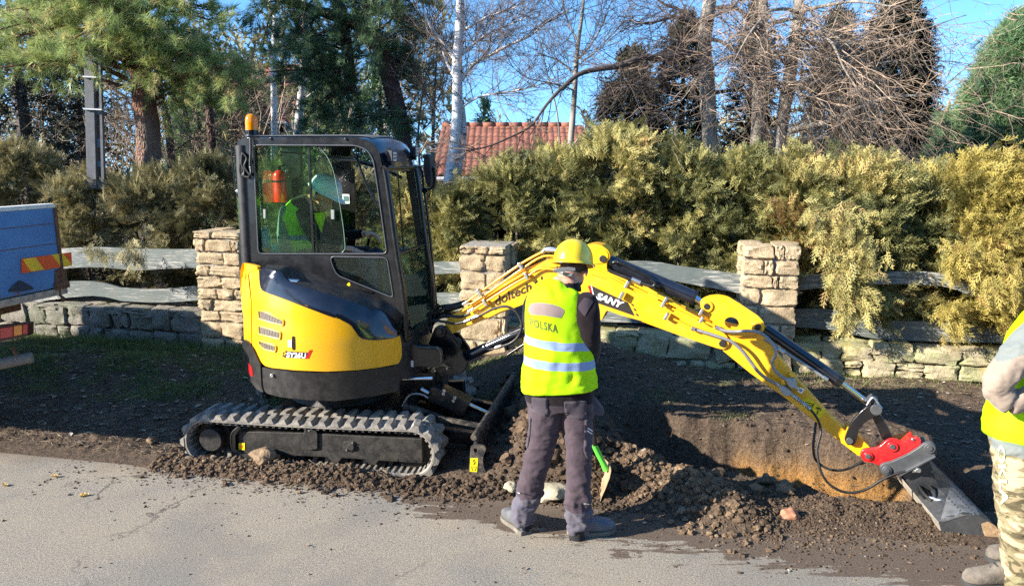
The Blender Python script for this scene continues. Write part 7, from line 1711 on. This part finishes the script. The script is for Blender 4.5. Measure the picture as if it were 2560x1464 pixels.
bare('birch_tree',[[(682,420,12.9,.06),(682,300,12.9,.055),(680,180,12.9,.05),(684,40,12.9,.04)]],[],M['birch'],M['twig'],'thin pale birch trunk just right of the amber beacon',53,10,1)
bare('young_tree',[[(1412,420,9.6,.045),(1420,340,9.6,.040),(1428,240,9.6,.034),(1435,130,9.6,.028),(1448,30,9.6,.02),(1455,-60,9.6,.015)],[(1395,400,9.6,.012),(1385,280,9.6,.010),(1360,180,9.6,.008),(1340,90,9.6,.006)]],
 [[(1430,190,9.6,.014),(1385,150,9.6,.010),(1330,130,9.5,.006)],[(1434,150,9.6,.014),(1480,90,9.6,.010),(1510,30,9.6,.007)],[(1428,230,9.6,.012),(1380,215,9.5,.009),(1300,190,9.4,.006)],[(1438,100,9.6,.012),(1410,50,9.6,.009),(1400,-10,9.6,.006)],[(1430,170,9.6,.010),(1500,110,9.5,.008),(1570,60,9.5,.005)],[(1415,370,9.6,.012),(1460,320,9.5,.009),(1530,250,9.5,.006)]],
 M['greybark'],M['twigd'],'slender young tree with a straight grey stem right of the roof',54,26,2,.9,.005,curl=.3)
Rn=random.Random(3)
lim=[[(1752,130,9.9,.055),(1700,137,9.7,.05),(1620,142,9.5,.042),(1540,160,9.3,.036),(1450,182,9.2,.03),(1390,225,9.1,.022),(1330,300,9.0,.014),(1240,355,8.9,.012),(1160,372,8.8,.008)]]
for k in range(9):
    x0,y0=Rn.choice([(1760,140),(1750,60),(1765,20),(1768,230),(1745,100)]); dx=Rn.choice([-1,1,-1])*Rn.uniform(90,260); dy=Rn.uniform(-120,170); Yq=Rn.uniform(8.9,10.3)
    lim.append([(x0,y0,9.9,.03),(x0+dx*.35,y0+dy*.15-15,(9.9+Yq)/2,.022),(x0+dx*.7,y0+dy*.5,Yq,.014),(x0+dx,y0+dy,Yq,.006)])
bare('bare_tree',[[(1775,470,9.9,.105),(1768,380,9.9,.10),(1762,300,9.9,.10),(1758,200,9.9,.105),(1750,110,9.9,.10),(1765,0,9.9,.085),(1770,-80,9.9,.07)]],lim,M['greybark'],M['twig'],'bare tree with a straight grey trunk and one long low limb reaching left',55,17,2,1.0,.007,trunkmat=M['twigd'],up=.0,curl=.4)
lim=[]
for k in range(24):
    x0,y0=Rn.choice([(1885,210),(1890,150),(1960,160),(1970,90),(1950,230),(1900,60),(1985,30)]); dx=Rn.uniform(-230,330); dy=Rn.uniform(-140,210)+ (30 if dx>0 else 0); Yq=Rn.uniform(8.6,10.2)
    lim.append([(x0,y0,9.7,.026),(x0+dx*.35,y0+dy*.1-20,(9.7+Yq)/2,.018),(x0+dx*.7,y0+dy*.5-5,Yq,.010),(x0+dx,y0+dy+20,Yq,.005)])
lim.append([(1960,330,9.7,.045),(2040,305,9.5,.04),(2130,270,9.3,.03),(2220,245,9.1,.02),(2330,225,9.0,.010),(2460,120,8.9,.005)])
lim.append([(1990,100,9.7,.03),(2100,110,9.5,.02),(2230,90,9.3,.012),(2400,40,9.1,.005)])
lim.append([(1990,180,9.7,.03),(2120,170,9.5,.02),(2250,150,9.3,.010),(2420,160,9.1,.005)])
bare('bare_tree',[[(1878,480,9.7,.095),(1880,400,9.7,.09),(1884,300,9.7,.08),(1886,210,9.7,.08),(1895,90,9.7,.07),(1900,-60,9.7,.05)],[(1925,480,9.75,.085),(1935,380,9.75,.085),(1950,270,9.75,.085),(1968,160,9.75,.08),(1985,30,9.75,.065),(1990,-60,9.75,.05)]],lim,M['greybark'],M['twigl'],'bare tree with two pale trunks and a wide tangle of tan twigs',56,14,2,1.15,.007,up=-.12,trunkmat=M['greybark'],curl=.55)
bare('bare_shrub',[[(1075,480,11.5,.03),(1078,300,11.5,.025),(1085,150,11.5,.015),(1090,30,11.5,.008)],[(1050,480,11.6,.02),(1040,330,11.6,.018),(1060,180,11.6,.01)]],[[(1078,300,11.5,.01),(1050,200,11.5,.008),(1030,120,11.5,.005)],[(1080,260,11.5,.01),(1110,200,11.4,.007),(1130,110,11.4,.004)]],M['greybark'],M['twig'],'leafless many stemmed shrub left of the white birch',57,50,2,.9,.005)
bare('bare_tree',[[(430,470,11.8,.06),(420,330,11.8,.06),(400,230,11.9,.05),(385,150,11.9,.03)],[(470,330,12.0,.035),(455,230,12.0,.03),(460,100,12,.025)],[(530,420,11.5,.07),(525,330,11.5,.065),(515,200,11.6,.05)]],[[(440,300,11.8,.015),(490,350,11.7,.012),(560,330,11.6,.008)],[(430,380,11.8,.012),(500,330,11.7,.01),(590,290,11.6,.006)],[(250,200,11,.02),(290,230,10.9,.015),(335,260,10.6,.012)],[(245,290,11,.012),(290,310,10.9,.01),(340,350,10.6,.008)]],M['pinebark2'],M['twigl'],'thin leaning grey brown trunks between the orange pine and the beacon',58,40,2,1.0,.006,up=-.05,curl=.45)
# ---- far backdrop of trees (reads as one mass) ----
RNG=np.random.default_rng(77); n=5200
xs=RNG.uniform(-26,22,n); Yb=RNG.uniform(24,32,n); hh=np.where(xs<-2.5,6.5,np.where(xs<6,2.2,3.0)); zz=RNG.uniform(-.8,1,n)*hh
P_=np.stack([xs,Yb,zz+.6],1); D=rnorm(n)+np.array([0,-.5,.3]); v,f,t=foliage_mesh('b',P_,D,3,.5,np.full(n,.85),np.clip(RNG.normal(.4,.2,n),0,1),(FV2,FF2),.3)
fb=link('far_wood',mesh_np('far_wood',v,f,t),M['thujad']); props(fb,'far wood of conifers filling the gaps behind the pines','trees',kind='stuff')
RNG=np.random.default_rng(78); mb=MB()
for k in range(900):
    x=random.uniform(-9,-1.2); Y=random.uniform(13,19); p=Vector((x*Y/11,Y,random.uniform(.2,3.2))); d=Vector((random.gauss(0,.6),random.gauss(0,.3),1+random.gauss(0,.4))).normalized(); mb.tube([p,p+d*.5,p+d*1.0+Vector((random.gauss(0,.15),0,0))],[.012,.009,.004],3,False)
o=mb.build('undergrowth',M['twigl']); props(o,'tangle of pale leafless stems in the garden behind the pines','undergrowth',kind='stuff')
# ---- hedge across the road behind the viewer: it is what the cab windows mirror ----
RNG=np.random.default_rng(79); n=5000; P_=np.stack([RNG.uniform(-14,14,n),RNG.uniform(-8.2,-7.4,n),RNG.uniform(0,6.2,n)],1); D=rnorm(n)+np.array([0,1.0,.2]); v,f,t=foliage_mesh('b',P_,D,2,.5,np.full(n,.42),np.clip(RNG.normal(.4,.15,n),0,1),(FV2,FF2),.15)
k_=len(v); cx_=np.array([(a_,b_,c_) for c_ in (0,6.0) for b_ in (-9.3,-8.3) for a_ in (-14,14)],float); v=np.concatenate([v,cx_]); f=np.concatenate([f,np.array([(0,1,3),(0,3,2),(4,5,7),(4,7,6),(0,1,5),(0,5,4),(2,3,7),(2,7,6),(0,2,6),(0,6,4),(1,3,7),(1,7,5)])+k_]); t=np.concatenate([t,np.full(8,.1)])
hb_=link('roadside_hedge',mesh_np('roadside_hedge',v,f,t),M['thujad']); props(hb_,'evergreen hedge along the opposite side of the road','hedge',kind='stuff')
# ---- orange roofed house ----
M['tile']=simple('orange_roof_tile',(.25,.092,.052),.85,0,.3,3,bmp=.003,bscale=40,dust=.3,dustcol=(.30,.14,.09)); M['wall']=simple('cream_render',(.50,.47,.42),.9,0,.1,5)
def tile_mesh(w,l):
    mb=MB(); rows=[]
    for j in range(3):
        rows.append([Vector((w*i/8,l*j/2,.011*sin(pi*min(1,i/5.0)) if i<=5 else -.012*sin(pi*(i-5)/3.0))) for i in range(9)])
    mb.grid(rows); rows2=[[p-Vector((0,0,.014)) for p in rows[0]],rows[0]]; mb.grid(rows2); return mb.mesh('roof_tile')
def house(x0,x1,ridge_px,eave_px,Yr,Ye,lab,cols,rws,seed):
    a=px(x0,ridge_px,Yr); b=px(x1,ridge_px,Yr); c=px(x0,eave_px,Ye); d=px(x1,eave_px,Ye); X0=min(a.x,c.x)-.3; X1=max(b.x,d.x)+.3
    zr=a.z; ze=c.z; root=empty('house',((X0+X1)/2,Yr,0),lab,'house')
    slope=Vector((0,Yr-Ye,zr-ze)); ln=slope.length; sv=slope.normalized(); nv=Vector((1,0,0)).cross(sv)
    mb=MB(); mb.prism([Vector((X0,Ye,ze-.05)),Vector((X1,Ye,ze-.05)),Vector((X1,Yr,zr-.05)),Vector((X0,Yr,zr-.05))],Vector((0,0,-.06))); mb.prism([Vector((X0,Yr+.02,zr-.05)),Vector((X1,Yr+.02,zr-.05)),Vector((X1,2*Yr-Ye,ze-.05)),Vector((X0,2*Yr-Ye,ze-.05))],Vector((0,0,-.06))); rf=mb.build('roof',M['tile'],root)
    tw_=(X1-X0)/cols; tl=ln/rws; tm_=tile_mesh(tw_*1.04,tl*1.12); tm_.materials.append(M['tile']); tm_.shade_smooth(); base=rootloc(rf); R=Matrix((Vector((1,0,0)),sv,nv)).transposed().to_4x4(); rr=random.Random(seed)
    for j in range(rws):
        for i in range(cols):
            o=bpy.data.objects.new('roof_tile',tm_); COL.objects.link(o); o.parent=rf; p=Vector((X0+i*tw_,Ye,ze))+sv*(j*tl)+nv*(.01+.012*(rws-j)/rws+rr.uniform(-.006,.006)); o.matrix_local=Matrix.Translation(p-base)@R@Matrix.Rotation(-.05+rr.uniform(-.02,.02),4,'X')
    nr=int((X1-X0)/.38); mb0=MB(); mb0.tube([Vector((0,0,0)),Vector((.40,0,0))],[.085,.10],10); rm=mb0.mesh('ridge_tile'); rm.materials.append(M['tile']); rm.shade_smooth()
    for i in range(nr): o=bpy.data.objects.new('ridge_tile',rm); COL.objects.link(o); o.parent=rf; o.location=Vector((X0+i*.38,Yr,zr+.0))-base
    mb=MB(); mb.tube([Vector((X0-.05,Ye-.06,ze-.08)),Vector((X1+.05,Ye-.06,ze-.08))],.06,8); mb.build('gutter',simple('pale_gutter',(.45,.42,.40),.5),root,smooth=True)
    mb=MB(); mb.add([(X0+.2,Ye+.4,-3),(X1-.2,Ye+.4,-3),(X1-.2,Ye+.4,ze-.04),(X0+.2,Ye+.4,ze-.04)],[(0,1,2,3)]); mb.prism([Vector((X0+.2,Ye+.4,-3)),Vector((X1-.2,Ye+.4,-3)),Vector((X1-.2,Ye+.4,ze-.02)),Vector((X0+.2,Ye+.4,ze-.02))],Vector((0,2*(Yr-Ye)-.8,0))); mb.build('wall',M['wall'],root)
    return root
house(1125,1425,312,437,21.5,18.5,'low house with an orange tiled roof behind the white birch',24,12,1)
house(2270,2420,366,440,30,27,'far house whose red roof shows in the gap beside the dark spruce',9,8,2)
house(560,690,165,300,34,28,'far house with a dark red roof glimpsed through the pines left of the beacon',10,9,3)
# ---- concrete pole ----
PY=9.4; CP=empty('utility_pole',tuple(px(228,480,PY)),'slotted grey concrete utility pole rising from the hedge left of the orange pine','pole')
M['conc']=simple('grey_concrete',(.13,.13,.135),.85,0,.15,12,bmp=.004,bscale=80)
def lerp2(a,b,t): return (a[0]+(b[0]-a[0])*t,a[1]+(b[1]-a[1])*t)
L0,L1=(203,-60),(216,470); 
fl_=[px(*p,PY) for p in ((203,-60),(226,-60),(240,470),(216,470))]
mb=MB(); mb.prism(fl_,Vector((0,.10,0))); mb.build('flange',M['conc'],CP,bevel=.006)
web=[(222,-60),(243,-60),(259,470),(237,470)]; holes=[]
for y0,y1 in ((150,205),(226,268),(284,346),(366,402),(415,450),(80,135),(10,60)):
    t0=(y0+60)/530; t1=(y1+60)/530; xl0=224+14*t0+5; xr0=241+16*t0-5; xl1=224+14*t1+5; xr1=241+16*t1-5; holes.append([px(*p,PY+.02) for p in rnd([(xl0,y0),(xr0,y0),(xr1,y1),(xl1,y1)],5)])
mb=MB(); mb.prism([px(*p,PY+.02) for p in web],Vector((0,.05,0)),0,holes); mb.build('slotted_web',M['conc'],CP)
mb=MB(); mb.prism([px(*p,PY+.13) for p in ((222,-60),(241,-60),(256,470),(237,470))],Vector((0,.03,0))); mb.build('rear_flange',M['conc'],CP)
for y in (191,271): 
    t=(y+60)/530; a=px(203+12*t,y,PY-.012); b=px(243+15*t,y+2,PY-.012); mb=MB(); mb.obox((a+b)/2+Vector((0,.055,0)),b-a,(0,1,0),(0,0,1),(b-a).length+.02,.14,.018); mb.build('steel_band',simple('pale_band',(.6,.6,.6),.4),CP,bevel=.002)
# ---- grass, leaves, straw ----
def grass():
    R=random.Random(9); vs=[];fs=[];ts=[]
    def blade(x,y,h,t):
        z=gz(x,y)-.005; a=R.uniform(0,6.28); w=R.uniform(.0016,.003); lx,ly=R.gauss(0,.45)*h,R.gauss(0,.45)*h; c,s=cos(a)*w,sin(a)*w; n=len(vs)
        vs.extend([(x-c,y-s,z),(x+c,y+s,z),(x+lx*.4-c*.7,y+ly*.4-s*.7,z+h*.6),(x+lx*.4+c*.7,y+ly*.4+s*.7,z+h*.6),(x+lx,y+ly,z+h*R.uniform(.75,1))]); fs.extend([(n,n+1,n+3),(n,n+3,n+2),(n+2,n+3,n+4)]); ts.extend([t*.6,t*.6,t,t,t+.1])
    cnt=0
    while cnt<26000:
        x=R.uniform(-6,-.6); e=R.uniform(1.0,3.05); y=yedge(x)+e; d=fbm(x,y,1.6,3,9.); k=sm(1.3,2.0,e+1.3*d)*sm(-.35,.05,d+.22*(e-1.6)+.1)
        if e>2.7: k=max(k,.8)
        if R.random()>k: continue
        blade(x,y,R.uniform(.03,.075)+(.07 if e>2.65 else 0)*R.random()+.02*max(0,d),min(1,max(0,R.gauss(.5,.2)))); cnt+=1
    for cx,cy,r,m_ in ((-.25,6.9,.28,900),(-.1,6.3,.15,300),(2.9,6.72,.5,900),(2.0,6.95,.4,300),(1.3,6.1,.12,160),(1.9,5.9,.10,90),(3.6,6.5,.5,500)):
        for k in range(m_): 
            x=cx+R.gauss(0,r); y=min(cy+R.gauss(0,r*.35),ywall(x)-.02); blade(x,y,R.uniform(.02,.06),R.uniform(.5,1))
    o=link('grass',mesh_np('grass',np.array(vs),np.array(fs),np.clip(np.array(ts),0,1)),leafmat('grass_blades',[(0,(.05,.07,.025)),(.5,(.125,.18,.05)),(.85,(.23,.27,.09)),(1,(.40,.35,.18))],.6,.3)); props(o,'short green grass on the verge and at the foot of the wall','grass',kind='stuff')
grass()
def litter():
    R=random.Random(12); vs=[];fs=[];ts=[]
    def leaf(x,y,s):
        z=gz(x,y)+.006; a=R.uniform(0,6.28); c,si=cos(a),sin(a); n=len(vs); t=R.random(); tilt=R.gauss(0,.35); tl2=R.gauss(0,.3)
        for (u,v_) in ((-1,0),(-.5,.45),(.1,.6),(.55,.35),(1,0),(.5,-.4),(0,-.55),(-.55,-.4)):
            uu,vv=u*s*R.uniform(.8,1.2),v_*s*R.uniform(.7,1.2); vs.append((x+uu*c-vv*si,y+uu*si+vv*c,z+abs(vv)*.5*abs(tilt)+uu*tl2*.4+.004)); ts.append(t)
        vs.append((x,y,z)); ts.append(t)
        for k in range(8): fs.append((n+8,n+k,n+(k+1)%8))
    for k in range(620): x=R.uniform(-5.5,-.9); leaf(x,yedge(x)+R.uniform(.3,3.0),R.uniform(.014,.042))
    for k in range(260): x=R.uniform(.0,4.5); leaf(x,yedge(x)+R.uniform(1.5,2.9),R.uniform(.012,.032))
    for k in range(26): x=R.uniform(-4,3); leaf(x,R.uniform(2.7,4.3)-.05*x,R.uniform(.010,.018))
    o=link('dry_leaves',mesh_np('dry_leaves',np.array(vs),np.array(fs),np.array(ts)),leafmat('dry_leaf_colours',[(0,(.12,.065,.04)),(.5,(.28,.19,.12)),(.8,(.44,.34,.25)),(1,(.58,.50,.42))],.8,.1)); props(o,'dry brown leaves scattered on the verge','leaves',kind='stuff')
    vs=[];fs=[];ts=[]
    def straw(x,y,l):
        z=gz(x,y)+.008; a=R.uniform(0,6.28); n=len(vs); w=.0016; dx,dy=cos(a)*l,sin(a)*l
        p=[(x+dx*(k/3-.5)+R.gauss(0,l*.06),y+dy*(k/3-.5)+R.gauss(0,l*.06),z+R.uniform(0,.012)) for k in range(4)]
        for q in p: vs.extend([(q[0]-dy/l*w,q[1]+dx/l*w,q[2]),(q[0]+dy/l*w,q[1]-dx/l*w,q[2]+.0015)]); ts.extend([.0,.0] if R.random()<0 else [R.random()]*2)
        for k in range(3): fs.extend([(n+2*k,n+2*k+1,n+2*k+3),(n+2*k,n+2*k+3,n+2*k+2)])
    for k in range(5200): x=R.uniform(-5.5,-.9); straw(x,yedge(x)+abs(R.gauss(0,1.0))+.15,R.uniform(.03,.14))
    for k in range(3000): x=R.uniform(.2,4.2); straw(x,min(yedge(x)+R.uniform(1.2,2.9),ywall(x)-.03),R.uniform(.03,.16))
    o=link('straw',mesh_np('straw',np.array(vs),np.array(fs),np.array(ts)),leafmat('straw_colours',[(0,(.07,.05,.03)),(.6,(.20,.15,.10)),(1,(.36,.29,.20))],.8,.1)); props(o,'dead grass stalks and roots lying on the soil','straw',kind='stuff')
litter()
# scraps on the road
for (x,y,nm,lab,r) in ((207,1233,'dropped_leaf','crumpled yellow leaf lying alone on the road at the left',.030),(133,1186,'dropped_leaf','thin tan leaf on the road near the shaded verge',.022),(10,1208,'dropped_leaf','small tan leaf on the road at the left edge of the photo',.02)):
    p=atZ(x*1.0055,y*1.0055,0); mb=MB(); R=random.Random(x)
    for k in range(4):
        c=p+Vector((R.uniform(-r,r),R.uniform(-r*.5,r*.5),.006+R.uniform(0,.01))); mb.prism([c+Vector((r*.7*cos(a)*R.uniform(.5,1),r*.4*sin(a),.008*sin(a*2))) for a in [2*pi*q/7 for q in range(7)]],Vector((0,0,.003)))
    o=mb.build(nm,simple('yellow_leaf',(.55,.34,.08),.7,0,.2,60)); props(o,lab,'leaf')
